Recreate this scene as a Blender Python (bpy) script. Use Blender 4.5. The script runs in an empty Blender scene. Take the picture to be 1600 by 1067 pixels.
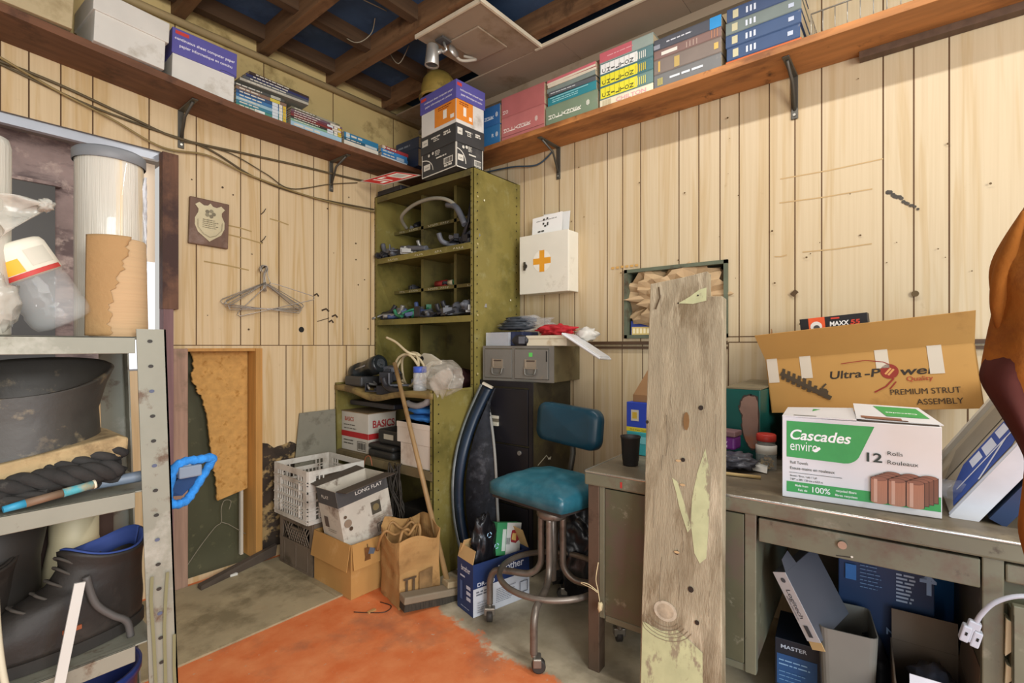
import bpy, bmesh, math, random
from mathutils import Vector, Matrix, noise
random.seed(7)
S = bpy.context.scene
COL = S.collection
R = math.radians
PI = math.pi

# ---------------------------------------------------------------- camera
cam = bpy.data.objects.new('camera', bpy.data.cameras.new('camera'))
COL.objects.link(cam)
cam.location = (0, 0, 1.22)
cam.rotation_euler = (R(90), 0, R(39.14 - 90))
cam.data.sensor_width = 36
cam.data.lens = 774 / 1600 * 36
cam.data.shift_y = 6.5 / 1600
cam.data.clip_start = 0.05
S.camera = cam

# ---------------------------------------------------------------- light and exposure
w = bpy.data.worlds.new('world'); S.world = w; w.use_nodes = True
bg = w.node_tree.nodes['Background']
bg.inputs[0].default_value = (1.0, 0.97, 0.92, 1)
bg.inputs[1].default_value = 0.46
def lamp(name, kind, loc, power, col, size=.1, rot=None, sy=None):
    d = bpy.data.lights.new(name, kind); d.energy = power; d.color = col
    if kind == 'AREA':
        d.size = size
        if sy: d.shape = 'RECTANGLE'; d.size_y = sy
    else: d.shadow_soft_size = size
    o = bpy.data.objects.new(name, d); COL.objects.link(o); o.location = loc
    if rot: o.rotation_euler = rot
    return o
lamp('ceiling_tube_light', 'AREA', (1.56, .2, 2.84), 22, (1, .965, .93), .05, (0, 0, 0), 2.4)   # the ceiling's fluorescent tube
lamp('rear_fill_light', 'AREA', (-.2, -2.3, 2.0), 98, (1, .97, .93), 1.8, (R(76), 0, R(-6)), 1.4)  # fill light added behind the camera to lift the back wall
lamp('low_fill_light', 'AREA', (-1.2, -.9, .95), 19, (1, .97, .93), 1.5, (R(72), 0, R(-62)), 1.2)  # unseen low fill, added to brighten the desk and lower right wall
lamp('cool_daylight', 'AREA', (.48, -.92, .75), 9, (.38, .66, 1), .5, (R(88), 0, R(-58)), .8)
S.view_settings.view_transform = 'Standard'
S.view_settings.look = 'None'
S.view_settings.gamma = 1
S.view_settings.use_curve_mapping = False
S.view_settings.exposure = 0.40

# ---------------------------------------------------------------- helpers
def lin(h):
    h = h.lstrip('#'); o = []
    for i in (0, 2, 4):
        c = int(h[i:i+2], 16) / 255
        o.append(c / 12.92 if c <= .04045 else ((c + .055) / 1.055) ** 2.4)
    return o
MATS = {}
def mat(name, col='#888888', rough=.6, metal=0, var=.12, scale=6, stretch=(1, 1, 1), dirt=None, dscale=3, damt=.4, dsoft=.12,
        dstretch=(1, 1, 1), bump=0, bscale=60, spec=.4, emit=0, coat=0):
    if name in MATS: return MATS[name]
    m = bpy.data.materials.new(name); MATS[name] = m; m.use_nodes = True
    nt = m.node_tree; N = nt.nodes; L = nt.links
    p = N['Principled BSDF']
    p.inputs['Roughness'].default_value = rough; p.inputs['Metallic'].default_value = metal
    p.inputs['Specular IOR Level'].default_value = spec
    if coat: p.inputs['Coat Weight'].default_value = coat
    tc = N.new('ShaderNodeTexCoord')
    def ns(sc, st, det=5, rg=.55):
        mp = N.new('ShaderNodeMapping'); mp.inputs['Scale'].default_value = [sc * s for s in st]
        L.new(tc.outputs['Object'], mp.inputs[0])
        n = N.new('ShaderNodeTexNoise'); n.inputs['Scale'].default_value = 1; n.inputs['Detail'].default_value = det
        n.inputs['Roughness'].default_value = rg
        L.new(mp.outputs[0], n.inputs['Vector']); return n
    c = lin(col)
    n = ns(scale, stretch)
    r = N.new('ShaderNodeValToRGB'); r.color_ramp.elements[0].position = .3; r.color_ramp.elements[1].position = .7
    r.color_ramp.elements[0].color = [max(0, x * (1 - var)) for x in c] + [1]
    r.color_ramp.elements[1].color = [min(1, x * (1 + var)) for x in c] + [1]
    L.new(n.outputs[0], r.inputs[0]); out = r.outputs[0]
    if dirt:
        dl = dirt if isinstance(dirt, list) else [(dirt, dscale, damt, dstretch)]
        for (dc, ds, da, dst) in dl:
            n2 = ns(ds, dst, 8, .65)
            r2 = N.new('ShaderNodeMapRange'); r2.inputs[1].default_value = .5 + (.5 - da) * .5 - dsoft * .5
            r2.inputs[2].default_value = .5 + (.5 - da) * .5 + dsoft * .5
            L.new(n2.outputs[0], r2.inputs[0])
            mx = N.new('ShaderNodeMix'); mx.data_type = 'RGBA'
            L.new(r2.outputs[0], mx.inputs[0]); L.new(out, mx.inputs[6]); mx.inputs[7].default_value = lin(dc) + [1]
            out = mx.outputs[2]
    L.new(out, p.inputs['Base Color'])
    if emit:
        L.new(out, p.inputs['Emission Color']); p.inputs['Emission Strength'].default_value = emit
    if bump:
        nb = ns(bscale, stretch, 4)
        b = N.new('ShaderNodeBump'); b.inputs['Strength'].default_value = bump; b.inputs['Distance'].default_value = .004
        L.new(nb.outputs[0], b.inputs['Height']); L.new(b.outputs[0], p.inputs['Normal'])
    return m
def film(name, col='#ffffff', clear=.7, rough=.12, bump=.6, bscale=40):
    if name in MATS: return MATS[name]
    m = bpy.data.materials.new(name); MATS[name] = m; m.use_nodes = True
    nt = m.node_tree; N = nt.nodes; L = nt.links; p = N['Principled BSDF']
    p.inputs['Base Color'].default_value = lin(col) + [1]; p.inputs['Roughness'].default_value = rough
    t = N.new('ShaderNodeBsdfTransparent'); mx = N.new('ShaderNodeMixShader'); mx.inputs[0].default_value = 1 - clear
    tc = N.new('ShaderNodeTexCoord'); n = N.new('ShaderNodeTexNoise'); n.inputs['Scale'].default_value = bscale
    b = N.new('ShaderNodeBump'); b.inputs['Strength'].default_value = bump; b.inputs['Distance'].default_value = .01
    L.new(tc.outputs['Object'], n.inputs['Vector']); L.new(n.outputs[0], b.inputs['Height']); L.new(b.outputs[0], p.inputs['Normal'])
    L.new(t.outputs[0], mx.inputs[1]); L.new(p.outputs[0], mx.inputs[2])
    L.new(mx.outputs[0], N['Material Output'].inputs[0]); return m
def flat(c, rough=.55):
    return mat('paint_' + c.lstrip('#'), c, rough, var=.05, scale=20)

def wm(o):
    m = o.matrix_basis.copy()
    while o.parent:
        o = o.parent; m = o.matrix_basis @ m
    return m
def tag(o, label=None, cat=None, group=None, kind=None):
    if label: o['label'] = label
    if cat: o['category'] = cat
    if group: o['group'] = group
    if kind: o['kind'] = kind
    return o
def thing(name, label, cat, loc=(0, 0, 0), rz=0, group=None, rot=None):
    o = bpy.data.objects.new(name, None); COL.objects.link(o); o.empty_display_size = .05
    o.location = loc; o.rotation_euler = rot if rot else (0, 0, R(rz))
    return tag(o, label, cat, group)

class MB:
    def __init__(s): s.b = bmesh.new(); s.i = 0
    def _f(s, vs, sm=False):
        try:
            f = s.b.faces.new(vs); f.material_index = s.i; f.smooth = sm; return f
        except ValueError: return None
    def hexa(s, p):                       # eight points: bottom ring then top ring
        v = [s.b.verts.new(q) for q in p]
        for q in ((3, 2, 1, 0), (4, 5, 6, 7), (0, 1, 5, 4), (1, 2, 6, 5), (2, 3, 7, 6), (3, 0, 4, 7)): s._f([v[k] for k in q])
        return s
    def box(s, x0, x1, y0, y1, z0, z1, M=None):
        x0, x1 = min(x0, x1), max(x0, x1); y0, y1 = min(y0, y1), max(y0, y1); z0, z1 = min(z0, z1), max(z0, z1)
        p = [Vector(q) for q in ((x0, y0, z0), (x1, y0, z0), (x1, y1, z0), (x0, y1, z0), (x0, y0, z1), (x1, y0, z1), (x1, y1, z1), (x0, y1, z1))]
        if M: p = [M @ q for q in p]
        return s.hexa(p)
    def slab(s, p, n, t):                 # quad given by four points, thickened by t along n
        n = Vector(n).normalized() * t
        q = [Vector(a) for a in p]
        return s.prism3(q, n)
    def prism3(s, q, n):
        n = Vector(n); q = [Vector(a) for a in q]
        a = [s.b.verts.new(v) for v in q]; b = [s.b.verts.new(v + n) for v in q]
        s._f(a[::-1]); s._f(b); k = len(q)
        for i in range(k): s._f([a[i], a[(i + 1) % k], b[(i + 1) % k], b[i]])
        return s
    def poly(s, q):
        s._f([s.b.verts.new(Vector(a)) for a in q]); return s
    def tube(s, pts, r, seg=8, closed=False, cap=True):
        pts = [Vector(p) for p in pts]; n = len(pts)
        rr = r if isinstance(r, (list, tuple)) else [r] * n
        rings = []; up = None
        for i, p in enumerate(pts):
            a = pts[(i - 1) % n] if (closed or i) else p
            c = pts[(i + 1) % n] if (closed or i < n - 1) else p
            t = (c - a).normalized() if (c - a).length > 1e-9 else Vector((0, 0, 1))
            if up is None: up = Vector((0, 0, 1)) if abs(t.z) < .9 else Vector((1, 0, 0))
            x = t.cross(up)
            if x.length < 1e-6: x = t.cross(Vector((.3, .9, .2)))
            x.normalize(); y = x.cross(t).normalized(); up = y
            rings.append([s.b.verts.new(p + (x * math.cos(2 * PI * k / seg) + y * math.sin(2 * PI * k / seg)) * rr[i]) for k in range(seg)])
        for i in range(n if closed else n - 1):
            A, B = rings[i], rings[(i + 1) % n]
            for k in range(seg): s._f([A[k], A[(k + 1) % seg], B[(k + 1) % seg], B[k]], True)
        if cap and not closed: s._f(rings[0][::-1]); s._f(rings[-1])
        return s
    def cyl(s, p0, p1, r0, r1=None, seg=16):
        return s.tube([p0, p1], [r0, r0 if r1 is None else r1], seg)
    def lathe(s, prof, seg=24, M=None, cap=True, sx=1, sy=1, wob=None):
        rings = []
        for r, z in prof:
            ring = []
            for k in range(seg):
                a = 2 * PI * k / seg; q = wob(a, z) if wob else 1
                v = Vector((r * q * math.cos(a) * sx, r * q * math.sin(a) * sy, z))
                ring.append(s.b.verts.new(M @ v if M else v))
            rings.append(ring)
        for A, B in zip(rings, rings[1:]):
            for k in range(seg): s._f([A[k], A[(k + 1) % seg], B[(k + 1) % seg], B[k]], True)
        if cap: s._f(rings[0][::-1]); s._f(rings[-1])
        return s
    def grid(s, fn, nu, nv, sm=True):     # fn(u, v) -> point, u and v in 0..1
        g = [[s.b.verts.new(fn(i / nu, j / nv)) for j in range(nv + 1)] for i in range(nu + 1)]
        for i in range(nu):
            for j in range(nv): s._f([g[i][j], g[i + 1][j], g[i + 1][j + 1], g[i][j + 1]], sm)
        return s
    def blob(s, c, size, amp=.2, freq=3, sub=4, seed=0, M=None, flatb=None, facet=False):
        t = bmesh.new(); bmesh.ops.create_icosphere(t, subdivisions=sub, radius=1)
        mp = {}
        for v in t.verts:
            d = v.co.copy(); q = noise.turbulence(d * freq * .8 + Vector((seed * 7.3, seed, 0)), 2, True) - .5
            d = Vector((d.x * size[0], d.y * size[1], d.z * size[2])) * (1 + amp * q * 2)
            if flatb is not None: d.z = max(d.z, flatb)
            if M: d = M @ d
            mp[v.index] = s.b.verts.new(d + Vector(c))
        for f in t.faces: s._f([mp[v.index] for v in f.verts], not facet)
        t.free(); return s
    def build(s, name, mats, parent=None, W=False, bev=0, solid=0, sub=0, label=None, keep=False):
        if W and parent: s.b.transform(wm(parent).inverted())
        bmesh.ops.recalc_face_normals(s.b, faces=s.b.faces[:]) if not keep else None
        me = bpy.data.meshes.new(name); s.b.to_mesh(me); s.b.free()
        for m in (mats if isinstance(mats, (list, tuple)) else [mats]): me.materials.append(m)
        o = bpy.data.objects.new(name, me); COL.objects.link(o)
        if parent: o.parent = parent
        if sub: d = o.modifiers.new('s', 'SUBSURF'); d.levels = sub; d.render_levels = sub
        if solid: d = o.modifiers.new('t', 'SOLIDIFY'); d.thickness = solid; d.offset = 0
        if bev:
            d = o.modifiers.new('b', 'BEVEL'); d.width = bev; d.segments = 2; d.limit_method = 'ANGLE'; d.angle_limit = R(40)
        if label: o['label'] = label
        return o
def one(o, label, cat, group=None): return tag(o, label, cat, group)

def smooth(pts, n=6, closed=False):       # Catmull-Rom through the points
    P = [Vector(p) for p in pts]; k = len(P); out = []
    for i in range(k if closed else k - 1):
        if closed: a, b, c, d = P[(i - 1) % k], P[i], P[(i + 1) % k], P[(i + 2) % k]
        else: a, b, c, d = P[max(i - 1, 0)], P[i], P[i + 1], P[min(i + 2, k - 1)]
        for j in range(n):
            t = j / n
            out.append(.5 * ((2 * b) + (c - a) * t + (2 * a - 5 * b + 4 * c - d) * t * t + (3 * b - a - 3 * c + d) * t ** 3))
    if not closed: out.append(P[-1])
    return out

def frame(o, x, y):                       # origin, x axis, y axis -> matrix with normal x cross y
    x = Vector(x).normalized(); y = Vector(y); y = (y - x * y.dot(x)).normalized(); z = x.cross(y)
    return Matrix(((x.x, y.x, z.x, o[0]), (x.y, y.y, z.y, o[1]), (x.z, y.z, z.z, o[2]), (0, 0, 0, 1)))
def face(kind, w, d, h):                  # printing frame on a box standing at its base centre
    return {'front': frame((-w/2, -d/2, 0), (1, 0, 0), (0, 0, 1)), 'left': frame((-w/2, d/2, 0), (0, -1, 0), (0, 0, 1)),
            'right': frame((w/2, -d/2, 0), (0, 1, 0), (0, 0, 1)), 'top': frame((-w/2, -d/2, h), (1, 0, 0), (0, 1, 0))}[kind]
_tc = {}
class Print:                              # ink on a face: rectangles, shapes and lettering as one mesh
    def __init__(s, parent, M, W=False, off=.0008):
        s.p = parent; s.M = (wm(parent).inverted() @ M) if (W and parent) else M; s.b = bmesh.new(); s.m = []; s.o = off
    def _mi(s, m):
        if isinstance(m, str): m = flat(m)
        if m not in s.m: s.m.append(m)
        s.o += .00015
        return s.m.index(m)
    def poly(s, pts, m):
        i = s._mi(m); f = s.b.faces.new([s.b.verts.new(s.M @ Vector((a, b, s.o))) for a, b in pts]); f.material_index = i
        return s
    def rect(s, a, b, w, h, m): return s.poly([(a, b), (a + w, b), (a + w, b + h), (a, b + h)], m)
    def disc(s, a, b, r, m, n=20, ry=None):
        return s.poly([(a + r * math.cos(2 * PI * k / n), b + (ry or r) * math.sin(2 * PI * k / n)) for k in range(n)], m)
    def line(s, pts, wd, m):
        i = s._mi(m); P = [Vector(p) for p in pts]
        L = []; Rr = []
        for k, p in enumerate(P):
            t = (P[min(k + 1, len(P) - 1)] - P[max(k - 1, 0)]).normalized(); q = Vector((-t.y, t.x)) * wd / 2
            L.append(s.b.verts.new(s.M @ Vector((*(p + q), s.o)))); Rr.append(s.b.verts.new(s.M @ Vector((*(p - q), s.o))))
        for k in range(len(P) - 1):
            f = s.b.faces.new([Rr[k], Rr[k + 1], L[k + 1], L[k]]); f.material_index = i
        return s
    def box(s, a, b, w, h, wd, m):
        for q in (((a, b), (a + w, b)), ((a, b + h), (a + w, b + h)), ((a, b), (a, b + h)), ((a + w, b), (a + w, b + h))): s.line(q, wd, m)
        return s
    def bars(s, a, b, w, h, m, n=14, seed=1):      # bar code
        rd = random.Random(seed); x = a
        while x < a + w:
            t = w / n * rd.uniform(.2, .8); s.rect(x, b, t, h, m); x += t + w / n * rd.uniform(.3, .7)
        return s
    def lines(s, a, b, w, n, pitch, th, m, seed=1):  # a block of print too small to read
        rd = random.Random(seed)
        for k in range(n):
            x = a; e = a + w * rd.uniform(.7, 1)
            while x < e:
                t = min(th * rd.uniform(2, 7), e - x); s.rect(x, b + k * pitch, t, th, m); x += t + th * .8
        return s
    def text(s, st, a, b, size, m, w=None, bold=0, align='C', ang=0, shear=0, sp=1):
        i = s._mi(m); key = (st, bold, shear, sp)
        if key not in _tc:
            cu = bpy.data.curves.new('t', 'FONT'); cu.body = st; cu.size = 1; cu.offset = bold; cu.shear = shear; cu.space_character = sp
            ob = bpy.data.objects.new('t', cu); me = bpy.data.meshes.new_from_object(ob)
            _tc[key] = ([v.co.copy() for v in me.vertices], [list(q.vertices) for q in me.polygons])
            bpy.data.objects.remove(ob); bpy.data.curves.remove(cu); bpy.data.meshes.remove(me)
        vs, fs = _tc[key]
        if not vs: return s
        x0 = min(v.x for v in vs); x1 = max(v.x for v in vs); sy = size; sx = size if w is None else w / (x1 - x0)
        ox = {'C': (x0 + x1) / 2, 'L': x0, 'R': x1}[align]; ca, sa = math.cos(R(ang)), math.sin(R(ang))
        nv = []
        for v in vs:
            x = (v.x - ox) * sx; y = v.y * sy
            nv.append(s.b.verts.new(s.M @ Vector((a + x * ca - y * sa, b + x * sa + y * ca, s.o))))
        for q in fs:
            try: f = s.b.faces.new([nv[k] for k in q]); f.material_index = i
            except ValueError: pass
        return s
    def done(s, name='printing', label=None):
        me = bpy.data.meshes.new(name); s.b.to_mesh(me); s.b.free()
        for m in s.m: me.materials.append(m)
        o = bpy.data.objects.new(name, me); COL.objects.link(o)
        if s.p: o.parent = s.p
        if label: o['label'] = label
        return o
# ---------------------------------------------------------------- the setting
YB, XR = 2.88, 2.47
def panel_mat(name, c1, c2, c3):
    m = bpy.data.materials.new(name); MATS[name] = m; m.use_nodes = True
    nt = m.node_tree; N = nt.nodes; L = nt.links; p = N['Principled BSDF']; p.inputs['Roughness'].default_value = .42
    p.inputs['Specular IOR Level'].default_value = .35
    tc = N.new('ShaderNodeTexCoord')
    def ns(st, det=4, dist=0, rg=.5):
        mp = N.new('ShaderNodeMapping'); mp.inputs['Scale'].default_value = st; L.new(tc.outputs['Object'], mp.inputs[0])
        n = N.new('ShaderNodeTexNoise'); n.inputs['Scale'].default_value = 1; n.inputs['Detail'].default_value = det
        n.inputs['Distortion'].default_value = dist; n.inputs['Roughness'].default_value = rg
        L.new(mp.outputs[0], n.inputs['Vector']); return n
    a = ns((9, 9, .5), 4, 1.2)             # broad cathedral grain
    mth = N.new('ShaderNodeMath'); mth.operation = 'MULTIPLY'; mth.inputs[1].default_value = 7; L.new(a.outputs[0], mth.inputs[0])
    fr = N.new('ShaderNodeMath'); fr.operation = 'PINGPONG'; fr.inputs[1].default_value = 1; L.new(mth.outputs[0], fr.inputs[0])
    r = N.new('ShaderNodeValToRGB'); r.color_ramp.elements[0].color = lin(c1) + [1]; r.color_ramp.elements[1].color = lin(c2) + [1]
    r.color_ramp.elements[0].position = .0; r.color_ramp.elements[1].position = .55
    L.new(fr.outputs[0], r.inputs[0])
    b = ns((110, 110, 2), 4)               # fine streaks
    mx = N.new('ShaderNodeMix'); mx.data_type = 'RGBA'; mx.blend_type = 'MULTIPLY'; mx.inputs[0].default_value = .5
    r2 = N.new('ShaderNodeValToRGB'); r2.color_ramp.elements[0].color = (.83, .78, .71, 1); r2.color_ramp.elements[1].color = (1, 1, 1, 1)
    r2.color_ramp.elements[0].position = .25; r2.color_ramp.elements[1].position = .6
    L.new(b.outputs[0], r2.inputs[0]); L.new(r.outputs[0], mx.inputs[6]); L.new(r2.outputs[0], mx.inputs[7])
    d = ns((9, 9, 7), 8, 0, .7)            # scattered specks and grime
    r3 = N.new('ShaderNodeMapRange'); r3.inputs[1].default_value = .66; r3.inputs[2].default_value = .8; r3.inputs[4].default_value = .6
    L.new(d.outputs[0], r3.inputs[0])
    m2 = N.new('ShaderNodeMix'); m2.data_type = 'RGBA'; L.new(r3.outputs[0], m2.inputs[0]); L.new(mx.outputs[2], m2.inputs[6]); m2.inputs[7].default_value = lin(c3) + [1]
    L.new(m2.outputs[2], p.inputs['Base Color']); return m
PAN_L = panel_mat('panelling_back', '#c8aa79', '#d5bd95', '#8a744c')
PAN_R = panel_mat('panelling_right', '#bfa983', '#c7b594', '#8a744c')
GROOVE = mat('panel_groove', '#5a4128', .8)
BEIGE = mat('beige_board', '#c2ab74', .7, var=.08, scale=3, dirt='#8f7a4c', dscale=4, damt=.25)
def wall(name, axis, c, u0, u1, z0, z1, vg, hg, holes, mats, upper=None):
    W_ = .0055
    us = {u0, u1}; zs = {z0, z1}
    for u, a, b, *r in vg: us |= {u - W_/2, u + W_/2}; zs |= {a, b}
    for z, a, b in hg: zs |= {z - .0025, z + .0025}; us |= {a, b}
    for a, b, e, f in holes: us |= {a, b}; zs |= {e, f}
    if upper: zs.add(upper)
    us = sorted(u for u in us if u0 <= u <= u1); zs = sorted(z for z in zs if z0 <= z <= z1)
    mb = MB()
    for ua, ub in zip(us, us[1:]):
        for za, zb in zip(zs, zs[1:]):
            u, z = (ua + ub) / 2, (za + zb) / 2
            if any(a < u < b and e < z < f for a, b, e, f in holes): continue
            g = any(abs(u - q[0]) < W_/2 and q[1] < z < q[2] for q in vg) or any(abs(z - q[0]) < .0025 and q[1] < u < q[2] for q in hg)
            mb.i = 1 if g else (2 if upper and z > upper else 0)
            k = 0
            mb.poly([(ua, c + k, za), (ub, c + k, za), (ub, c + k, zb), (ua, c + k, zb)] if axis == 'y' else [(c + k, ub, za), (c + k, ua, za), (c + k, ua, zb), (c + k, ub, zb)])
    return tag(mb.build(name, mats, keep=True), kind='structure')
vgL = [(u, 1.22, 2.50) for u in (-.5, -.3, -.1, .08, .248, .332, .432, .54, .752, .955, 1.172, 1.279, 1.384, 1.599, 1.697, 1.801, 2.011, 2.2)]
vgL += [(u, 0, 1.22) for u in (1.426, 1.529, 1.702, 1.825, 2.0)] + [(1.297, 2.50, 2.86), (1.73, 2.50, 2.86), (2.2, 2.50, 2.86), (.86, 2.50, 2.86)]
wb = wall('wall_back', 'y', YB, -1.6, XR, 0, 3.1, vgL, [(1.222, .84, XR)],
          [(-.6, .80, 1.10, 2.175), (.907, 1.247, .03, 1.195)], [PAN_L, GROOVE, BEIGE], 2.50)
vgR = [(u, 1.235, 3.0) for u in (2.2, 2.05, 1.911, 1.753, 1.646, 1.539, 1.327, 1.234, 1.13, .924, .825, .725, .639, .511, .409, .309, .099, .004, -.099, -.3, -.45, -.6)]
vgR += [(u, 0, 1.235) for u in (1.55, 1.412, 1.237, 1.119, .9, .687, .5, .35, .2, .0, -.15)]
wr = wall('wall_right', 'x', XR, -1.6, YB, 0, 3.1, vgR, [(1.236, .0, .687), (1.262, .52, .687)], [(.687, 1.219, 1.259, 1.628)], [PAN_R, GROOVE])

# floor: concrete with an area of worn orange paint
def floor_mat():
    m = bpy.data.materials.new('painted_floor'); m.use_nodes = True
    nt = m.node_tree; N = nt.nodes; L = nt.links; p = N['Principled BSDF']; p.inputs['Roughness'].default_value = .55
    tc = N.new('ShaderNodeTexCoord'); sep = N.new('ShaderNodeSeparateXYZ'); L.new(tc.outputs['Object'], sep.inputs[0])
    def ns(sc, det=6, rg=.6, st=None):
        mp = N.new('ShaderNodeMapping'); mp.inputs['Scale'].default_value = st or (sc, sc, sc); L.new(tc.outputs['Object'], mp.inputs[0])
        n = N.new('ShaderNodeTexNoise'); n.inputs['Scale'].default_value = 1; n.inputs['Detail'].default_value = det; n.inputs['Roughness'].default_value = rg
        L.new(mp.outputs[0], n.inputs['Vector']); return n
    def mth(op, a, b):
        q = N.new('ShaderNodeMath'); q.operation = op
        for k, v in ((0, a), (1, b)):
            if isinstance(v, (int, float)): q.inputs[k].default_value = v
            else: L.new(v, q.inputs[k])
        return q.outputs[0]
    def mr(v, a, b):
        q = N.new('ShaderNodeMapRange'); q.inputs[1].default_value = a; q.inputs[2].default_value = b; L.new(v, q.inputs[0]); return q.outputs[0]
    def mix(f, a, b):
        q = N.new('ShaderNodeMix'); q.data_type = 'RGBA'; L.new(f, q.inputs[0])
        for k, v in ((6, a), (7, b)):
            if isinstance(v, str): q.inputs[k].default_value = lin(v) + [1]
            else: L.new(v, q.inputs[k])
        return q.outputs[2]
    conc = mix(mr(ns(5).outputs[0], .35, .65), '#aa9c80', '#c9bb9f')
    conc = mix(mr(ns(2.2).outputs[0], .5, .7), conc, '#6f624c')
    org = mix(mr(ns(7).outputs[0], .35, .7), '#d26c38', '#e28c58')
    org = mix(mr(ns(2.5).outputs[0], .56, .72), org, '#a5684a')
    org = mix(mr(ns(30, 3).outputs[0], .66, .72), org, '#c9a184')
    st = ns(1, 3, .5, (5, 90, 1)); org = mix(mr(st.outputs[0], .72, .78), org, '#d8b090')
    edge = mth('ADD', sep.outputs[0], mth('MULTIPLY', mth('SUBTRACT', ns(5, 8, .7).outputs[0], .5), .35))
    # the paint reaches further right close to the desk
    edge = mth('ADD', edge, mth('MULTIPLY', mth('ABSOLUTE', mth('SUBTRACT', sep.outputs[1], 1.9), 0), .12))
    L.new(mix(mr(edge, 1.57, 1.60), org, conc), p.inputs['Base Color'])
    b = N.new('ShaderNodeBump'); b.inputs['Strength'].default_value = .25; b.inputs['Distance'].default_value = .003
    L.new(ns(40).outputs[0], b.inputs['Height']); L.new(b.outputs[0], p.inputs['Normal'])
    return m
f = MB().box(-1.6, XR, -1.6, YB, -.06, 0).build('floor', floor_mat()); tag(f, kind='structure')
MATC = mat('grey_matting', '#a69878', .85, var=.12, scale=5, dirt=[('#807458', 3, .4, (1, 1, 1)), ('#a08f70', 7, .22, (1, 1, 1))], bump=.3, bscale=90)
one(MB().box(-1.6, 1.72, 2.165, 2.84, 0, .008).build('floor_mat', MATC), 'grey brown sheet of matting on the floor along the back wall', 'mat')

# baseboard that has come loose, lying against the back wall, and rails on the right wall
BROWN = mat('dark_stained_wood', '#5a4535', .6, var=.2, scale=4, stretch=(1, 8, 8))
bb = MB().hexa([(.93, 2.74, .008), (1.36, 2.866, .008), (1.36, 2.88, .008), (.93, 2.79, .008), (.93, 2.74, .03), (1.36, 2.85, .075), (1.36, 2.88, .075), (.93, 2.78, .03)])
tag(bb.build('baseboard_back', mat('grey_brown_base', '#574c42', .7, var=.2)), kind='structure')
rail = mat('rail_brown', '#4c3826', .5, var=.25, scale=5, stretch=(8, 1, 8))
t = MB().box(2.452, XR, .69, 1.44, 1.226, 1.243).box(2.456, XR, .69, 1.44, 1.204, 1.216).build('trim_1', rail); tag(t, kind='structure')
t = MB().box(2.452, XR, -1.5, -.08, 1.228, 1.244).box(2.456, XR, -1.5, -.08, 1.208, 1.220).build('trim_2', rail); tag(t, kind='structure')
t = MB().tube([(x, 2.865, 2.845) for x in (-1.6, XR)], .02, 8).build('trim_3', mat('trim_beige', '#a8926a', .5)); tag(t, kind='structure')

# marks on the walls: burn, smears, glue lines, specks
def wall_marks():
    P = Print(wb, frame((0, YB, 0), (1, 0, 0), (0, 0, 1)))
    rd = random.Random(3)
    burn = mat('scorched_panel', '#3b3026', .9, var=.5, scale=8, dirt=[('#a58a5c', 8, .40, (1, 1, 1.2))], dsoft=.08)
    pts = [(1.262, .06), (1.262, .62)] + [(1.262 + .03 * k + .008 * rd.uniform(-1, 1), .655 + .015 * math.sin(k * 1.3) + rd.uniform(-.008, .008) - .003 * k) for k in range(1, 12)] + [(1.62, .5), (1.62, .06)]
    P.poly(pts, burn)
    P.disc(1.52, 1.317, .017, '#1c1a18')
    ln = '#a88d58'
    for a, b, c, d in ((.99, 1.66, 1.215, 1.64), (1.11, 1.87, 1.23, 1.858), (1.11, 1.82, 1.29, 1.80), (1.33, 1.95, 1.44, 1.935)): P.line([(a, b), ((a+c)/2, (b+d)/2+.003), (c, d)], .007, ln)
    for k in range(16): P.disc(rd.uniform(.9, 2.0), rd.uniform(1.25, 2.2), rd.uniform(.002, .006), '#4f3b22', 8)
    for x, z, l in ((1.65, 1.44, .05), (1.72, 1.405, .04), (1.70, 1.37, .03), (1.6, 1.53, .03)): P.line([(x, z), (x + l * .6, z + .012), (x + l, z - .004)], .010, '#3a2b1c')
    P.line([(1.62, 1.37), (1.70, 1.395)], .004, '#3a2b1c')
    P.done('wall_marks')
    P = Print(wr, frame((XR, 0, 0), (0, -1, 0), (0, 0, 1)))   # a = -y
    for a, b, c, d in ((-.467, 1.963, -.099, 1.966), (-.47, 1.857, -.134, 1.853), (-.38, 1.627, -.136, 1.632), (-.49, 1.62, -.44, 1.622)):
        P.line([(a, b), ((a+c)/2, (b+d)/2 - .004), (c, d)], .005, '#b5986a')
    sm = mat('black_smear', '#4a443c', .8, var=.4, scale=60)
    for k in range(14):
        u = k / 13; P.disc(-.083 + .09 * u + rd.uniform(-.002, .002), 1.832 - .085 * u + rd.uniform(-.004, .004), .009 - .004 * u, sm, 7)
    for k in range(6): P.rect(-1.30 + .028 * k, 1.635 + rd.uniform(0, .012), .018, .012, '#c79b57')
    for k in range(40): P.disc(rd.uniform(-1.6, .5), rd.uniform(1.3, 2.35), rd.uniform(.0015, .005), '#5b4526', 7)
    P.line([(-.4, 1.46), (-.42, 1.44)], .02, '#4f3b22'); P.disc(.0, 1.42, .012, '#5a4728')
    P.done('wall_marks')
wall_marks()

# recess in the right wall with its green frame
GF = mat('grey_green_frame', '#5d6350', .6, var=.2, scale=8, dirt='#4a3c2c', dscale=6, damt=.25)
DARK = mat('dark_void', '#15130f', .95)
m = MB(); a0, a1, c0, c1 = .687, 1.219, 1.259, 1.628; t_ = .018
for (y0, y1, z0, z1) in ((a0, a1, c1 - t_, c1), (a0, a1, c0, c0 + t_), (a0, a0 + t_, c0, c1), (a1 - t_, a1, c0, c1)): m.box(2.455, 2.70, y0, y1, z0, z1)
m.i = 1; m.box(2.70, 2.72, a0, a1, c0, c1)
tag(m.build('window_1', [GF, DARK]), kind='structure')

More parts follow.
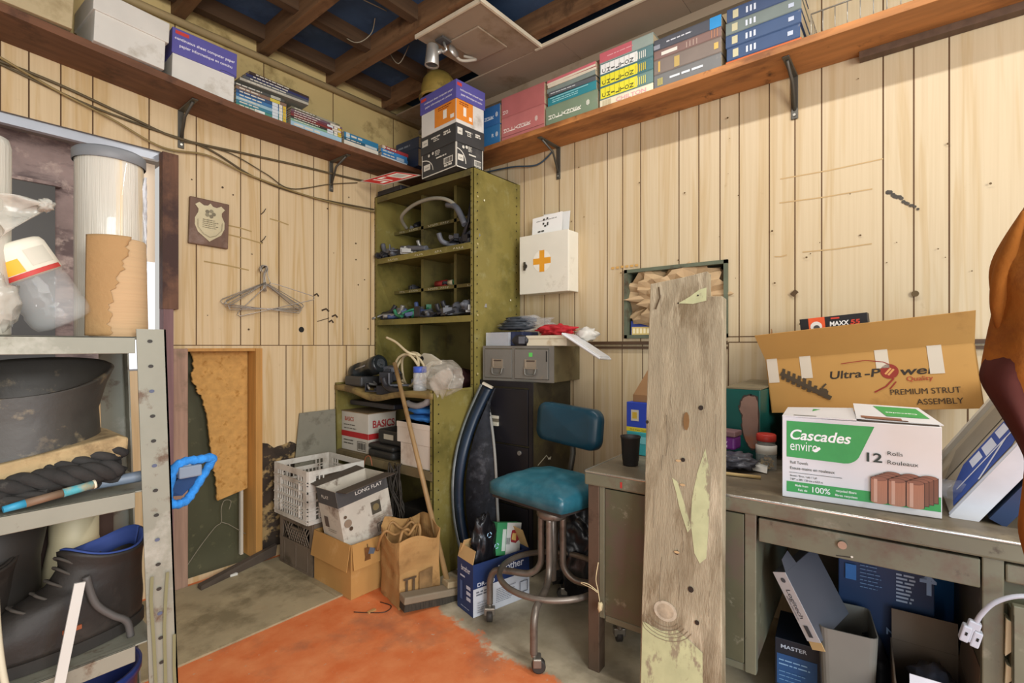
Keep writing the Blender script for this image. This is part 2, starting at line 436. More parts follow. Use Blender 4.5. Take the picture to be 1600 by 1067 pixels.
# opening at the left of the back wall: masonry, a dark pane and a bright pane beyond
BLK = mat('mauve_masonry', '#93817c', .9, var=.2, scale=9, dirt=[('#6b5c5a', 4, .4, (1, 1, 3)), ('#b9a69c', 12, .25, (1, 1, 1))], bump=.8, bscale=30)
m = MB().box(-.7, .62, 3.10, 3.16, 1.0, 2.3)
tag(m.build('wall_beyond', BLK), kind='structure')
wf = MB().box(-.7, .86, 2.885, 3.3, 2.175, 2.24).box(-.7, .86, 2.885, 3.3, 1.04, 1.10).build('window_2', mat('reveal_grey', '#8a8580', .8)); tag(wf, kind='structure')
MB().box(-.6, .80, 2.90, 2.93, 2.135, 2.175).build('head_strip', mat('galvanised', '#b9bec6', .35, .6, var=.1), wf)  # pale colour stands in for the light reflected along the window head
MB().box(.12, .44, 3.06, 3.10, 1.15, 1.95).build('dark_panel', mat('dark_panel', '#3d3a35', .4, var=.2, scale=3), wf)
MB().box(.10, .46, 3.05, 3.10, 1.95, 1.965).build('sill', BLK, wf)
MB().box(.62, .84, 3.12, 3.14, 1.10, 1.66).build('pane', mat('daylit_pane', '#eef3fb', .3, var=.02, emit=.75), wf)
MB().box(.62, .84, 3.12, 3.15, 1.66, 2.175).build('curtain', mat('cream_curtain', '#e4d3bd', .8, var=.08, scale=5, stretch=(6, 6, .3), emit=.25), wf)
jb = mat('old_timber', '#6e4d3a', .7, var=.3, scale=5, stretch=(8, 8, .6), dirt='#46302a', dscale=3, damt=.4)
tag(MB().box(.795, .862, 2.835, 2.885, 1.40, 2.165).build('trim_4', jb), kind='structure')
pk = mat('pinkish_stud', '#9d7f6c', .7, var=.25, scale=5, stretch=(8, 8, .5), dirt='#7c6a55', dscale=4, damt=.3)
tag(MB().box(.80, .842, 2.84, 2.90, 0, 1.40).build('trim_5', mat('mauve_stud', '#7e6060', .7, var=.2, scale=5, stretch=(8, 8, .5))), kind='structure')
tag(MB().box(.842, .907, 2.845, 2.90, 0, 1.205).build('trim_6', pk, bev=.003), kind='structure')
OSB = mat('tan_fibreboard', '#c59755', .85, var=.14, scale=30, dirt=[('#a87838', 25, .3, (1, 1, 1))], bump=.5, bscale=80)
tim = mat('orange_timber', '#b98746', .6, var=.15, scale=5, stretch=(8, 8, .5))
m = MB().box(1.247, 1.283, 2.866, 3.05, .02, 1.205).box(.907, 1.247, 2.872, 3.05, 1.19, 1.206)
tag(m.build('trim_7', tim), kind='structure')
tag(MB().box(.86, 1.30, 3.04, 3.06, -.05, 1.3).build('door_1', mat('dark_green_door', '#4a4a33', .55, var=.12, scale=4, dirt='#6a6648', dscale=20, damt=.18)), kind='structure')
# the torn board
rd = random.Random(5)
ed = [(.955, 1.19), (.968, 1.15), (.972, 1.10), (.962, 1.07), (.968, 1.03), (.985, 1.0), (.99, .97), (1.012, .95), (1.018, .90), (1.03, .87), (1.038, .80), (1.048, .76), (1.052, .68), (1.062, .62), (1.068, .55), (1.078, .50), (1.085, .42), (1.088, .37)]
e2 = []
for (a, b), (c, d) in zip(ed, ed[1:]):
    for k in range(4):
        u = k / 4; e2.append((a + (c - a) * u + rd.uniform(-.004, .004), b + (d - b) * u))
pl = e2 + [ed[-1], (1.244, .405), (1.244, 1.19)]
one(MB().prism3([(x, 2.965, z) for x, z in pl], (0, .014, 0)).build('torn_board', OSB), 'tan fibreboard sheet with a ragged torn left edge in the low doorway', 'board')
m = MB().box(1.21, 1.225, 2.975, 2.995, .03, .40).build('strip', mat('white_strip', '#b9b2a2', .6)); tag(m, 'narrow pale strip standing in the low doorway under the torn board', 'strip')

# ceiling: dark deck on joists, some ceiling tiles left
deck = tag(MB().box(-1.6, XR, -1.6, YB, 2.985, 3.1).build('ceiling', mat('navy_deck', '#37506f', .9, var=.3, scale=3, dirt='#4d6b92', dscale=2, damt=.35)), kind='structure')
JW = mat('joist_wood', '#76573a', .75, var=.25, scale=5, stretch=(8, .6, 8), dirt='#4a341f', dscale=4, damt=.3)
JD = mat('joist_dark', '#4f3a26', .8, var=.25, scale=5, stretch=(.6, 8, 8))
for x in (-.37, .04, .455, .87, 1.284, 1.708, 2.128): MB().box(x - .028, x + .028, -1.6, YB, 2.865, 2.985).build('joist', JW, deck)
for y in (2.80, 2.43, 2.02, 1.55, 1.1): 
    for a, b in ((.07, .43), (.48, .84), (.9, 1.256), (1.312, 1.68), (1.736, 2.1)):
        if y == 1.55 and a > 1.7: continue
        MB().box(a, b, y - .026, y + .026, 2.905, 2.985).build('blocking', JD, deck)
TILE = mat('ceiling_tile', '#9c8b76', .8, var=.06, scale=2, dirt='#857259', dscale=2.5, damt=.3)
EDGE = mat('tile_edge', '#d8cdb4', .6)
for a, b in ((2.64, YB), (2.09, 2.638), (1.47, 2.088), (.85, 1.468), (.23, .848), (-.4, .228), (-1.6, -.402)):
    MB().box(2.20, XR, a, b, 2.845, 2.855).build('border_tile', TILE, deck)
tag(MB().box(2.188, 2.20, -1.6, 1.62, 2.84, 2.858).build('trim_8', EDGE), kind='structure')
tag(MB().box(2.43, XR, -1.6, YB, 2.80, 2.844).build('trim_9', TILE), kind='structure')
for pts in ([(1.5, 2.5, 2.98), (1.56, 2.38, 2.88), (1.62, 2.32, 2.93), (1.6, 2.25, 2.98)], [(1.87, 2.3, 2.98), (1.84, 2.36, 2.88), (1.8, 2.42, 2.98)], [(1.0, 1.9, 2.975), (1.3, 2.1, 2.93), (1.6, 2.15, 2.975)]):
    MB().tube(smooth(pts), .003, 5).build('loose_wire', mat('pale_wire', '#8f8672', .6), deck)

# shelves on brackets
SHL = mat('shelf_dark_wood', '#6e4932', .65, var=.25, scale=4, stretch=(.8, 7, 7), dirt='#432a1c', dscale=4, damt=.3)
SHR = mat('shelf_orange_wood', '#a8703c', .6, var=.22, scale=4, stretch=(7, .8, 7), dirt=[('#7a4b26', 5, .35, (1, .3, 1)), ('#4b2c17', 9, .17, (1, 1, 1))])
def shz(x):                                 # sagging underside of the left shelf
    P_ = [(-1.6, 2.50), (.0, 2.478), (.25, 2.457), (.65, 2.425), (.9, 2.405), (1.1, 2.39), (1.5, 2.386), (2.0, 2.39), (2.5, 2.392)]
    for (a, b), (c, d) in zip(P_, P_[1:]):
        if a <= x <= c: return b + (d - b) * (x - a) / (c - a)
    return 2.39
def shelf_pt(u, v):
    x = -.9 + 3.36 * u; z = shz(x); y0, y1 = 2.625, 2.878
    return [(x, y0, z), (x, y1, z), (x, y1, z + .032), (x, y0, z + .032), (x, y0, z)][round(v * 4)]
o = MB().grid(lambda u, v: shelf_pt(u, v), 28, 4, False).build('wall_shelf', SHL)
one(o, 'long dark wooden shelf sagging along the back wall', 'shelf')
o = MB().box(2.235, XR - .002, -1.2, 2.62, 2.402, 2.432).build('wall_shelf', SHR, bev=.002)
one(o, 'long orange brown wooden shelf along the right wall', 'shelf')
one(MB().box(2.425, XR - .001, -1.2, .175, 2.374, 2.4015).build('ledger_board', BROWN), 'dark wooden batten under the right end of the right shelf', 'batten')
BKT = mat('bracket_grey', '#5b5850', .45, .5, var=.2)
def bracket(label, x, y, z, rz):
    t = thing('shelf_bracket', label, 'bracket', (x, y, z), rz, 'grey shelf brackets')
    MB().box(-.014, .014, -.006, 0, -.19, 0).build('wall_leg', BKT, t, bev=.003)
    MB().box(-.014, .014, -.20, 0, -.006, 0).build('shelf_leg', BKT, t, bev=.003)
    MB().tube([(0, -.005, -.15), (0, -.06, -.045), (0, -.17, -.006)], .007, 6).build('rib', BKT, t)
    MB().cyl((0, -.006, -.172), (0, -.011, -.172), .006, seg=10).build('screw', mat('screw_steel', '#b5b1a6', .3, .8), t)
bracket('grey shelf bracket on the back wall above the shield plaque', .885, YB - .001, shz(.885), 0)
bracket('grey shelf bracket on the back wall left of the red sign', 1.715, YB - .001, shz(1.715), 0)
bracket('grey shelf bracket on the right wall under the tall blue book stack', XR - .001, .41, 2.402, -90)
bracket('grey shelf bracket on the right wall above the first aid cabinet', XR - .001, 1.65, 2.402, -90)
# cables along the back wall
CB = mat('old_cable', '#5d5038', .6, var=.3, scale=10); CB2 = mat('tan_cable', '#8f7a4e', .6)
def cable(label, pts, r, m, nm='wall_cable'):
    one(MB().tube(smooth(pts, 8), r, 6).build(nm, m), label, 'cable', 'cables on the back wall')
y = YB - .012
cable('dark cable hugging the back wall just under the shelf', [(-.6, y, 2.40), (.24, y, 2.37), (.65, y, 2.30), (.87, y, 2.26), (1.2, y, 2.28), (1.5, y, 2.30), (1.9, y, 2.32), (2.03, y, 2.34)], .006, CB)
cable('thin dark cable looping below the shelf bracket on the back wall', [(.24, y, 2.36), (.5, y, 2.30), (.75, y, 2.27), (1.0, y, 2.25), (1.25, y, 2.16), (1.55, y, 2.13), (2.03, y, 2.15)], .005, CB)
cable('tan cable crossing from the left of the opening to the red sign', [(.2, y-.01, 2.40), (.4, y-.01, 2.32), (.6, y-.01, 2.26), (.8, y-.01, 2.19), (1.0, y-.01, 2.21), (1.2, y-.01, 2.165), (1.6, y-.01, 2.125), (2.03, y-.01, 2.13)], .005, CB2)
cable('thin wire drooping between the two brackets of the back wall', [(.88, y, 2.25), (1.1, y, 2.26), (1.3, y, 2.20), (1.45, y, 2.15), (1.7, y, 2.24), (1.9, y, 2.30)], .003, CB)
cable('blue cable under the right shelf beside the green cabinet', [(2.45, 2.3, 2.38), (2.45, 2.0, 2.36), (2.455, 1.8, 2.33), (2.455, 1.68, 2.385)], .005, mat('blue_cable', '#3c4f5e', .5))
# ---------------------------------------------------------------- olive steel shelving
OLV = mat('olive_enamel', '#80753c', .5, var=.1, scale=4, dirt=[('#5c5628', 3, .35, (1, 1, 1)), ('#8d8758', 14, .18, (1, 1, 1))], dsoft=.2)
OLD = mat('olive_dull', '#6b6236', .6, var=.12, scale=5, dirt='#4b4429', dscale=4, damt=.35)
HOLE = flat('#16140e', .9)
CHALK = flat('#cfc9b0', .8)
CX0, CX1, CY0, CY1, CZ = 2.04, 2.462, 1.94, 2.872, 2.235
t = thing('bin_cabinet', 'tall olive green steel cabinet of open bins in the corner', 'cabinet', ((CX0 + CX1) / 2, (CY0 + CY1) / 2, 0))
m = MB().box(CX0, CX1, CY0, CY0 + .004, 0, CZ).box(CX0, CX0 + .003, CY0, CY0 + .024, 0, CZ).box(CX1 - .03, CX1, CY0 - .002, CY0, 0, CZ); m.build('side_panel', OLV, t, W=True)
m = MB().box(CX0, CX1, CY1 - .004, CY1, 0, CZ).box(CX0, CX0 + .003, CY1 - .024, CY1, 0, CZ); m.build('side_panel', OLV, t, W=True)
MB().box(CX1 - .004, CX1, CY0, CY1, 0, CZ).build('back_panel', OLD, t, W=True)
MB().box(CX0, CX1, CY0, CY1, CZ - .004, CZ).box(CX0, CX0 + .004, CY0 + .024, CY1 - .024, CZ - .042, CZ).build('top_panel', OLD, t, W=True)
for z in (1.81, 1.394):
    sh = MB().box(CX0 + .002, CX1, CY0 + .005, CY1 - .005, z - .004, z).box(CX0 - .001, CX0 + .004, CY0 + .02, CY1 - .02, z - .036, z).build('shelf', OLV, t, W=True)
    if z > 1.5:
        P = Print(sh, frame((CX0 - .001, 0, 0), (0, -1, 0), (0, 0, 1)), W=True)
        rd = random.Random(4)
        for y0, n in ((2.72, 5), (2.45, 4), (2.26, 3), (2.1, 4)):
            for k in range(n): P.line([(-y0 + k * .022, z - .03 + rd.uniform(0, .006)), (-y0 + k * .022 + rd.uniform(-.004, .012), z - .016), (-y0 + k * .022 + .012, z - .03 + rd.uniform(0, .01))], .0035, CHALK)
        P.done('chalk_marks')
for z in (2.022, 1.605):
    sh = MB().box(2.20, CX1 - .004, CY0 + .005, CY1 - .005, z - .003, z).box(2.198, 2.202, CY0 + .005, CY1 - .005, z - .022, z).build('shelf', OLD, t, W=True)
    P = Print(sh, frame((2.198, 0, 0), (0, -1, 0), (0, 0, 1)), W=True); rd = random.Random(8)
    for y0, n in ((2.80, 3), (2.70, 5), (2.50, 5), (2.38, 4), (2.14, 4)):
        for k in range(n): P.line([(-y0 + k * .02, z - .018), (-y0 + k * .02 + rd.uniform(-.004, .01), z - .006), (-y0 + k * .02 + .01, z - .017 + rd.uniform(0, .008))], .003, CHALK)
    P.done('chalk_marks')
for za, zb in ((1.811, CZ - .005), (1.395, 1.80)):
    for y in (2.565, 2.25): MB().box(2.20, CX1 - .004, y - .002, y + .002, za, zb).box(2.198, 2.20, y - .012, y + .012, za, zb).build('divider', OLD, t, W=True)
MB().box(2.22, CX1 - .004, 2.60, 2.604, .9, 1.36).box(2.218, 2.22, 2.585, 2.61, .9, 1.36).build('divider', OLD, t, W=True)
P = Print(t, frame((0, CY0, 0), (1, 0, 0), (0, 0, 1)), W=True)         # right side: a = x
for z in [1.0 + .052 * k for k in range(24)]:
    P.disc(CX0 + .025, z, .0045, HOLE, 8); P.disc(CX1 - .04, z, .0045, HOLE, 8)
for z in (1.05, 1.385, 1.79, 2.06): P.disc(CX0 + .025, z + .01, .006, '#b5a878', 8)
P.disc(2.12, 2.06, .006, '#d8d2b0', 8); P.disc(2.36, 1.5, .006, '#d8d2b0', 8)
P.done('bolt_holes')
P = Print(t, frame((CX0, 0, 0), (0, -1, 0), (0, 0, 1)), W=True)
for z in [1.0 + .04 * k for k in range(31)]:
    P.disc(-CY0 - .012, z, .0035, HOLE, 8); P.disc(-CY1 + .012, z, .003, HOLE, 8)
P.done('bolt_holes')

# lower unit standing in front of it, its top plate sagging
LX0, LX1, LY0, LY1 = 1.74, 2.034, 1.945, 2.872
t = thing('low_bookcase', 'low olive green steel shelf unit with a sagging top under the tall cabinet', 'shelf unit', ((LX0 + LX1) / 2, (LY0 + LY1) / 2, 0))
for y in (LY0, LY1 - .004):
    s_ = MB().box(LX0, LX1, y, y + .004, 0, .985).box(LX0, LX0 + .003, y if y == LY0 else y - .02, y + .004 if y > LY0 else y + .024, 0, .985).build('side_panel', OLV, t, W=True)
def topz(y):
    u = (y - LY0) / (LY1 - LY0); return .972 - .045 * math.exp(-((u - .56) / .2) ** 2)
MB().grid(lambda u, v: (LX0 + (LX1 - LX0) * u, LY0 + (LY1 - LY0) * v, topz(LY0 + (LY1 - LY0) * v)), 2, 24).grid(
    lambda u, v: (LX0 - .002, LY0 + (LY1 - LY0) * v, topz(LY0 + (LY1 - LY0) * v) - .032 * u), 2, 24).build('top_panel', mat('olive_top', '#8a7647', .6, var=.15, dirt='#5b4a30', dscale=5, damt=.4), t, W=True, solid=.003)
MB().box(LX0, LX1, LY0 + .005, LY1 - .005, .555, .56).box(LX0 - .002, LX0 + .003, LY0 + .005, LY1 - .005, .512, .56).build('shelf', mat('olive_shelf_tan', '#77694a', .7, var=.15, dirt='#564a32', dscale=5, damt=.4), t, W=True)
MB().box(LX1 - .004, LX1, LY0, LY1, 0, .93).build('back_panel', OLD, t, W=True)
P = Print(t, frame((0, LY0, 0), (1, 0, 0), (0, 0, 1)), W=True)
for z in [.06 + .05 * k for k in range(18)]: P.disc(LX0 + .035, z, .004, HOLE, 8)
P.disc(LX0 + .03, .955, .006, '#cfc9b0', 8); P.done('bolt_holes')
P = Print(t, frame((LX0, 0, 0), (0, -1, 0), (0, 0, 1)), W=True)
for z in [.06 + .045 * k for k in range(20)]: P.disc(-LY0 - .012, z, .0035, HOLE, 8); P.disc(-LY1 + .012, z, .0035, HOLE, 8)
P.done('bolt_holes')

# ---- fittings piled in the bins
STEEL = mat('dull_steel', '#8f8d88', .4, .5, var=.2); BLKP = mat('black_plastic', '#26262a', .42, var=.25, scale=12)
GRYP = mat('grey_plastic', '#5b5d63', .5, var=.2, scale=12); RUB = mat('rubber_grey', '#4e4d49', .6, var=.2)
def fit_connector(M, m, s=1):
    b = MB().box(-.022*s, .022*s, -.014*s, .014*s, 0, .022*s, M).box(-.016*s, .016*s, -.028*s, -.014*s, .004*s, .018*s, M).box(.022*s, .034*s, -.006*s, .006*s, .004*s, .016*s, M).box(-.01*s, .01*s, -.005*s, .005*s, .022*s, .028*s, M)
    return b.build('plug_connector', m, bev=.0012)
def fit_bracket(M, m, s=1):
    b = MB().box(-.04*s, .04*s, -.012*s, .012*s, 0, .004*s, M).box(.036*s, .04*s, -.012*s, .012*s, 0, .03*s, M).box(-.04*s, -.012*s, -.016*s, .016*s, .004*s, .016*s, M)
    return b.build('metal_bracket', m, bev=.001)
def fit_sensor(M, m, s=1):
    return MB().lathe([(.004*s, 0), (.012*s, .001), (.012*s, .016*s), (.017*s, .017*s), (.017*s, .026*s), (.008*s, .028*s), (.007*s, .055*s), (.003*s, .057*s)], 12, M).build('sensor', m)
def fit_elbow(M, m, s=1):
    pts = [M @ Vector(p) for p in ((-.05*s, 0, .012*s), (-.015*s, .004*s, .014*s), (.012*s, .01*s, .024*s), (.022*s, .014*s, .05*s))]
    return MB().tube(smooth(pts, 4), .009*s, 8).build('hose_elbow', m)
def fit_clip(M, m, s=1):
    pts = [M @ Vector(p) for p in ((-.05*s, -.02*s, .006), (-.01*s, .01*s, .02*s), (.03*s, -.012*s, .012*s), (.05*s, .02*s, .03*s))]
    return MB().tube(smooth(pts, 4), .0045*s, 6).box(.04*s, .06*s, .01*s, .03*s, .02*s, .04*s, M).build('wire_clip', m)
FITS = (fit_connector, fit_bracket, fit_sensor, fit_elbow, fit_clip)
def pile(n, x0, x1, y0, y1, z, where, grp, mats, seed, s=(1, 1.6), zr=.03):
    rd = random.Random(seed)
    for k in range(n):
        fn = FITS[rd.randrange(5)]; mm = rd.choice(mats)
        u = rd.random() ** 1.5
        M = Matrix.Translation((x0 + (x1 - x0) * rd.random(), y0 + (y1 - y0) * (k + .5) / n, z + zr * u)) @ Matrix.Rotation(rd.uniform(0, 6.28), 4, 'Z') @ Matrix.Rotation(rd.uniform(-.35, .35) if fn is not fit_sensor else PI/2, 4, 'X') 
        if fn is fit_sensor: M = Matrix.Translation((0, 0, .016)) @ M
        o = fn(M, mm, rd.uniform(*s))
        tag(o, 'small %s %s heaped %s' % ({'black_plastic': 'black', 'grey_plastic': 'grey', 'dull_steel': 'steel', 'blue_plastic': 'blue', 'green_plastic': 'green'}[mm.name], o.name.split('.')[0].replace('_', ' '), where), 'car part', grp + ' (' + mm.name.split('_')[0] + ' ' + o.name.split('.')[0].replace('_', ' ') + ')')
BLUP = mat('blue_plastic', '#3a4a72', .45); GRNP = mat('green_plastic', '#2f7a58', .45)
pile(20, 2.06, 2.17, 2.50, 2.84, 1.812, 'at the left on the upper bin shelf', 'fittings at the left of the upper bin shelf', [GRYP, BLKP, STEEL], 11, (1.2, 2.0))
pile(9, 2.07, 2.16, 1.98, 2.24, 1.812, 'at the right on the upper bin shelf', 'fittings at the right of the upper bin shelf', [BLKP, GRYP], 12, (1.1, 1.9), .05)
pile(16, 2.06, 2.18, 2.42, 2.84, 1.396, 'at the left on the lower bin shelf', 'fittings at the left of the lower bin shelf', [GRYP, BLKP, STEEL, BLUP, GRNP], 13, (1.2, 2.0))
pile(16, 2.06, 2.18, 1.97, 2.40, 1.396, 'at the right on the lower bin shelf', 'fittings at the right of the lower bin shelf', [GRYP, BLKP, STEEL], 14, (1.4, 2.3), .055)
pile(7, 2.24, 2.38, 2.32, 2.85, 1.607, 'in the shaded bins under the chalked shelf edge', 'fittings in the shaded middle bins', [BLKP, GRYP], 15)
pile(4, 2.24, 2.38, 2.6, 2.85, 2.024, 'in the top left bin', 'fittings in the top left bin', [BLKP, GRYP], 16)
one(MB().tube(smooth([(2.2, 2.73, 2.03), (2.1, 2.66, 2.08), (2.08, 2.5, 2.13), (2.07, 2.3, 2.13), (2.10, 2.18, 2.09), (2.13, 2.10, 1.98), (2.12, 2.05, 1.93)], 6), .012, 8).build('radiator_hose', mat('tan_hose', '#8d8878', .5)), 'long pale hose arching across the upper bins', 'hose')
one(MB().tube(smooth([(2.12, 2.24, 2.09), (2.10, 2.14, 2.05), (2.08, 2.05, 1.93)], 6), .019, 8).build('ribbed_hose', GRYP), 'thick grey hose end hanging at the right of the upper bins', 'hose')
one(MB().tube([(2.08, 2.08, 1.83), (2.10, 2.04, 1.95), (2.09, 1.99, 2.10)], .012, 8).box(2.07, 2.11, 2.02, 2.06, 1.83, 1.87).build('lever_arm', BLKP), 'black lever standing upright at the right of the upper bins', 'car part')
one(MB().tube(smooth([(2.07, 2.62, 1.86), (2.065, 2.5, 1.845), (2.075, 2.38, 1.832)], 5), .017, 8).build('short_hose', GRYP), 'short grey hose lying across the front of the upper bin shelf', 'hose')
one(MB().cyl((2.24, 2.47, 1.628), (2.24, 2.37, 1.628), .022).build('red_valve', mat('red_plastic', '#8e2b2a', .4)), 'dark red cylinder lying in the middle bin', 'car part')
t = thing('flow_valve', 'green and cream valve lying beside the red cylinder in the bins', 'valve', (2.24, 2.30, 1.607))
MB().cyl((0, .05, .022), (0, .0, .022), .018).build('cream_cap', mat('cream_plastic', '#c9bfa0', .5), t); MB().cyl((0, 0, .022), (0, -.05, .022), .022).build('barrel', GRNP, t)
t = thing('orange_solenoid', 'small white capped brown solenoid in the right hand bin', 'car part', (2.22, 2.03, 1.607))
MB().box(-.03, .03, -.04, .04, 0, .05).build('body', mat('brown_plastic', '#6b3d2a', .5), t, bev=.004); MB().cyl((0, .03, .075), (0, .09, .085), .018).build('cap', mat('cream_plastic'), t); MB().cyl((0, -.01, .05), (0, .035, .075), .012).build('neck', mat('brown_plastic'), t)

# ---- paper boxes and the old helmet on top of the cabinet
def paper_box(label, w, d, h, lidh, loc, rz, body, lid, deco, grp=None, over=.006):
    t = thing('paper_box', label, 'box', loc, rz, grp)
    bo = MB().box(-w/2, w/2, -d/2, d/2, 0, h - .002).build('carton', body, t, bev=.002)
    lo = MB().box(-w/2 - over, w/2 + over, -d/2 - over, d/2 + over, h - lidh, h).build('lid', lid, t, bev=.002)
    deco(t, bo, lo); return t
WHT = mat('white_card', '#d8d5cc', .6, var=.05, scale=8, dirt='#a59c8a', dscale=3, damt=.2)
CHAR = mat('charcoal_card', '#3c3c3b', .6, var=.1, scale=8, dirt='#55534f', dscale=4, damt=.25)
PUR = mat('violet_card', '#5c58a0', .55, var=.06, scale=8); ORG = '#e0892f'; IVO = '#d6d2c4'
bw, bd = .205, .325                                   # front faces -y here, long face -x
def bk_deco(t, bo, lo):
    for fc, W_ in (('left', bd), ('front', bw)):
        P = Print(bo, face(fc, bw, bd, 0)); k = W_
        P.box(.003, .003, k - .006, .142, .006, IVO)
        P.rect(.06 * k, .04, .2 * k, .035, IVO); P.text('20M', .16 * k, .05, .014, '#3c3c3b', .12 * k)
        P.line([(.02 * k + .25 * k * math.sin(a / 8 * PI / 2) * 1.3, .03 + .075 * math.cos(a / 8 * PI / 2)) for a in range(9)], .006, IVO)
        P.rect(.66 * k, .035, .26 * k, .036, IVO); P.bars(.68 * k, .04, .22 * k, .026, '#3c3c3b', 12)
        P.rect(.68 * k, .018, .1 * k, .012, IVO); P.rect(.8 * k, .018, .1 * k, .012, IVO)
        P.lines(.45 * k, .085, .3 * k, 1, .01, .008, IVO, 2); P.lines(.42 * k, .105, .16 * k, 4, .008, .004, IVO, 3)
        P.disc(.24 * k, .12, .009, IVO); P.disc(.36 * k, .125, .009, IVO); P.done()
        P = Print(lo, face(fc, bw + .012, bd + .012, 0)); z0 = .155
        P.rect(.05 * k, z0 + .03, .18 * k, .038, IVO); P.text('20M', .14 * k, z0 + .042, .014, '#3c3c3b', .1 * k)
        P.lines(.33 * k, z0 + .055, .3 * k, 1, .01, .008, IVO, 5); P.lines(.4 * k, z0 + .035, .18 * k, 2, .01, .005, IVO, 6)
        P.lines(.7 * k, z0 + .045, .25 * k, 2, .012, .009, IVO, 7); P.done()
paper_box('charcoal copy paper box under the violet lidded box on the green cabinet', bw, bd, .245, .105, (2.088, 2.165, CZ + .0005), -5, CHAR, CHAR, bk_deco)
def vi_deco(t, bo, lo):
    for fc, W_ in (('left', bd), ('front', bw + .01)):
        P = Print(bo, face(fc, bw + .008, bd, 0)); k = W_
        x0 = .40 * k if fc == 'left' else .0
        P.rect(x0, .02, .58 * k, .115, ORG); P.rect(x0 + .24 * k, .05, .1 * k, .05, '#efe9da'); P.rect(x0 + .44 * k, .035, .1 * k, .022, '#efe9da')
        P.lines(x0 + .1 * k, .108, .4 * k, 2, .011, .005, '#8a3a1c', 4); P.done()
        P = Print(lo, face(fc, bw + .02, bd + .012, 0)); z0 = .135
        P.rect(.03 * k, z0 + .072, .16 * k, .018, '#c8423c'); P.text('continuous sheet computer paper', .54 * k, z0 + .05, .016, '#ece9f4', .82 * k, .012)
        P.text('papier informatique en continu', .54 * k, z0 + .024, .016, '#ece9f4', .76 * k, .012); P.done()
paper_box('white box with orange print and violet lid stacked above the charcoal box', bw + .008, bd, .24, .105, (2.085, 2.160, CZ + .247), -4, WHT, PUR, vi_deco)
t = thing('hard_hat', 'scuffed mustard yellow helmet lying on the violet lidded box', 'helmet', (2.075, 2.265, CZ + .488))
HY = mat('mustard_helmet', '#97803e', .55, var=.2, scale=10, dirt='#5e4d26', dscale=7, damt=.4)
def dome(a, z): return 1 + .05 * math.cos(2 * a)
MB().lathe([(.106, .0), (.108, .016), (.105, .07), (.094, .115), (.07, .15), (.04, .17), (.001, .178)], 28, wob=dome, cap=False).build('shell', HY, t, solid=.004)
MB().lathe([(.107, .0), (.122, .002), (.122, .008), (.108, .012)], 28, wob=dome, cap=False).build('brim', HY, t)

# red and white sign resting at the cabinet's corner and the black box below it
A, B_, C_, = Vector((1.868, 2.79, 2.285)), Vector((1.93, 2.62, 2.242)), Vector((2.02, 2.37, 2.275))
D_ = A + (C_ - B_) * .98
nrm = (B_ - A).cross(C_ - B_).normalized()
if nrm.z < 0: nrm = -nrm
t = thing('red_sign', 'red and white board sign lying tilted on the cabinet corner', 'sign', A)
MB().prism3([A, B_, C_, D_], nrm * .012).build('board', mat('board_grey', '#bdb7a8', .6), t, W=True)
M = frame(A, B_ - A, -(nrm.cross(B_ - A)))
Lb = (B_ - A).length; Lw = abs((C_ - B_).dot((nrm.cross(B_ - A)).normalized()))
P = Print(t, frame(B_, C_ - B_, (B_ - A).cross(C_ - B_).cross(C_ - B_) * (1 if ((B_ - A).cross(C_ - B_).cross(C_ - B_)).dot(A - B_) > 0 else -1)), W=True)
if P.M.to_3x3().col[2].z > 0: P.o = -.0135
g = 1 if P.o > 0 else -1
Lc = (C_ - B_).length; Hh = ((A - B_) - (C_ - B_).normalized() * (A - B_).dot((C_ - B_).normalized())).length
sk = (A - B_).dot((C_ - B_).normalized())
def sq(a, b): return (a * Lc + b * sk, b * Hh)
for q, c in (([(.03, .05), (.97, .05), (.97, .95), (.03, .95)], '#b5322a'), ([(.60, .15), (.90, .15), (.90, .8), (.60, .8)], '#d9cfbd'), ([(.64, .25), (.86, .25), (.86, .7), (.64, .7)], '#a9a496'),
             ([(.1, .2), (.28, .2), (.28, .32), (.1, .32)], '#dfd6c6'), ([(.22, .32), (.28, .32), (.28, .8), (.22, .8)], '#dfd6c6'), ([(.34, .2), (.40, .2), (.40, .8), (.34, .8)], '#dfd6c6'), ([(.40, .68), (.54, .68), (.54, .8), (.40, .8)], '#dfd6c6')):
    P.poly([sq(a, b) for a, b in q], c)
    if g < 0: P.o -= .0003
P.done('sign_face')
one(MB().box(2.045, 2.12, 2.60, 2.85, CZ, CZ + .036).build('flat_case', BLKP, bev=.004), 'flat black case under the red sign on the green cabinet', 'case')

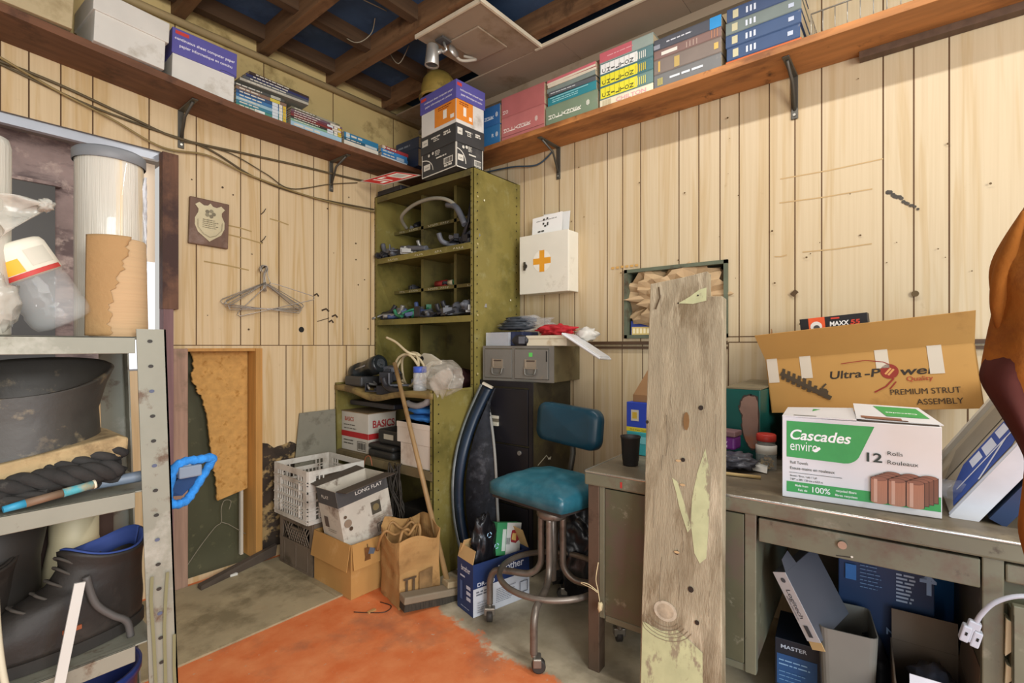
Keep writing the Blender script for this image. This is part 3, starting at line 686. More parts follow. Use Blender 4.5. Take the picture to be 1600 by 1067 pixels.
# ---- things stored in the low unit
t = thing('copy_paper_box', 'white paper box with a red stripe in the low shelf unit', 'box', (1.885, 2.72, .5605), 0)
w_, d_, h_ = .205, .29, .245
MB().box(-w_/2, w_/2, -d_/2, d_/2, 0, h_).build('carton', mat('white_card_dusty', '#c9c2b4', .65, var=.08, dirt='#94886f', dscale=3, damt=.25), t, bev=.002)
MB().box(-w_/2-.003, w_/2+.003, -d_/2-.003, d_/2+.003, h_ - .004, h_ + .001).build('lid', mat('tan_lid', '#8f7a5c', .7), t)
for fc, W_ in (('left', d_), ('front', w_)):
    P = Print(t, face(fc, w_, d_, 0)); P.rect(0, .085, W_, .035, '#b3282a')
    if fc == 'front': P.text('BASICS', .55 * W_, .155, .062, '#a83236', .8 * W_, .025)
    else:
        P.text('BASICS', .3 * W_, .185, .036, '#b5553f', .34 * W_, .02); P.lines(.1 * W_, .135, .6 * W_, 2, .022, .006, '#6d675c', 3); P.lines(.1 * W_, .04, .4 * W_, 2, .02, .007, '#5d574c', 5)
        P.box(.62 * W_, .012, .3 * W_, .055, .003, '#3c3833'); P.bars(.64 * W_, .02, .26 * W_, .04, '#3c3833', 10)
    P.done()
DKG = mat('dark_case', '#2b2a27', .5, var=.2, dirt='#4a463c', dscale=6, damt=.25)
t = thing('tool_case', 'black rounded case lying flat beside the red striped box', 'case', (1.87, 2.425, .5605)); MB().box(-.115, .10, -.12, .12, 0, .048).build('base', DKG, t, bev=.018); MB().box(-.115, .10, -.12, .12, .05, .08).build('lid', DKG, t, bev=.014)
t = thing('tool_case', 'upper black case with a pale label on its front', 'case', (1.885, 2.375, .642)); MB().box(-.10, .09, -.11, .11, 0, .085).build('base', DKG, t, bev=.012)
P = Print(t, frame((-.10, .11, 0), (0, -1, 0), (0, 0, 1))); P.rect(.06, .03, .09, .03, '#b3ab97'); P.done('paper_label')
WB = mat('white_box_card', '#d3c8b8', .6, var=.05, dirt='#b09a86', dscale=3, damt=.3)
one(MB().box(1.75, 2.0, 1.957, 2.225, .5605, .685).build('shoe_box', WB, bev=.002), 'lower of the two white boxes on the low unit shelf', 'box')
one(MB().box(1.745, 2.0, 1.957, 2.25, .686, .80).box(1.743, 2.002, 1.955, 2.252, .77, .80).build('shoe_box', WB, bev=.002), 'upper white box under the blue cloth in the low unit', 'box')
BL = mat('bright_blue_cloth', '#2a6cb0', .8, var=.15, scale=9)
m = MB()
for z, x in ((.822, 1.845), (.862, 1.85)): m.blob((x, 2.10, z), (.105, .155, .024), .25, 2, 3, z * 9)
one(m.build('folded_cloth', BL), 'bright blue folded cloth on the upper white box', 'cloth')
one(MB().tube(smooth([(1.78, 2.20, .905), (1.775, 2.17, .893), (1.77, 2.10, .892), (1.77, 2.03, .915), (1.77, 2.0, .945)], 5), [.014]*3 + [.017]*12 + [.02]*6, 10).build('foam_pad', mat('grey_foam', '#8d8a88', .8)), 'grey curved foam pad on the blue cloth', 'pad')
m = MB(); rd = random.Random(2)
for k in range(26):
    a = rd.uniform(0, 6); m.tube(smooth([(1.70 + rd.uniform(-.02, .02), 2.22 + rd.uniform(-.05, .05), .58 - rd.uniform(0, .05)), (1.69 + rd.uniform(-.03, .02), 2.20 + rd.uniform(-.07, .06), .45), (1.69 + rd.uniform(-.03, .02), 2.19 + rd.uniform(-.07, .06), .33), (1.70 + rd.uniform(-.02, .02), 2.2 + rd.uniform(-.05, .05), rd.uniform(.12, .3)), (1.70, 2.2 + rd.uniform(-.05, .05), .42)], 4), .0035, 5)
one(m.build('cable_bundle', mat('dark_cord', '#332d25', .7)), 'tangle of dark cords hanging over the low unit shelf', 'cables')
one(MB().box(1.80, 2.0, 2.0, 2.30, .004, .31).build('storage_box', mat('near_black_card', '#2a2620', .7, var=.15), bev=.004), 'dark box standing in the bottom bay of the low unit', 'box')
one(MB().box(1.80, 2.02, 2.35, 2.8, .845, .875).build('flat_tray', BLKP, bev=.006), 'black flat tray resting on the red striped box', 'tray')
one(MB().tube(smooth([(1.70, 2.42, .53), (1.70, 2.44, .58), (1.69, 2.47, .57), (1.69, 2.49, .50), (1.68, 2.48, .46)], 5), .003, 5).build('wire_loop', mat('copper_wire', '#9a5a3a', .5)), 'thin copper coloured wire loop behind the wine carton', 'wire')
one(MB().prism3([(1.42, 2.845, .12), (1.735, 2.845, .12), (1.735, 2.868, .817), (1.50, 2.868, .815)], (0, -.006, 0)).build('sheet_panel', mat('grey_sheet', '#807c6c', .6, var=.1, dirt='#5f5a4c', dscale=6, damt=.3)), 'plain grey sheet leaning on the back wall behind the white crate', 'panel')

# ---- pile on the low unit's top
zt = .972
t = thing('fuel_canister', 'black cylindrical canister lying on top of the low unit', 'canister', (1.85, 2.68, 1.075), rot=(0, 0, 0))
M = frame((0, .15, -.045), (1, 0, 0), (0, -.3, 1)) ; ax = Vector((0, -1, .27)).normalized()
p0, p1 = -ax * .14, ax * .14
MB().tube([p0, p0 + ax * .01, p0 + ax * .07, p0 + ax * .072, p0 + ax * .20, p0 + ax * .202, p0 + ax * .27, p1], [.048, .058, .058, .053, .053, .058, .058, .048], 20).build('body', mat('gloss_black', '#1d2224', .3, var=.2), t)
MB().tube([p1, p1 + ax * .006], [.03, .028], 14).tube([p1 + ax*.004, p1 + ax * .02], .012, 10).build('end_cap', mat('silver_black', '#5a6064', .3, .6), t)
MB().tube([p0 + ax*.08 + Vector((-.05,0,.01)), p0 + ax * .19 + Vector((-.05,0,.01))], .006, 8).build('label_strip', STEEL, t)
one(MB().box(1.76, 1.92, 2.62, 2.80, zt - .004, zt + .058).build('control_module', mat('module_grey', '#3a3a3a', .45, var=.15), bev=.012), 'dark grey flat electronic module at the left end of the low unit top', 'module')
M = lambda x, y, z, rz=0: Matrix.Translation((x, y, z)) @ Matrix.Rotation(rz, 4, 'Z')
rd = random.Random(21)
for k, (x, y, z, lab) in enumerate(((1.80, 2.58, .96, 'silver clip bracket in front of the black canister'), (1.79, 2.50, .945, 'small black pedal bracket left of the broom handle'), (1.82, 2.44, .93, 'black moulded duct right of the broom handle'), (1.79, 2.36, .935, 'black ribbed elbow lying in front of the coiled hose'), (1.86, 2.48, 1.0, 'black housing heaped behind the broom handle'), (1.90, 2.36, .98, 'dark grey moulded part behind the blue lidded jar'))):
    fn = (fit_clip, fit_bracket, fit_connector, fit_elbow, fit_connector, fit_bracket)[k]
    o = fn(M(x, y, z, rd.uniform(0, 3)), (STEEL, BLKP, BLKP, BLKP, BLKP, GRYP)[k], (1.5, 1.7, 2.4, 2.0, 2.8, 2.6)[k]); o.name = ('clip_bracket', 'pedal_bracket', 'duct_piece', 'duct_elbow', 'plastic_housing', 'plastic_moulding')[k]; tag(o, lab, 'car part')
one(MB().blob((1.90, 2.52, 1.05), (.05, .09, .05), .3, 3, 3, 3).build('crumpled_part', GRYP), 'crumpled dark grey part against the cabinet bins', 'car part')
m = MB(); HOSE = mat('cream_hose', '#c7b793', .45, var=.06)
pts = []
for k in range(64):
    a = k / 64 * 2 * PI * 3.2 + 1.2; r = .105 + .006 * math.sin(a * .7)
    pts.append((1.905 + .028 * math.sin(a * 1.3) + .012 * k / 64, 2.345 + r * math.cos(a), 1.075 + r * math.sin(a) * .93))
m.tube(pts, .0075, 8)
m.tube(smooth([pts[-1], (1.88, 2.32, 1.18), (1.87, 2.42, 1.24), (1.86, 2.50, 1.27)], 6), .0075, 8)
one(m.build('coiled_hose', HOSE), 'coil of cream plastic tubing standing behind the blue lidded jar', 'hose')
t = thing('clear_jar', 'clear plastic jar with a blue lid on the low unit', 'jar', (1.80, 2.12, zt))
CLR = film('clear_plastic', '#dfe3e6', .62, .1, .2)
MB().lathe([(.034, 0), (.037, .004), (.037, .03), (.0355, .032), (.037, .035), (.037, .06), (.0355, .062), (.037, .065), (.037, .095), (.033, .1)], 24, cap=False).build('jar_body', CLR, t)
MB().lathe([(.036, .1), (.037, .102), (.037, .13), (.034, .133)], 24).build('lid', mat('blue_lid', '#3a55b0', .4), t)
m = MB(); rd = random.Random(6)
for k in range(14): fit = (rd.uniform(-.018, .018), rd.uniform(-.018, .018), rd.uniform(.004, .045)); m.box(fit[0]-.007, fit[0]+.007, fit[1]-.006, fit[1]+.006, fit[2], fit[2]+.008)
m.build('contents', mat('white_bits', '#c9c4ba', .5), t)
BAG = film('clear_bag', '#ddd6c6', .72, .15, .6, 30)
def bagsurf(c, sx, sy, sz, seed, amp=.35):
    return MB().blob(c, (sx, sy, sz), -amp * 1.5, 1.9, 3, seed, facet=True)
one(bagsurf((1.83, 1.97, 1.05), .08, .12, .085, 5, .2).build('plastic_bag', BAG), 'crumpled clear plastic bag at the right end of the low unit', 'bag')
m = MB().grid(lambda u, v: (1.735 - .02 * math.sin(3 * u + 5 * v), 1.95 - .13 * u - .02 * v, 1.06 - .12 * v + .05 * u + .02 * math.sin(9 * u) * v), 10, 8)
one(m.build('plastic_wrap', BAG, solid=.001), 'loose flap of clear plastic drooping over the low unit corner', 'plastic wrap')
t = thing('white_lever', 'cream plastic bracket with a round hole on the bins pile', 'car part', (1.97, 2.24, 1.12))
MB().prism3([(0, .10, .03), (0, .05, .055), (0, -.01, .05), (0, -.10, .01), (0, -.10, -.01), (0, -.02, -.02), (0, .03, -.09), (0, .06, -.08), (0, .06, -.01), (0, .10, 0)], (.016, 0, 0)).build('arm', mat('cream_part', '#c4bca8', .5), t, bev=.003)
MB().cyl((-.001, .06, .022), (-.003, .06, .022), .015).build('hole', HOLE, t)
one(MB().blob((2.14, 2.18, 1.02), (.06, .14, .07), .2, 2, 3, 6).build('dark_bag', mat('black_red_cloth', '#3a1d1d', .8)), 'dark red black bundle at the back of the cabinet floor', 'bundle')
# ---------------------------------------------------------------- on the back wall
t = thing('shield_plaque', 'brown wooden plaque with a pale metal shield hung on the back wall', 'plaque', (1.01, YB - .001, 1.86), rot=(0, R(1.5), 0))
MB().box(-.093, .093, -.022, 0, -.12, .12).build('board', mat('walnut_board', '#6d5140', .5, var=.15, scale=6, stretch=(8, 8, .6), dirt='#8d7466', dscale=4, damt=.3), t, bev=.004)
sh = [(-.07, .083), (-.052, .098), (-.03, .085), (-.012, .088), (0, .102), (.012, .088), (.03, .085), (.052, .098), (.07, .083), (.055, .062), (.056, .045), (.070, .015), (.070, -.02), (.055, -.055), (.02, -.082), (0, -.098), (-.02, -.082), (-.055, -.055), (-.070, -.02), (-.070, .015), (-.056, .045), (-.055, .062)]
so = MB().prism3([(a, -.0225, b) for a, b in sh], (0, -.003, 0)).build('metal_shield', mat('pale_brass', '#bdb190', .35, .35, var=.08), t)
P = Print(so, frame((0, -.0255, 0), (1, 0, 0), (0, 0, 1)))
for k in range(5): P.disc(.017 * math.cos(k * 1.257), .048 + .014 * math.sin(k * 1.257), .010, ('#7c735b', '#8f866b')[k % 2], 10)
P.lines(-.035, -.028, .075, 5, .010, .0028, '#7c735b', 9)
P.line([(-.058, .01), (-.056, -.03), (-.03, -.062), (0, -.075), (.03, -.062), (.056, -.03), (.058, .01)], .002, '#8d8468'); P.done('engraving')
NAIL = mat('nail', '#3c3a38', .4, .7)
for lab, x, z in (('upper bent nail in the back wall panelling', 1.282, 1.965), ('lower bent nail in the back wall panelling', 1.282, 1.81)):
    one(MB().tube([(x, YB + .002, z), (x + .006, YB - .02, z + .012), (x + .012, YB - .032, z + .03)], .0022, 6).build('nail', NAIL), lab, 'nail')
one(MB().tube([(1.284, YB + .002, 1.655), (1.284, YB - .05, 1.665)], .003, 6).build('nail', NAIL), 'nail carrying the bunch of wire hangers', 'nail')
HW = mat('hanger_wire', '#a39c92', .35, .6, var=.2)
def hanger_mesh(w=.2):
    m = MB(); r = .0025
    m.tube(smooth([(-.02, 0, -.02), (-.022, 0, .002), (-.008, 0, .016), (.010, 0, .010), (.010, 0, -.008), (0, 0, -.03), (0, 0, -.085)], 5), r, 5)
    m.tube([(0, 0, -.085), (-.04, 0, -.105), (-w, 0, -.205), (-w - .008, 0, -.218), (-w, 0, -.228), (w, 0, -.228), (w + .008, 0, -.218), (w, 0, -.205), (.04, 0, -.105), (0, 0, -.085), (0, .004, -.13)], r, 5)
    return m
hm = hanger_mesh()
h0 = hm.build('wire_hanger', HW)
for k, (dx, rz, ry, lab) in enumerate(((0, 3, -2, 0), (.006, -4, 1, 0), (-.006, 7, 3, 0), (.01, -8, 5, 0), (-.01, 0, -5, 0), (.004, -16, -16, 1))):
    o = h0 if k == 0 else h0.copy()
    if k: COL.objects.link(o)
    o.location = (1.284 + dx * .5, YB - .028 - .004 * k, 1.655); o.rotation_euler = (R(-5 + k * .6), R(ry), R(rz))
    tag(o, ('thin wire hanger tipped up at the right of the bunch' if lab else 'grey wire clothes hanger bunched with others on the back wall'), 'hanger', None if lab else 'wire hangers on the nail')
# wire hanger lost in the low doorway
one(MB().tube(smooth([(1.155, 2.99, .30), (1.165, 2.99, .345), (1.13, 2.99, .355), (1.115, 2.99, .31), (1.115, 2.99, .24), (1.08, 2.985, .22), (1.0, 2.97, .14), (.915, 2.94, .05)], 5), .002, 5).tube([(1.115, 2.99, .24), (1.15, 2.99, .22), (1.24, 2.98, .14)], .002, 5).build('bent_wire', mat('pale_wire')), 'bent pale wire hanger lying in the low doorway', 'hanger')

# ---------------------------------------------------------------- on the right wall
t = thing('first_aid_cabinet', 'white steel first aid cabinet with a yellow cross on the right wall', 'cabinet', (2.469, 1.685, 1.53), -90)
w_, d_, h_ = .345, .10, .345
AID = mat('aid_white', '#dcd8c8', .45, var=.04, scale=6, dirt='#b8b19c', dscale=5, damt=.18)
MB().box(-w_/2, w_/2, -d_, 0, 0, h_).build('body', AID, t, bev=.004)
dr = MB().box(-w_/2 - .002, w_/2 + .002, -d_ - .012, -d_ - .001, -.002, h_ + .002).build('door', AID, t, bev=.003)
P = Print(dr, frame((-w_/2, -d_ - .012, 0), (1, 0, 0), (0, 0, 1)))
P.disc(.165, .185, .064, '#e9e5d6', 32); yc = '#dd9a2c'; P.rect(.147, .122, .036, .126, yc); P.rect(.102, .167, .126, .036, yc); P.done('yellow_cross')
MB().cyl((-w_/2 + .043, -d_ - .012, .165), (-w_/2 + .043, -d_ - .017, .165), .014).box(-w_/2 + .038, -w_/2 + .048, -d_ - .026, -d_ - .016, .14, .19).build('latch', mat('latch_dark', '#4d4840', .4, .6), dr)
def leaf(label, y0, z0, w, h, lean, ang, col='#e6e5e0', deco=False):
    t = thing('paper_sheet', label, 'paper', (2.40 if deco else 2.445, y0, z0), rot=(R(lean), R(ang), R(-90)))
    MB().box(-w/2, w/2, -.0008, .0008, 0, h).build('sheet', mat('paper_' + col[1:], col, .7, var=.03), t)
    if deco:
        P = Print(t, frame((-w/2, -.0008, 0), (1, 0, 0), (0, 0, 1)))
        P.lines(.03, h - .03, w * .7, 1, .01, .004, '#8a8a88', 2)
        for a, b, c, d in ((.08, .09, .012, .012), (.105, .095, .012, .010), (.078, .065, .012, .012), (.09, .05, .016, .010), (.11, .055, .010, .020)): P.rect(a, b, c, d, '#33332f')
        P.lines(.045, .022, .06, 1, .01, .008, '#33332f', 4); P.done()
leaf('printed white sheet leaning on top of the first aid cabinet', 1.69, 1.877, .215, .12, -8, -3, deco=True)
leaf('plain white sheet behind the printed one on the first aid cabinet', 1.66, 1.877, .19, .135, -5, 2, '#d8d8d4')

# stuffed recess: brown paper and a blue packet
KR = mat('brown_paper', '#b69a74', .75, var=.12, scale=8)
one(MB().blob((2.55, .955, 1.465), (.105, .25, .15), -.5, 3.0, 4, 2, facet=True).build('crumpled_paper', KR), 'big wad of crumpled brown paper stuffed in the wall recess', 'paper')
t = thing('small_carton', 'small blue and cream carton under the brown paper in the recess', 'carton', (2.58, 1.13, 1.278), -90)
MB().box(-.06, .06, -.10, .05, 0, .075).build('carton', mat('blue_card', '#2f3f82', .5), t); P = Print(t, frame((-.06, -.10, 0), (1, 0, 0), (0, 0, 1))); P.rect(.005, .0, .11, .042, '#d6bd78')
for k in range(5): P.rect(.012 + .02 * k, .008, .012, .026, '#f0e2b8')
P.done()
# ---------------------------------------------------------------- ceiling tile with its spotlight
t = thing('loose_ceiling_tile', 'square beige ceiling tile hanging below the open joists', 'ceiling tile', (1.955, 1.815, 2.845), rot=(R(1), R(-1), 0))
MB().box(-.245, .245, -.23, .23, 0, .012).build('tile', TILE, t)
MB().box(-.25, -.24, -.235, .235, -.004, .016).build('edge_strip', EDGE, t); MB().box(-.25, .25, -.24, -.228, -.004, .016).build('edge_strip', EDGE, t)
MB().box(-.12, .11, -.10, .12, -.010, -.001).build('cover_plate', TILE, t, bev=.003)
t = thing('ceiling_spotlight', 'silver cone spotlight with a cable under the loose ceiling tile', 'lamp', (1.80, 1.93, 2.832))
CHR = mat('brushed_alloy', '#b9b8b2', .35, .7, var=.08)
MB().box(-.035, .03, -.03, .03, -.012, 0).build('base', mat('lamp_base_dark', '#4b4a48', .5), t, bev=.002)
MB().tube([(0, 0, -.012), (.012, -.01, -.05), (.0, .01, -.06)], .008, 8).build('arm', CHR, t)
MB().lathe([(.028, .05), (.032, .045), (.034, .0), (.038, -.055), (.036, -.058), (.03, -.05)], 20, Matrix.Translation((-.035, .05, -.075)) @ Matrix.Rotation(R(4), 4, 'X'), cap=False).build('lamp_shade', CHR, t)
MB().tube([(-.035, .05, -.075), (0, .01, -.05)], .012, 8).build('knuckle', CHR, t)
MB().lathe([(.002, 0), (.03, .004), (.034, .012), (.002, .016)], 18, Matrix.Translation((.045, -.02, -.05)) @ Matrix.Rotation(R(75), 4, 'X')).build('back_plate', CHR, t)
MB().tube(smooth([(.03, -.02, -.03), (.09, -.03, -.075), (.17, -.06, -.05), (.20, -.03, -.02), (.17, .02, .0)], 6), .008, 8).build('cable', mat('pale_cable', '#a9a294', .5), t)

# ---------------------------------------------------------------- books on the right shelf
def book(label, w, d, h, col, loc, rz, grp=None, soft=False, cat='book', deco=None, pg='#b9a888'):
    t = thing('book' if not soft else 'paperback_book', label, cat, loc, rz, grp)
    e = .003 if not soft else .0012
    MB().box(-w/2 + e, w/2 - e, -d/2 + e, d/2 - e * (1 if not soft else .2), e, h - e).build('pages', mat('pages_' + pg[1:], pg, .85, var=.15, scale=3, stretch=(1, 1, 90)), t)
    m = mat('cover_' + col[1:], col, .5, var=.08, scale=9, dirt='#8f8a80', dscale=9, damt=.1)
    cv = MB().box(-w/2, w/2, -d/2, d/2, 0, e).box(-w/2, w/2, -d/2, d/2, h - e, h).box(-w/2, w/2, -d/2, -d/2 + e, e, h - e).build('cover', m, t, bev=.001)
    if deco:
        P = Print(cv, frame((-w/2, -d/2, 0), (1, 0, 0), (0, 0, 1))); deco(P, w, h); P.done('spine_print')
    return t
def upright(word, x0, x1, size, c, dz=0, rot=90, w=None):   # letters each turned on their side, one after another along the spine
    def f(P, w_, h):
        n = len(word)
        for k, ch in enumerate(word): P.text(ch, w_ * (x0 + (x1 - x0) * (k + .5) / n) + size * .35, h * .5 + dz - size * .35, size, c, size * .75 if ch not in 'I' else size * .25, .02, 'C', rot)
    return f
def both(*fs):
    def f(P, w, h):
        for q in fs: q(P, w, h)
    return f
def rc(a, b, c, d, col): return lambda P, w, h: P.rect(a * w, b * h, c * w, d * h, col)
def tx(s, a, b, size, col, wd=None): return lambda P, w, h: P.text(s, a * w, b * h, size, col, wd * w if wd else None, .015)
def ln(a, b, wd, n, col, seed=1, th=.005, p=.01): return lambda P, w, h: P.lines(a * w, b * h, wd * w, n, p, th, col, seed)
def emblem(a, col):
    def f(P, w, h):
        for k in range(5): P.rect(a * w + .004 * k, h * .5 - .016 + .003 * abs(k - 2), .0025, .032 - .006 * abs(k - 2), col)
    return f
ZS = 2.4325; XB = 2.25
def stack(y0, y1, rows, d=.20, grp=None):
    z = ZS; cy = (y0 + y1) / 2
    for lab, h, col, *r in rows:
        deco = r[0] if r else None; o = r[1] if len(r) > 1 else {}
        dd = o.get('d', d); wy = (y0 - y1) * o.get('k', 1)
        book(lab, wy, dd, h - .0005, col, (XB + dd / 2 + o.get('dx', 0), cy + o.get('dy', 0), z), -90 + o.get('r', 0), grp, o.get('soft', False), deco=deco, pg=o.get('pg', '#b9a888')); z += h
IV = '#dcd3bb'
hol = lambda c, a=.05: both(upright('HOLLANDER', a, .70, .030, c), emblem(.80, c))
stack(2.20, 1.925, [('lower blue catalogue behind the two stacked paper boxes', .118, '#2e6796', both(tx('R', .80, .4, .03, '#c9d3da'), emblem(.88, '#c9d3da'))),
                    ('upper blue catalogue behind the two stacked paper boxes', .120, '#2f5f92', both(upright('NDER', .55, .82, .028, '#c9d3da'), emblem(.88, '#c9d3da')))])
stack(1.912, 1.60, [('lower thick dusty pink catalogue on the right shelf', .136, '#b06a66', both(hol('#e0cfc4'), rc(0, .16, 1, .012, '#5a2f2e'))),
                    ('upper thick dusty pink catalogue on the right shelf', .121, '#a8625f', upright('HO', .03, .17, .026, '#e0cfc4', -.02))])
stack(1.588, 1.265, [('thick grey green catalogue at the bottom of its stack', .108, '#73846c', hol('#e3e2d2')),
                     ('glossy teal book on the grey green catalogue', .050, '#2f7f88', both(ln(.1, .3, .7, 2, '#8fc3c4', 3), rc(.05, .75, .8, .12, '#7fb9bd')), {'k': .94, 'dx': .004}),
                     ('dark grey book above the glossy teal one', .025, '#55595c', ln(.05, .4, .6, 1, '#b9bcbc', 5), {'k': .9, 'soft': 1, 'r': 2}),
                     ('grey paperback second from the top of the mixed stack', .026, '#7c8780', None, {'k': .96, 'soft': 1, 'r': -2}),
                     ('cream paperback just under the pink topped one', .018, '#cfc4ae', None, {'k': .93, 'soft': 1, 'r': 1}),
                     ('pink spined paperback on top of the mixed stack', .026, '#c46a70', rc(0, 0, 1, .4, '#d9cdb8'), {'k': .95, 'soft': 1, 'r': -1})])
YL = '#d8cf2e'
def chil(bgc, ic, tail): return both(rc(.02, .08, .70, .84, bgc), upright('CHILTON', .04, .66, .028, ic), *[rc(.68 + .035 * k, .15, .018, .6, tail) for k in range(6)], *[rc(.02 + .092 * k, .08, .003, .84, ic) for k in range(1, 7)])
stack(1.252, .966, [('cream manual with faint pink lettering at the stack bottom', .040, '#d8d0b4', both(tx('CHILTON', .6, .2, .028, '#d59a9c', .55), *[rc(.06 + .022 * k, .15, .010, .7, '#b8a880') for k in range(8)])),
                    ('lower of the two yellow banded manuals', .064, '#5f7d78', chil(YL, '#4a4a1c', '#c9c66a'), {'dx': .0}),
                    ('upper of the two yellow banded manuals', .062, '#456f72', chil(YL, '#4a4a1c', '#c9b53c')),
                    ('white banded manual above the yellow banded ones', .058, '#58787a', chil('#e0e0da', '#4a4a48', '#d3d4c9')),
                    ('pink and grey green manual on top of its stack', .056, '#8f9c93', both(rc(0, .1, .62, .9, '#bf6068'), ln(.15, .5, .5, 1, '#d59a9c', 2)))], .215)
stack(.962, .655, [('grey manual with pale title at the bottom of its stack', .068, '#6a6a68', both(*[rc(.06 + .03 * k, .2, .02, .5, '#b5a95a') for k in range(3)], ln(.25, .45, .65, 1, '#c9cfd2', 3, .010))),
                   ('wide brown manual with gilt bars on the spine', .070, '#776a60', both(rc(.07, .15, .03, .7, '#c9a552'), rc(.32, .1, .08, .7, '#b59a58'), rc(.90, .3, .06, .4, '#c9a95a'))),
                   ('thinner brown manual with pale bars on the spine', .043, '#7d625a', both(ln(.12, .3, .25, 1, '#d8d3c6', 2, .016), *[rc(.5 + .05 * k, .15, .012, .6, '#b09a8c') for k in range(4)], *[rc(.86 + .04 * k, .1, .014, .8, '#a9785c') for k in range(3)])),
                   ('dark grey manual with a bright blue corner on top', .052, '#4d4f56', both(rc(.84, 0, .16, 1, '#2f8ac4'), ln(.2, .45, .5, 1, '#c9cbd0', 4, .006), rc(.0, .1, .1, .4, '#8d8f98')))], .21)
nv = lambda s: both(rc(.09, .2, .08, .6, '#b9b28f'), *[rc(.28 + .055 * k, .25, .028, .45, '#c6ccd6') for k in range(3)], rc(.84, .35, .07, .3, '#aeb6c4'))
stack(.637, .350, [('flat orange folder at the bottom of the blue stack', .014, '#c4632f', None, {'d': .19}),
                   ('lowest of the three navy manuals', .058, '#2c4468', nv(1), {'k': .97}), ('middle navy manual under the grey green one', .055, '#344a6c', nv(2)),
                   ('grey green manual between two navy ones', .054, '#6b7570', nv(3)), ('topmost navy manual of the tall blue stack', .058, '#3a4a68', nv(4), {'k': .97})], .21)
# wire basket
WIR = mat('basket_wire', '#a9a69c', .35, .6)
t = thing('wire_basket', 'grey wire basket at the right end of the right shelf', 'basket', (2.355, .08, ZS))
m = MB()
for z in (.004, .10): m.tube([(-.085, -.24, z), (.085, -.24, z), (.085, .24, z), (-.085, .24, z)], .003, 6, True)
m.build('rim', WIR, t)
m = MB()
for k in range(13):
    y = -.24 + .04 * k; m.tube([(-.085, y, .10), (-.085, y, .004), (.085, y, .004), (.085, y, .10)], .0018, 5)
for x in (-.04, 0, .04): m.tube([(x, -.24, .10), (x, -.24, .004), (x, .24, .004), (x, .24, .10)], .0018, 5)
m.build('wire_grid', WIR, t)

# ---------------------------------------------------------------- boxes, magazines and books on the back shelf
def zsl(x): return shz(x) + .0335
KB = mat('tan_box_card', '#b9a883', .65, var=.06, dirt='#96845e', dscale=3, damt=.25)
t = thing('storage_carton', 'tan archive carton at the left end of the back shelf', 'box', (.14, 2.745, zsl(.2)), rot=(0, R(2.6), 0))
MB().box(-.30, .285, -.14, .125, 0, .33).build('carton', KB, t, bev=.003)
P = Print(t, frame((-.30, -.14, 0), (1, 0, 0), (0, 0, 1))); P.text('ND', .50, .115, .05, '#33302a', .07); P.done('handwriting')
t = thing('archive_box', 'white archive box with a full lid on the back shelf', 'box', (.607, 2.745, zsl(.61)), rot=(0, R(2.2), R(3)))
MB().box(-.125, .125, -.14, .12, 0, .145).build('carton', WHT, t, bev=.003)
MB().box(-.133, .136, -.147, .126, .125, .215).build('lid', WHT, t, bev=.003)
t = thing('printer_paper_box', 'white box with a violet printed lid on the back shelf', 'box', (.913, 2.765, zsl(.92)), rot=(0, R(1.6), R(-2)))
MB().box(-.132, .132, -.125, .105, 0, .14).build('carton', WHT, t, bev=.003)
lo = MB().box(-.137, .139, -.131, .108, .125, .243).build('lid', mat('violet_card'), t, bev=.002)
P = Print(lo, frame((-.137, -.131, .125), (1, 0, 0), (0, 0, 1))); P.rect(.012, .092, .055, .016, '#c8423c')
P.text('continuous sheet computer paper', .138, .066, .019, '#ece9f4', .255, .012); P.text('papier informatique en continu', .142, .036, .019, '#ece9f4', .225, .012); P.line([(.2, .0), (.205, .008), (.23, .01), (.275, .003)], .002, '#3a3a55'); P.done()
def row(x0, x1, rows, y=2.645, d=.2, pre=''):
    z = max(zsl(x0), zsl(x1)) + .0005
    for lab, h, col, bands, *r in rows:
        o = r[0] if r else {}
        def deco(P, w, hh, bands=bands, sd=len(lab)):
            for a, b, c in bands: P.rect(a * w, .0005, b * w, hh - .001, c)
            P.lines(.06 * w, hh * .35, .5 * w, 1, .01, hh * .35, '#cfcabb', sd)
        book(lab, (x1 - x0) * o.get('k', 1), d, h - .0004, col, ((x0 + x1) / 2 + o.get('dx', 0), y + d / 2 + o.get('dy', 0), z), o.get('r', 0), None, True, deco=deco); z += h
    return z
yb = [(.70, .12, '#c9d0d4'), (.84, .07, '#d8d3c4'), (.92, .07, '#c8a93a')]
row(1.055, 1.312, [('green and white paperback at the bottom of the left magazine stack', .016, '#4d8a76', [(.35, .2, '#d9dcd2')] + yb), ('teal paperback second from the bottom of the left stack', .017, '#39788a', yb),
    ('pale blue paperback third from the bottom of the left stack', .017, '#8fb0bd', yb), ('mid blue paperback in the middle of the left stack', .018, '#3a6f9e', yb), ('dark blue paperback above the mid blue one on the left', .018, '#2f4d74', yb),
    ('tan backed paperback near the top of the left stack', .018, '#7f6655', [(.66, .2, '#c8b84a')]), ('dark grey magazine on the left paperback stack', .016, '#4a4a46', [(.72, .2, '#a8a89a')], {'r': -2, 'dx': -.01})])
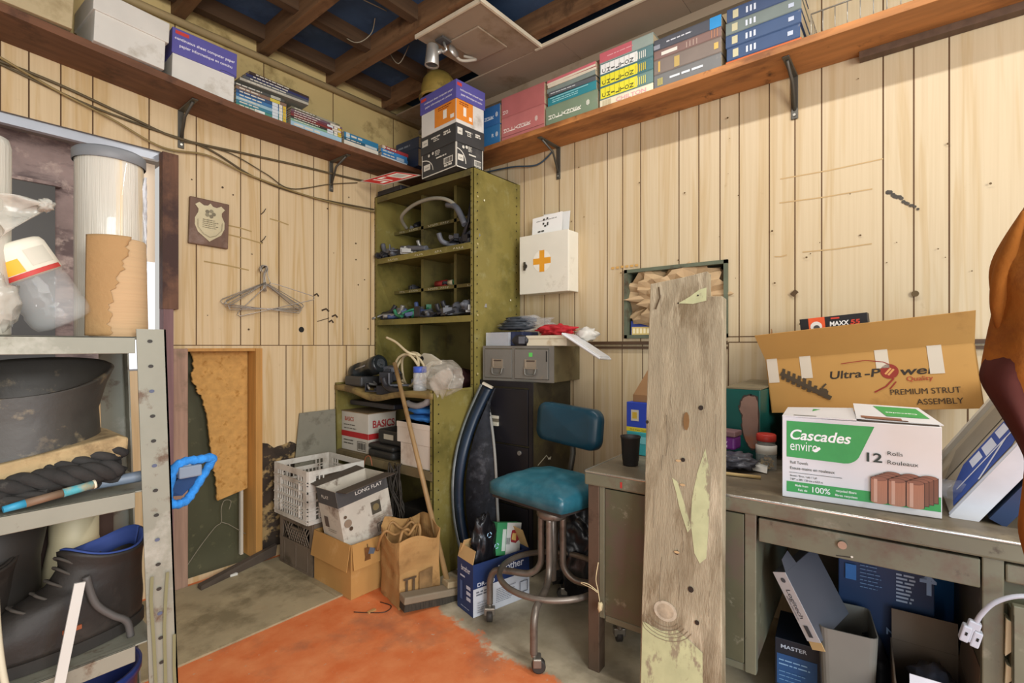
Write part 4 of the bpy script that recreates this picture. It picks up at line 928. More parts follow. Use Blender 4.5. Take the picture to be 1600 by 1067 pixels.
row(1.335, 1.645, [('thick pale blue folder at the bottom of the second stack', .032, '#9dbccb', []), ('pale green paperback on the pale blue folder', .013, '#7fa88c', yb), ('black and yellow paperback in the second stack', .013, '#3a3330', yb),
    ('dark red paperback lower in the second stack', .013, '#7a3430', [(.8, .18, '#c9c2b0')]), ('maroon paperback upper in the second stack', .013, '#6a3a44', yb), ('plum grey paperback near the top of the second stack', .013, '#6a5560', [(.75, .2, '#cfcabb')], {'dx': .004}), ('olive grey paperback on top of the second stack', .013, '#6d6a55', [(.5, .4, '#8d8a78')], {'k': .96, 'dx': -.006, 'r': 1})])
row(1.662, 1.905, [('thick white book at the bottom of the third stack', .030, '#d3cdbc', []), ('narrow dark teal book on the thick white one', .016, '#2a566a', [(.6, .35, '#b9c4c4')]), ('glossy blue book on top of the third stack', .032, '#2f7599', [(.05, .1, '#a9c4cf')])])
row(1.925, 2.135, [('white edged blue paperback at the bottom of the fourth stack', .016, '#b9c6cf', []), ('blue paperback second in the fourth stack', .022, '#3f76a8', [(.55, .3, '#9fb0bd')], {'dx': .006}), ('bright blue paperback third in the fourth stack', .022, '#3b82b8', []), ('red spined book on top of the fourth stack', .022, '#a33c3f', [(0, .1, '#c9bba0')], {'dx': .01})])
# loose magazines on the two left stacks
for k, (lab, col) in enumerate((('light grey magazine lowest of the tilted magazines', '#a9a596'), ('slate magazine second of the tilted magazines', '#54585c'), ('navy magazine third of the tilted magazines', '#33365c'), ('dark brown folder topmost of the tilted magazines', '#3d2f28'))):
    book(lab, .36 - .01 * k, .2, .014, col, (1.262 + .006 * k, 2.752, 2.571 + .0145 * k), 1.5 * (k - 1.5), None, True, cat='magazine', deco=lambda P, w, h: P.lines(.1 * w, h * .3, .7 * w, 1, .01, h * .4, '#c9c4b4', 4))
# dark volumes in the corner
book('lower navy volume in the shelf corner behind the small stack', .24, .2, .12, '#2b3a55', (2.275, 2.70, 2.4265), -90)
book('upper navy volume in the shelf corner with pale lettering', .24, .2, .075, '#34425c', (2.278, 2.70, 2.547), -90, deco=ln(.1, .4, .7, 1, '#8d97a6', 3, .012))
# ---------------------------------------------------------------- crates and cartons along the back wall
def crate(label, loc, rz, m, w=.335, d=.365, h=.28, style=0):
    t = thing('milk_crate', label, 'crate', loc, rz)
    def wall(mb, M, L):
        def bx(a, b, z0, z1, k=.008): mb.box(a, b, -k/2, k/2, z0, z1, M)
        if style == 0:
            bx(-L/2, L/2, h - .03, h); bx(-L/2, L/2, 0, .02); bx(-L/2, -L/2 + .04, .02, h - .03); bx(L/2 - .04, L/2, .02, h - .03)
            for k in range(5): mb.box(-L/2, L/2, -.008, .0035, .018 + .05 * k, .024 + .05 * k, M)
            for k in range(12):
                x = -L/2 + .04 + (L - .08) * k / 11; bx(x - .003, x + .003, .01, h * (.74 if 2 < k < 9 else .95), .006)
            for z in (.05, .085, .125, .165, .205): bx(-L/2, L/2, z - .003, z + .003, .010)
            bx(-.09, .09, .205, .222); bx(-L/2 + .03, L/2 - .03, .205, h - .03, .004) if False else None
            for x in (-.10, .10): bx(x - .006, x + .006, .03, .09, .018); bx(x - .006, x + .006, .15, .21, .018)
        else:
            bx(-L/2, L/2, .0, .135, .006); bx(-L/2, L/2, h - .035, h); bx(-L/2, -L/2 + .03, 0, h - .035, .007); bx(L/2 - .03, L/2, 0, h - .035, .007); bx(-L/2, L/2, .13, .145, .012); bx(-L/2, L/2, 0, .012, .012)
            n = 11
            for k in range(-4, n):
                for s_ in (1, -1):
                    x0 = -L/2 + .03 + (L - .06) * k / n
                    a, b = (x0, x0 + .08) if s_ > 0 else (x0 + .08, x0)
                    lo_, hi_ = -L/2 + .02, L/2 - .02
                    if min(a, b) < lo_ or max(a, b) > hi_: continue
                    if abs((a + b) / 2) < .05: zt_ = .215
                    else: zt_ = h - .03
                    f_ = (zt_ - .14) / (h - .17)
                    mb.tube([M @ Vector((a, 0, .14)), M @ Vector((a + (b - a) * f_, 0, zt_))], .004, 4)
            bx(-.055, .055, .21, .222)
            for x in (-.12, 0, .12): bx(x - .003, x + .003, 0, .14, .011)
    for M, L in ((Matrix.Translation((0, -d/2, 0)), w), (Matrix.Translation((0, d/2, 0)) @ Matrix.Rotation(PI, 4, 'Z'), w),
                 (Matrix.Translation((-w/2, 0, 0)) @ Matrix.Rotation(-PI/2, 4, 'Z'), d), (Matrix.Translation((w/2, 0, 0)) @ Matrix.Rotation(PI/2, 4, 'Z'), d)):
        mb = MB(); wall(mb, (Matrix.Translation((0, 0, -.0008)) @ M) if L == d else M, L if L == w else L - .0095); mb.build('crate_wall', m, t)
    MB().box(-w/2, w/2, -d/2, d/2, 0, .006).build('base', m, t)
    return t
GB = mat('grey_brown_plastic', '#6f6152', .6, var=.12, dirt='#4e4335', dscale=5, damt=.35)
crate('grey brown milk crate on the floor under the white crate', (1.515, 2.615, .0085), 1, GB, .33, .35, .275, 1)
crate('dirty white milk crate stacked on the grey brown crate', (1.492, 2.625, .2845), 0, mat('white_plastic_dirty', '#cfcabf', .5, var=.06, dirt=[('#8d8070', 6, .30, (1, 1, 1))], dsoft=.25))
rd = random.Random(9)
for k in range(5):
    one(MB().lathe([(.03, 0), (.034, .004), (.034, .09), (.03, .105), (.016, .12), (.016, .135)], 16, Matrix.Translation((1.40 + .05 * (k % 3) + .02, 2.58 + .06 * (k // 3) + .03 * (k % 2), .44)) @ Matrix.Rotation(R(90), 4, 'X' if k % 2 else 'Y') , cap=True).build('plastic_bottle', film('clear_plastic')), 'clear plastic bottle lying in the white crate', 'bottle', 'clear bottles in the white crate')
one(MB().box(1.35, 1.63, 2.47, 2.77, .2915, .40).build('folded_card', mat('grey_card', '#8a8478', .8, var=.2)), 'grey folded card filling the bottom of the white crate', 'card')

TAN = mat('kraft_card', '#b3874c', .8, var=.1, scale=5, dirt=[('#7a5630', 3, .25, (1, 1, 1)), ('#c49a62', 6, .25, (1, 1, 1))])
TAN2 = mat('kraft_inside', '#a57c48', .85, var=.1)
def open_box(name, label, w, d, h, loc, rz, m, mi, flaps, rot=None, th=.004, cat='box'):
    t = thing(name, label, cat, loc, rz, rot=rot)
    MB().box(-w/2, w/2, -d/2, d/2, 0, th).build('bottom', m, t)
    for k, (M, L, key) in enumerate(((Matrix.Translation((0, -d/2, 0)), w, 'front'), (Matrix.Translation((0, d/2, 0)) @ Matrix.Rotation(PI, 4, 'Z'), w, 'back'),
                       (Matrix.Translation((-w/2, 0, 0)) @ Matrix.Rotation(-PI/2, 4, 'Z'), d, 'left'), (Matrix.Translation((w/2, 0, 0)) @ Matrix.Rotation(PI/2, 4, 'Z'), d, 'right'))):
        hz_ = h - (.0006 if key in ('left', 'right') else 0); mb = MB().box(-L/2 + (th + .0002 if key in ('left', 'right') else 0), L/2 - (th + .0002 if key in ('left', 'right') else 0), 0, th, th, hz_, M); o = mb.build('side', m, t)
        if key in flaps:
            ang, ln_, *ins = flaps[key]
            Mf = M @ Matrix.Translation((0, 0, h)) @ Matrix.Rotation(R(ang), 4, 'X')
            mb = MB().box(-L/2 + .004, L/2 - .004, 0, th * .8, 0, ln_, Mf); mb.build('flap', mi if ins else m, t)
        if key == 'front': t['_'] = 0
    if '_' in t: del t['_']
    return t
t = open_box('cardboard_box', 'stained tan cardboard box with folded down flaps beside the grey brown crate', .325, .335, .262, (1.515, 2.262, .0008), 0, TAN, TAN2, {'left': (171, .125), 'front': (172, .12)})
P = Print(t, face('left', .34, .335, 0), off=.022)
P = Print(t, face('front', .325, .355, 0), off=.006)
st = mat('grease_stain', '#6b4520', .8, var=.3, scale=20); P.poly([(.065, .235), (.095, .23), (.10, .17), (.085, .145), (.06, .15), (.068, .19)], st)
P.poly([(.085, .20), (.118, .19), (.128, .215), (.095, .228)], '#5b6470'); P.line([(.08, .25), (.085, .225)], .003, '#33302a'); P.done('sticker_and_stain')
# wine carton sunk into it
WN = mat('grubby_white_card', '#c4bdae', .7, var=.1, scale=7, dirt=[('#8a7a6c', 6, .38, (1, 1, 1)), ('#5c4634', 12, .16, (1, 1, 1)), ('#ddd8cc', 8, .2, (1, 1, 1))])
t = open_box('wine_carton', 'grubby white and charcoal wine carton tilted in the tan box', .285, .20, .30, (1.508, 2.245, .232), 0, WN, mat('dark_inside', '#4b4238', .8), {'back': (86, .10, 1), 'front': (86, .10, 1)}, rot=(R(-3), R(-9), R(-3)))
CH2 = mat('charcoal_band', '#4b4a49', .7, var=.12, dirt='#77726a', dscale=8, damt=.15)
for fc, W_ in (('front', .285), ('left', .20)):
    P = Print(t, face(fc, .285, .20, 0)); P.rect(0, .218, W_, .082, CH2)
    if fc == 'front':
        P.text('LONG FLAT', .62 * W_, .248, .026, '#ded9cf', .155, .005); P.rect(.60 * W_, .115, .055, .065, '#4c463a'); P.disc(.60 * W_ + .027, .148, .018, '#7a6b48'); P.lines(.6 * W_, .085, .1, 2, .01, .003, '#8d8576', 3)
        P.box(.66 * W_, .02, .095, .042, .003, '#3c3833'); P.bars(.69 * W_, .025, .08, .032, '#55504a', 14); P.disc(.12 * W_, .13, .02, '#8d7a66'); P.disc(.16 * W_, .10, .010, '#4b3a2a'); P.disc(.09 * W_, .165, .008, '#5b4a3a')
    else: P.text('FLAT', .42 * W_, .25, .024, '#ded9cf', .07, .005); P.rect(.18 * W_, .10, .04, .055, '#5a4c44'); P.lines(.3 * W_, .08, .09, 2, .01, .003, '#8d8576', 5)
    P.done()
# kraft paper bag with tangled wooden hangers
def bagwall():
    m = MB(); w, d, h = .215, .215, .305
    cs = [(-w/2, -d/2), (w/2, -d/2), (w/2, d/2), (-w/2, d/2)]
    def fn(u, v):
        a = (u * 4) % 4; i = int(a) % 4; f = a - int(a); p, q = cs[i], cs[(i + 1) % 4]
        x, y_ = p[0] + (q[0] - p[0]) * f, p[1] + (q[1] - p[1]) * f
        k = 1 - .04 * math.sin(PI * v) + .012 * math.sin(11 * u * 6.28 / 3 + 7 * v); hh = h + .018 * math.sin(u * 19) + (.045 if i in (1, 2) else 0)
        nn = noise.noise(Vector((x * 14, y_ * 14, v * 5))) * .010
        return (x * k + nn, y_ * k + nn, v * hh)
    m.grid(fn, 48, 14, False); return m
t = thing('paper_bag', 'brown kraft paper bag with dark stains between the carton and the broom', 'bag', (1.572, 1.925, .001), -14)
KP = mat('kraft_bag', '#a9824f', .85, var=.12, scale=6, dirt=[('#6b4a2a', 5, .28, (1, 1, 1)), ('#8d6a3e', 9, .3, (1, 1, 1))], bump=.4, bscale=20)
bo = bagwall().build('bag', KP, t, solid=.0025); MB().box(-.104, .104, -.104, .104, .0, .003).build('bottom', KP, t)
P = Print(t, face('front', .215, .217, 0), off=.008); dk = mat('worn_print', '#54422e', .9, var=.3, scale=40)
P.rect(.03, .05, .012, .085, dk); P.rect(.065, .05, .012, .085, dk); P.rect(.02, .13, .065, .010, dk); P.poly([(.10, .15), (.17, .16), (.165, .05), (.10, .02)], mat('scuff', '#7d603c', .9, var=.4, scale=15)); P.done('worn_print')
m = MB(); WH = mat('wood_hanger', '#9a7446', .6, var=.15)
for k, (x, y_, a) in enumerate(((-.03, -.02, .3), (.04, .03, 1.4), (0, .06, 2.4), (-.06, .04, -.5))):
    M_ = Matrix.Translation((1.572 + x, 1.925 + y_, .29)) @ Matrix.Rotation(a, 4, 'Z') @ Matrix.Rotation(R(15 + 8 * k), 4, 'X')
    pts = [M_ @ Vector(p) for p in ((-.075, 0, -.1), (-.07, 0, .0), (-.045, .01, .045), (0, 0, .015), (.05, 0, .05), (.07, 0, .01), (.07, 0, -.1))]
    one(MB().tube(smooth(pts, 6), .007, 7).build('coat_hanger', WH), 'curved tan wooden hanger stuffed in the kraft paper bag', 'hanger', 'wooden hangers in the paper bag')
# broom
t = thing('push_broom', 'wooden handled push broom leaning on the low shelf unit', 'broom', (1.64, 1.75, 0))
BRW = mat('dusty_broom_wood', '#837560', .7, var=.15, scale=6, dirt='#5d4f3c', dscale=4, damt=.3)
Mh = Matrix.Translation((1.565, 1.765, 0)) @ Matrix.Rotation(R(-17), 4, 'Z') @ Matrix.Rotation(R(6), 4, 'Y')
MB().box(-.15, .15, -.033, .033, .038, .072, Mh).build('head', BRW, t, W=True, bev=.006)
MB().box(-.145, .145, -.03, .03, .006, .038, Mh).build('bristles', mat('dark_bristles', '#39332a', .9, var=.4, scale=20, stretch=(8, 8, 1)), t, W=True)
MB().box(.07, .13, -.02, .045, .07, .10, Mh).build('socket', mat('socket_wood', '#a08d6c', .7), t, W=True, bev=.005)
MB().tube([(1.665, 1.762, .085), (1.72, 2.24, 1.125)], [.0135, .0115], 12).build('handle', mat('handle_wood', '#957850', .55, var=.2, scale=4, stretch=(8, 8, .6), dirt='#76562f', dscale=4, damt=.3), t, W=True)
# printer carton with a black bag and a green packet
BRB = mat('deep_blue_card', '#20335f', .5, var=.08, dirt='#3f5280', dscale=8, damt=.1)
t = open_box('printer_carton', 'blue and white printer carton on the floor behind the stool', .325, .135, .235, (1.783, 1.562, .001), -13.5, BRB, mat('kraft_flap', '#b99a68', .8), {'left': (-14, .06, 1), 'right': (-22, .10, 1), 'back': (-30, .10, 1)})
P = Print(t, face('front', .325, .135, 0)); W_ = .325
P.rect(0, .0, W_, .125, '#c9cbcf'); P.text('brother', .66 * W_, .165, .050, '#d3d9e4', .150, .012); P.text('DR-730', .07 * W_, .132, .024, '#d3d9e4', .095, .02, 'L'); P.lines(.05 * W_, .092, .30 * W_, 2, .012, .007, '#6a6d75', 3); P.lines(.38 * W_, .03, .34 * W_, 8, .009, .003, '#84878f', 4); P.box(.8 * W_, .04, .045, .05, .003, '#3a4258'); P.lines(.05 * W_, .02, .25 * W_, 5, .011, .003, '#84878f', 6); P.done()
P = Print(t, face('left', .325, .135, 0)); W_ = .135
P.text('brother', .55 * W_, .185, .036, '#d3d9e4', .075, .012); P.lines(.2 * W_, .155, .3 * W_, 1, .01, .008, '#b9c2d4', 2)
for k in range(3): P.rect(.6 * W_, .06 + .026 * k, .035, .016, '#b9c2d4')
P.rect(.2 * W_, .05, .02, .085, '#4a5f8f'); P.lines(.25 * W_, .02, .6 * W_, 1, .01, .004, '#8f9ab4', 5); P.done()
BB = mat('black_poly_bag', '#17171a', .3, var=.3, scale=9, bump=.8, bscale=14)
m = MB().blob((1.735, 1.585, .25), (.075, .045, .19), .22, 2.4, 4, 8, flatb=-.19)
t = m.build('black_bag', BB); one(t, 'glossy black plastic bag standing in the printer carton', 'bag')
P = Print(t, frame((1.66, 1.540, .20), (.97, -.24, 0), (0, 0, 1)), off=.012)
for a, b in ((.045, .15), (.085, .09)):
    for k in range(3): P.line([(a + .011 * math.cos(2.1 * k + j * .35), b + .011 * math.sin(2.1 * k + j * .35)) for j in range(5)], .004, '#9fc3dc')
P.done('pale_symbols')
t = thing('green_packet', 'green and white product box sticking out of the printer carton', 'box', (1.855, 1.555, .20), rot=(R(-8), R(12), R(-13)))
MB().box(-.075, .075, -.02, .02, 0, .15).build('carton', mat('green_card', '#3f8f5c', .5, var=.06), t, bev=.001)
P = Print(t, face('front', .15, .04, 0)); P.rect(.06, 0, .09, .15, '#d8d8d2'); P.rect(.035, .02, .022, .1, '#cfd8cc'); P.bars(.06, .05, .02, .03, '#55584f', 6)
P.poly([(.085, .075), (.092, .115), (.135, .118), (.14, .07), (.12, .055), (.09, .06)], '#9a3038'); P.poly([(.092, .072), (.096, .102), (.12, .10), (.12, .066)], '#d8b36a'); P.done()
# curved body panel leaning by the filing cabinet
t = thing('curved_panel', 'dark blue curved plastic car panel leaning on the black filing cabinet', 'car panel', (1.96, 1.85, 0))
def pp(u, v, x):
    X = (u - 800) / 774; k = x / (.6312 * X + .7756); return Vector((x, (-.7756 * X + .6312) * k, 1.22 + (540 - v) / 774 * k))
def pth(*L): return smooth([pp(*q) for q in L], 6)
out = pth((751, 600, 2.03), (727, 655, 1.955), (712, 705, 1.88), (706, 755, 1.85), (708, 805, 1.85), (716, 850, 1.85), (728, 895, 1.85))
inn = pth((768, 607, 2.03), (744, 658, 1.96), (729, 706, 1.895), (722, 755, 1.87), (723, 805, 1.865), (731, 850, 1.865), (743, 895, 1.865))
rr = pth((757, 628, 2.05), (763, 660, 2.02), (768, 705, 1.97), (771, 755, 1.94), (773, 805, 1.92), (776, 850, 1.91), (782, 895, 1.91))
sh_ = lambda L, dx: [p + Vector((dx, 0, 0)) for p in L]
def strip(L1, L2, n=None):
    m = MB(); k = len(L1) - 1
    m.grid(lambda u, v: L1[round(u * k)].lerp(L2[round(u * k)], v), k, 1); return m
MID = [a.lerp(b, .28) for a, b in zip(out, inn)]
NVY = mat('navy_plastic', '#1b2a3c', .4, var=.25, scale=8, dirt='#46566a', dscale=12, damt=.15)
strip(out, MID).build('bright_edge', mat('silver_blue_edge', '#8f989c', .4, .4, var=.25, scale=12), t, W=True, solid=.012)
strip(sh_(MID, .004), sh_(inn, .004)).build('navy_band', NVY, t, W=True, solid=.03)
strip(sh_(inn, .03), sh_(rr, .03)).build('inner_liner', mat('black_liner', '#202228', .8, var=.5, scale=25, dirt='#4b4c52', dscale=9, damt=.3, bump=.6, bscale=30), t, W=True, solid=.006)
MB().tube(sh_(rr, .024), .008, 8).build('rim', mat('grey_rim', '#8d8c86', .5), t, W=True)
MB().box(-.03, .03, -.012, .012, -.006, .006, Matrix.Translation(pp(762, 602, 2.01)) @ Matrix.Rotation(R(-65), 4, 'Z') @ Matrix.Rotation(R(25), 4, 'Y')).build('clip', mat('cream_part'), t, W=True)

# ---------------------------------------------------------------- black filing cabinet with a small drawer box
FB = mat('black_enamel', '#1e1d22', .4, var=.12, scale=5, dirt='#34312e', dscale=5, damt=.2)
FS = mat('brown_black_side', '#3c3626', .5, var=.2, scale=4, dirt=[('#57502f', 3, .35, (1, 1, 1)), ('#2a241a', 5, .3, (1, 1, 1))])
t = thing('filing_cabinet', 'black steel filing cabinet beside the olive green cabinet', 'cabinet', (2.09, 1.752, 0), -90)
w_, d_, h_ = .375, .375, 1.025
MB().box(-w_/2, w_/2, .012, d_, 0, h_).build('body', FS, t, bev=.003)
MB().box(-w_/2, w_/2, 0, .012, h_ - .03, h_).box(-w_/2, -w_/2 + .022, 0, .012, 0, h_ - .03).box(w_/2 - .022, w_/2, 0, .012, 0, h_ - .03).build('front_frame', FB, t)
CRM = mat('cream_handle', '#cfc9b4', .4)
for k, (za, zb) in enumerate(((.685, .985), (.36, .675), (.04, .35))):
    dr = MB().box(-w_/2 + .026, w_/2 - .026, -.004, .012, za, zb).build('drawer', FB, t, bev=.003)
    if k == 0: MB().box(-.135, -.04, -.012, -.004, .815, .83).box(-.135, -.04, -.016, -.004, .775, .795).build('handle', CRM, dr, label='cream drawer pull'); MB().box(-.135, -.04, -.0055, -.004, .795, .815).build('label_slot', flat('#77705f'), dr)
    if k == 1: MB().cyl((.11, -.004, .645), (.11, -.014, .645), .012).build('lock', STEEL, dr)
P = Print(t, frame((w_/2, 0, 0), (0, 1, 0), (0, 0, 1)))
P.line([(.05, .58), (.09, .60), (.13, .62), (.15, .60), (.175, .605)], .006, '#a9a58f'); P.line([(.145, .6), (.17, .596)], .009, '#c9c6b4'); P.disc(.03, .565, .012, '#8f8a72'); P.done('paint_scrape')
GS = mat('grey_steel', '#7d7a72', .4, .35, var=.1, scale=6, dirt='#96866a', dscale=5, damt=.2); GS2 = mat('grey_steel_side', '#6f6547', .5, .2, var=.15, scale=5, dirt='#4f4630', dscale=4, damt=.35)
t = thing('card_drawer_box', 'grey steel two drawer card index box on the black filing cabinet', 'drawer box', (2.108, 1.682, 1.0255), -83)
w_, d_, h_ = .452, .325, .193
MB().box(-w_/2, w_/2, .006, d_, 0, h_).build('body', GS2, t, bev=.004); MB().box(-w_/2, w_/2, 0, .006, 0, .014).box(-w_/2, w_/2, 0, .006, h_ - .014, h_).box(-w_/2, -w_/2 + .012, 0, .006, .014, h_ - .014).box(w_/2 - .028, w_/2, 0, .006, .014, h_ - .014).box(-.03, -.012, 0, .006, .014, h_ - .014).build('front_frame', GS, t)
for k, (xa, xb) in enumerate(((-w_/2 + .014, -.032), (-.010, w_/2 - .030))):
    dr = MB().box(xa, xb, -.008 if k else -.003, .006, .016, h_ - .018).build('drawer', GS, t, bev=.002); xm = (xa + xb) / 2; y0 = -.008 if k else -.003
    hd = MB().box(xm - .034, xm + .034, y0 - .004, y0, .075, .12).box(xm - .038, xm + .038, y0 - .012, y0, .07, .077).box(xm - .036, xm - .028, y0 - .007, y0 - .003, .075, .122).build('label_holder', mat('worn_nickel', '#a59a8a', .35, .7), dr)
    MB().box(xm - .026, xm + .026, y0 - .0045, y0 - .003, .108, .116).build('slot', flat('#4a3f35'), dr)
    MB().tube(smooth([(xm - .034, y0 - .008, .074), (xm - .030, y0 - .014, .045), (xm - .018, y0 - .012, .036), (xm + .018, y0 - .012, .036), (xm + .030, y0 - .014, .045), (xm + .034, y0 - .008, .074)], 4), .004, 7).build('pull', GS, dr)
    if k: P = Print(dr, frame((0, y0, 0), (1, 0, 0), (0, 0, 1))); P.rect(xm - .012, .135, .022, .022, '#5fc45a'); P.rect(xb - .012, .11, .007, .055, '#26231f'); P.done('green_sticker')
# things lying on it
zt = 1.2190
DG = mat('dark_grey_garment', '#3b4046', .7, var=.2, scale=9)
m = MB()
for k in range(5): m.blob((2.20 + .012 * k, 1.76, zt + .10 + .014 * k), (.075 + .004 * k, .125 - .006 * k, .013), .2, 2, 3, k)
one(m.build('folded_garment', DG), 'dark grey folded garments in clear wrap on the drawer box', 'clothing')
one(MB().blob((2.27, 1.73, zt + .12), (.10, .19, .055), .3, 2.5, 4, 3).build('clear_wrap', film('clear_wrap', '#dfe0e0', .8, .12, .8, 30)), 'clear plastic wrap over the dark garments', 'plastic wrap')
one(MB().box(2.13, 2.28, 1.66, 1.90, zt, zt + .078).build('plastic_case', mat('navy_contents', '#2a3350', .5, var=.4, scale=14), bev=.006), 'dark navy filled case under the folded garments', 'case')
one(MB().box(2.105, 2.126, 1.74, 1.905, zt, zt + .075).build('clear_box', film('clear_plastic')), 'small clear box at the left end of the drawer box', 'box')
t = thing('black_gadget', 'black gadget with a grey face in front of the navy case', 'gadget', (2.112, 1.66, zt), -80); MB().blob((0, 0, .03), (.052, .02, .03), .05, 1, 3, 1).build('body', BLKP, t); MB().box(.0, .035, -.022, -.016, .012, .05).build('face_plate', GRYP, t)
one(MB().blob((2.22, 1.50, zt + .085), (.085, .115, .035), .35, 2.3, 4, 12).build('red_cloth', mat('red_cloth', '#b3222a', .75, var=.2, scale=9)), 'bright red crumpled cloth on the cream box', 'cloth')
t = thing('cream_box', 'cream cardboard tray on the right of the drawer box', 'box', (2.20, 1.51, zt), -84)
MB().box(-.12, .12, -.07, .09, 0, .05).box(-.123, .123, -.073, .093, .038, .055).build('carton', mat('cream_card', '#d2cab0', .6, var=.04, dirt='#a8926e', dscale=5, damt=.2), t, bev=.002)
t = thing('white_tray', 'white plastic tray lid sliding off the right of the drawer box', 'tray', (2.20, 1.30, 1.215), rot=(R(-3), R(32), R(-80)))
MB().box(-.12, .12, -.095, .10, -.006, .006).build('tray', mat('glossy_white', '#dfe1e2', .3, var=.03), t, bev=.006); MB().box(-.11, .11, -.085, .09, .006, .010).build('raised_panel', mat('glossy_white'), t, bev=.004)
one(MB().blob((2.30, 1.36, zt + .06), (.05, .07, .04), .3, 2, 3, 9).build('white_bag', mat('white_poly', '#d5d2c8', .4, var=.1)), 'white crumpled plastic between the red cloth and the white tray', 'bag')
# scraps on the floor
one(MB().prism3([(1.08, 2.78, .0085), (1.115, 2.775, .0085), (1.11, 2.805, .0085)], (0, 0, .012)).build('paper_scrap', mat('white_poly')), 'white paper scrap on the floor mat near the low doorway', 'scrap')
one(MB().tube(smooth([(1.30, 1.99, .003), (1.34, 1.93, .004), (1.39, 1.88, .003), (1.44, 1.90, .003), (1.43, 1.97, .003)], 5), .002, 5).build('wire_scrap', mat('nail')), 'bent bit of wire on the orange floor in front of the paper bag', 'wire')
one(MB().box(1.335, 1.375, 1.925, 1.94, .0005, .007).build('wood_chip', mat('chip', '#b98d55', .8)), 'tan wood chip on the orange floor beside the bent wire', 'scrap')
# ---------------------------------------------------------------- stool
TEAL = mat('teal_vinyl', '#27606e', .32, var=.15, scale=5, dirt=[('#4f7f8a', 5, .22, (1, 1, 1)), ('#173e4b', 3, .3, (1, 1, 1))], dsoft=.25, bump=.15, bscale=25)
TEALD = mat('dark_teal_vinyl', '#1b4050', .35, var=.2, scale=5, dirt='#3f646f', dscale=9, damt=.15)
TUB = mat('worn_tube_steel', '#756b60', .4, .5, var=.2, scale=10, dirt='#564a3e', dscale=8, damt=.3)
sx, sy = 1.752, 1.205
t = thing('draughting_stool', 'worn teal vinyl swivel stool with a tubular foot ring and casters', 'stool', (sx, sy, 0))
Ms = Matrix.Translation((sx - .005, sy + .0, .62)) @ Matrix.Rotation(R(-96), 4, 'Z') @ Matrix.Rotation(R(-2), 4, 'X')
def cushion(mb, M, w, d, h, crown=.03, r=.06, n=20):
    def P_(u, v, top):
        x, y_ = (u - .5) * 2, (v - .5) * 2
        ex = abs(x) ** 5; ey = abs(y_) ** 5
        z = h * .5 + crown * (1 - x * x) * (1 - y_ * y_) - .03 * max(ex, ey) if top else -h * .5
        q = noise.noise(Vector((x * 3, y_ * 3, 1))) * .006 if top else 0
        s_ = 1 - .05 * (ex * ey)
        return M @ Vector((x * w / 2 * s_, y_ * d / 2 * s_, z + q))
    mb.grid(lambda u, v: P_(u, v, True), n, n); mb.grid(lambda u, v: P_(u, v, False), n, n)
    ed = [(i / n, 0) for i in range(n)] + [(1, i / n) for i in range(n)] + [(1 - i / n, 1) for i in range(n)] + [(0, 1 - i / n) for i in range(n)]
    k = len(ed)
    for i in range(k):
        a, b = ed[i], ed[(i + 1) % k]
        mb._f([mb.b.verts.new(P_(*a, False)), mb.b.verts.new(P_(*b, False)), mb.b.verts.new(P_(*b, True)), mb.b.verts.new(P_(*a, True))], True)
    bmesh.ops.remove_doubles(mb.b, verts=mb.b.verts[:], dist=.0006); return mb
sc = cushion(MB(), Ms, .42, .37, .075).build('seat', TEAL, t, W=True)
MB().box(-.19, .19, -.165, .165, -.055, -.037, Ms).build('seat_pan', mat('stool_pan', '#2d2622', .6), t, W=True)
MB().blob(Ms @ Vector((.195, -.155, -.01)), (.022, .012, .03), .3, 3, 2, 4).blob(Ms @ Vector((-.2, -.15, -.015)), (.016, .012, .022), .3, 3, 2, 7).build('foam_tear', mat('yellow_foam', '#b08a4a', .9), sc, label='yellow foam showing at torn seat corners')
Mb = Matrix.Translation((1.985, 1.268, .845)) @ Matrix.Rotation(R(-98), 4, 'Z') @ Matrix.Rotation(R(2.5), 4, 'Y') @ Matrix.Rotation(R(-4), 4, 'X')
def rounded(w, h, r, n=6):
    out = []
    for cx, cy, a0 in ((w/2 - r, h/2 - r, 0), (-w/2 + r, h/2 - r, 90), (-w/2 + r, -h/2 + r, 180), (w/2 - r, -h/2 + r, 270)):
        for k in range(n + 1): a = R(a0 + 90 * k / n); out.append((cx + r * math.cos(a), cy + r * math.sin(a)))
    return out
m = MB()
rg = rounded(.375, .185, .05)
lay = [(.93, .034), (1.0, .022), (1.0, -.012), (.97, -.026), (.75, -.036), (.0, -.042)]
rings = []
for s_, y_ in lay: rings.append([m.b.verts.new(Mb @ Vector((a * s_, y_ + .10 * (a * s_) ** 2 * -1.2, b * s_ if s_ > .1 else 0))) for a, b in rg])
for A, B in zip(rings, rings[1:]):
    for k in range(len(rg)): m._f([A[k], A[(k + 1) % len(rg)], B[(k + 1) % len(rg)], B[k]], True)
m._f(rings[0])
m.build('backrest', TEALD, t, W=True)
m = MB().tube([Mb @ Vector((0, .03, -.03)), Mb @ Vector((0, .045, -.14)), Mb @ Vector((0, .03, -.24)), Vector((sx + .12, sy + .01, .572)), Vector((sx + .02, sy, .57))], .016, 6); m.build('back_bracket', mat('bracket_dark', '#4c473f', .5, .4), t, W=True)
MB().cyl((sx, sy, .22), (sx, sy, .57), .019).build('post', TUB, t, W=True)
MB().lathe([(.03, .485), (.062, .49), (.066, .50), (.066, .52), (.05, .53), (.025, .535), (.025, .56)], 20, Matrix.Translation((sx, sy, 0))).cyl((sx, sy, .55), (sx, sy, .585), .05).build('hub', TUB, t, W=True)
MB().tube([(sx + .05, sy - .10, .56), (sx + .05, sy - .16, .545)], .007, 6).build('lever', TUB, t, W=True)
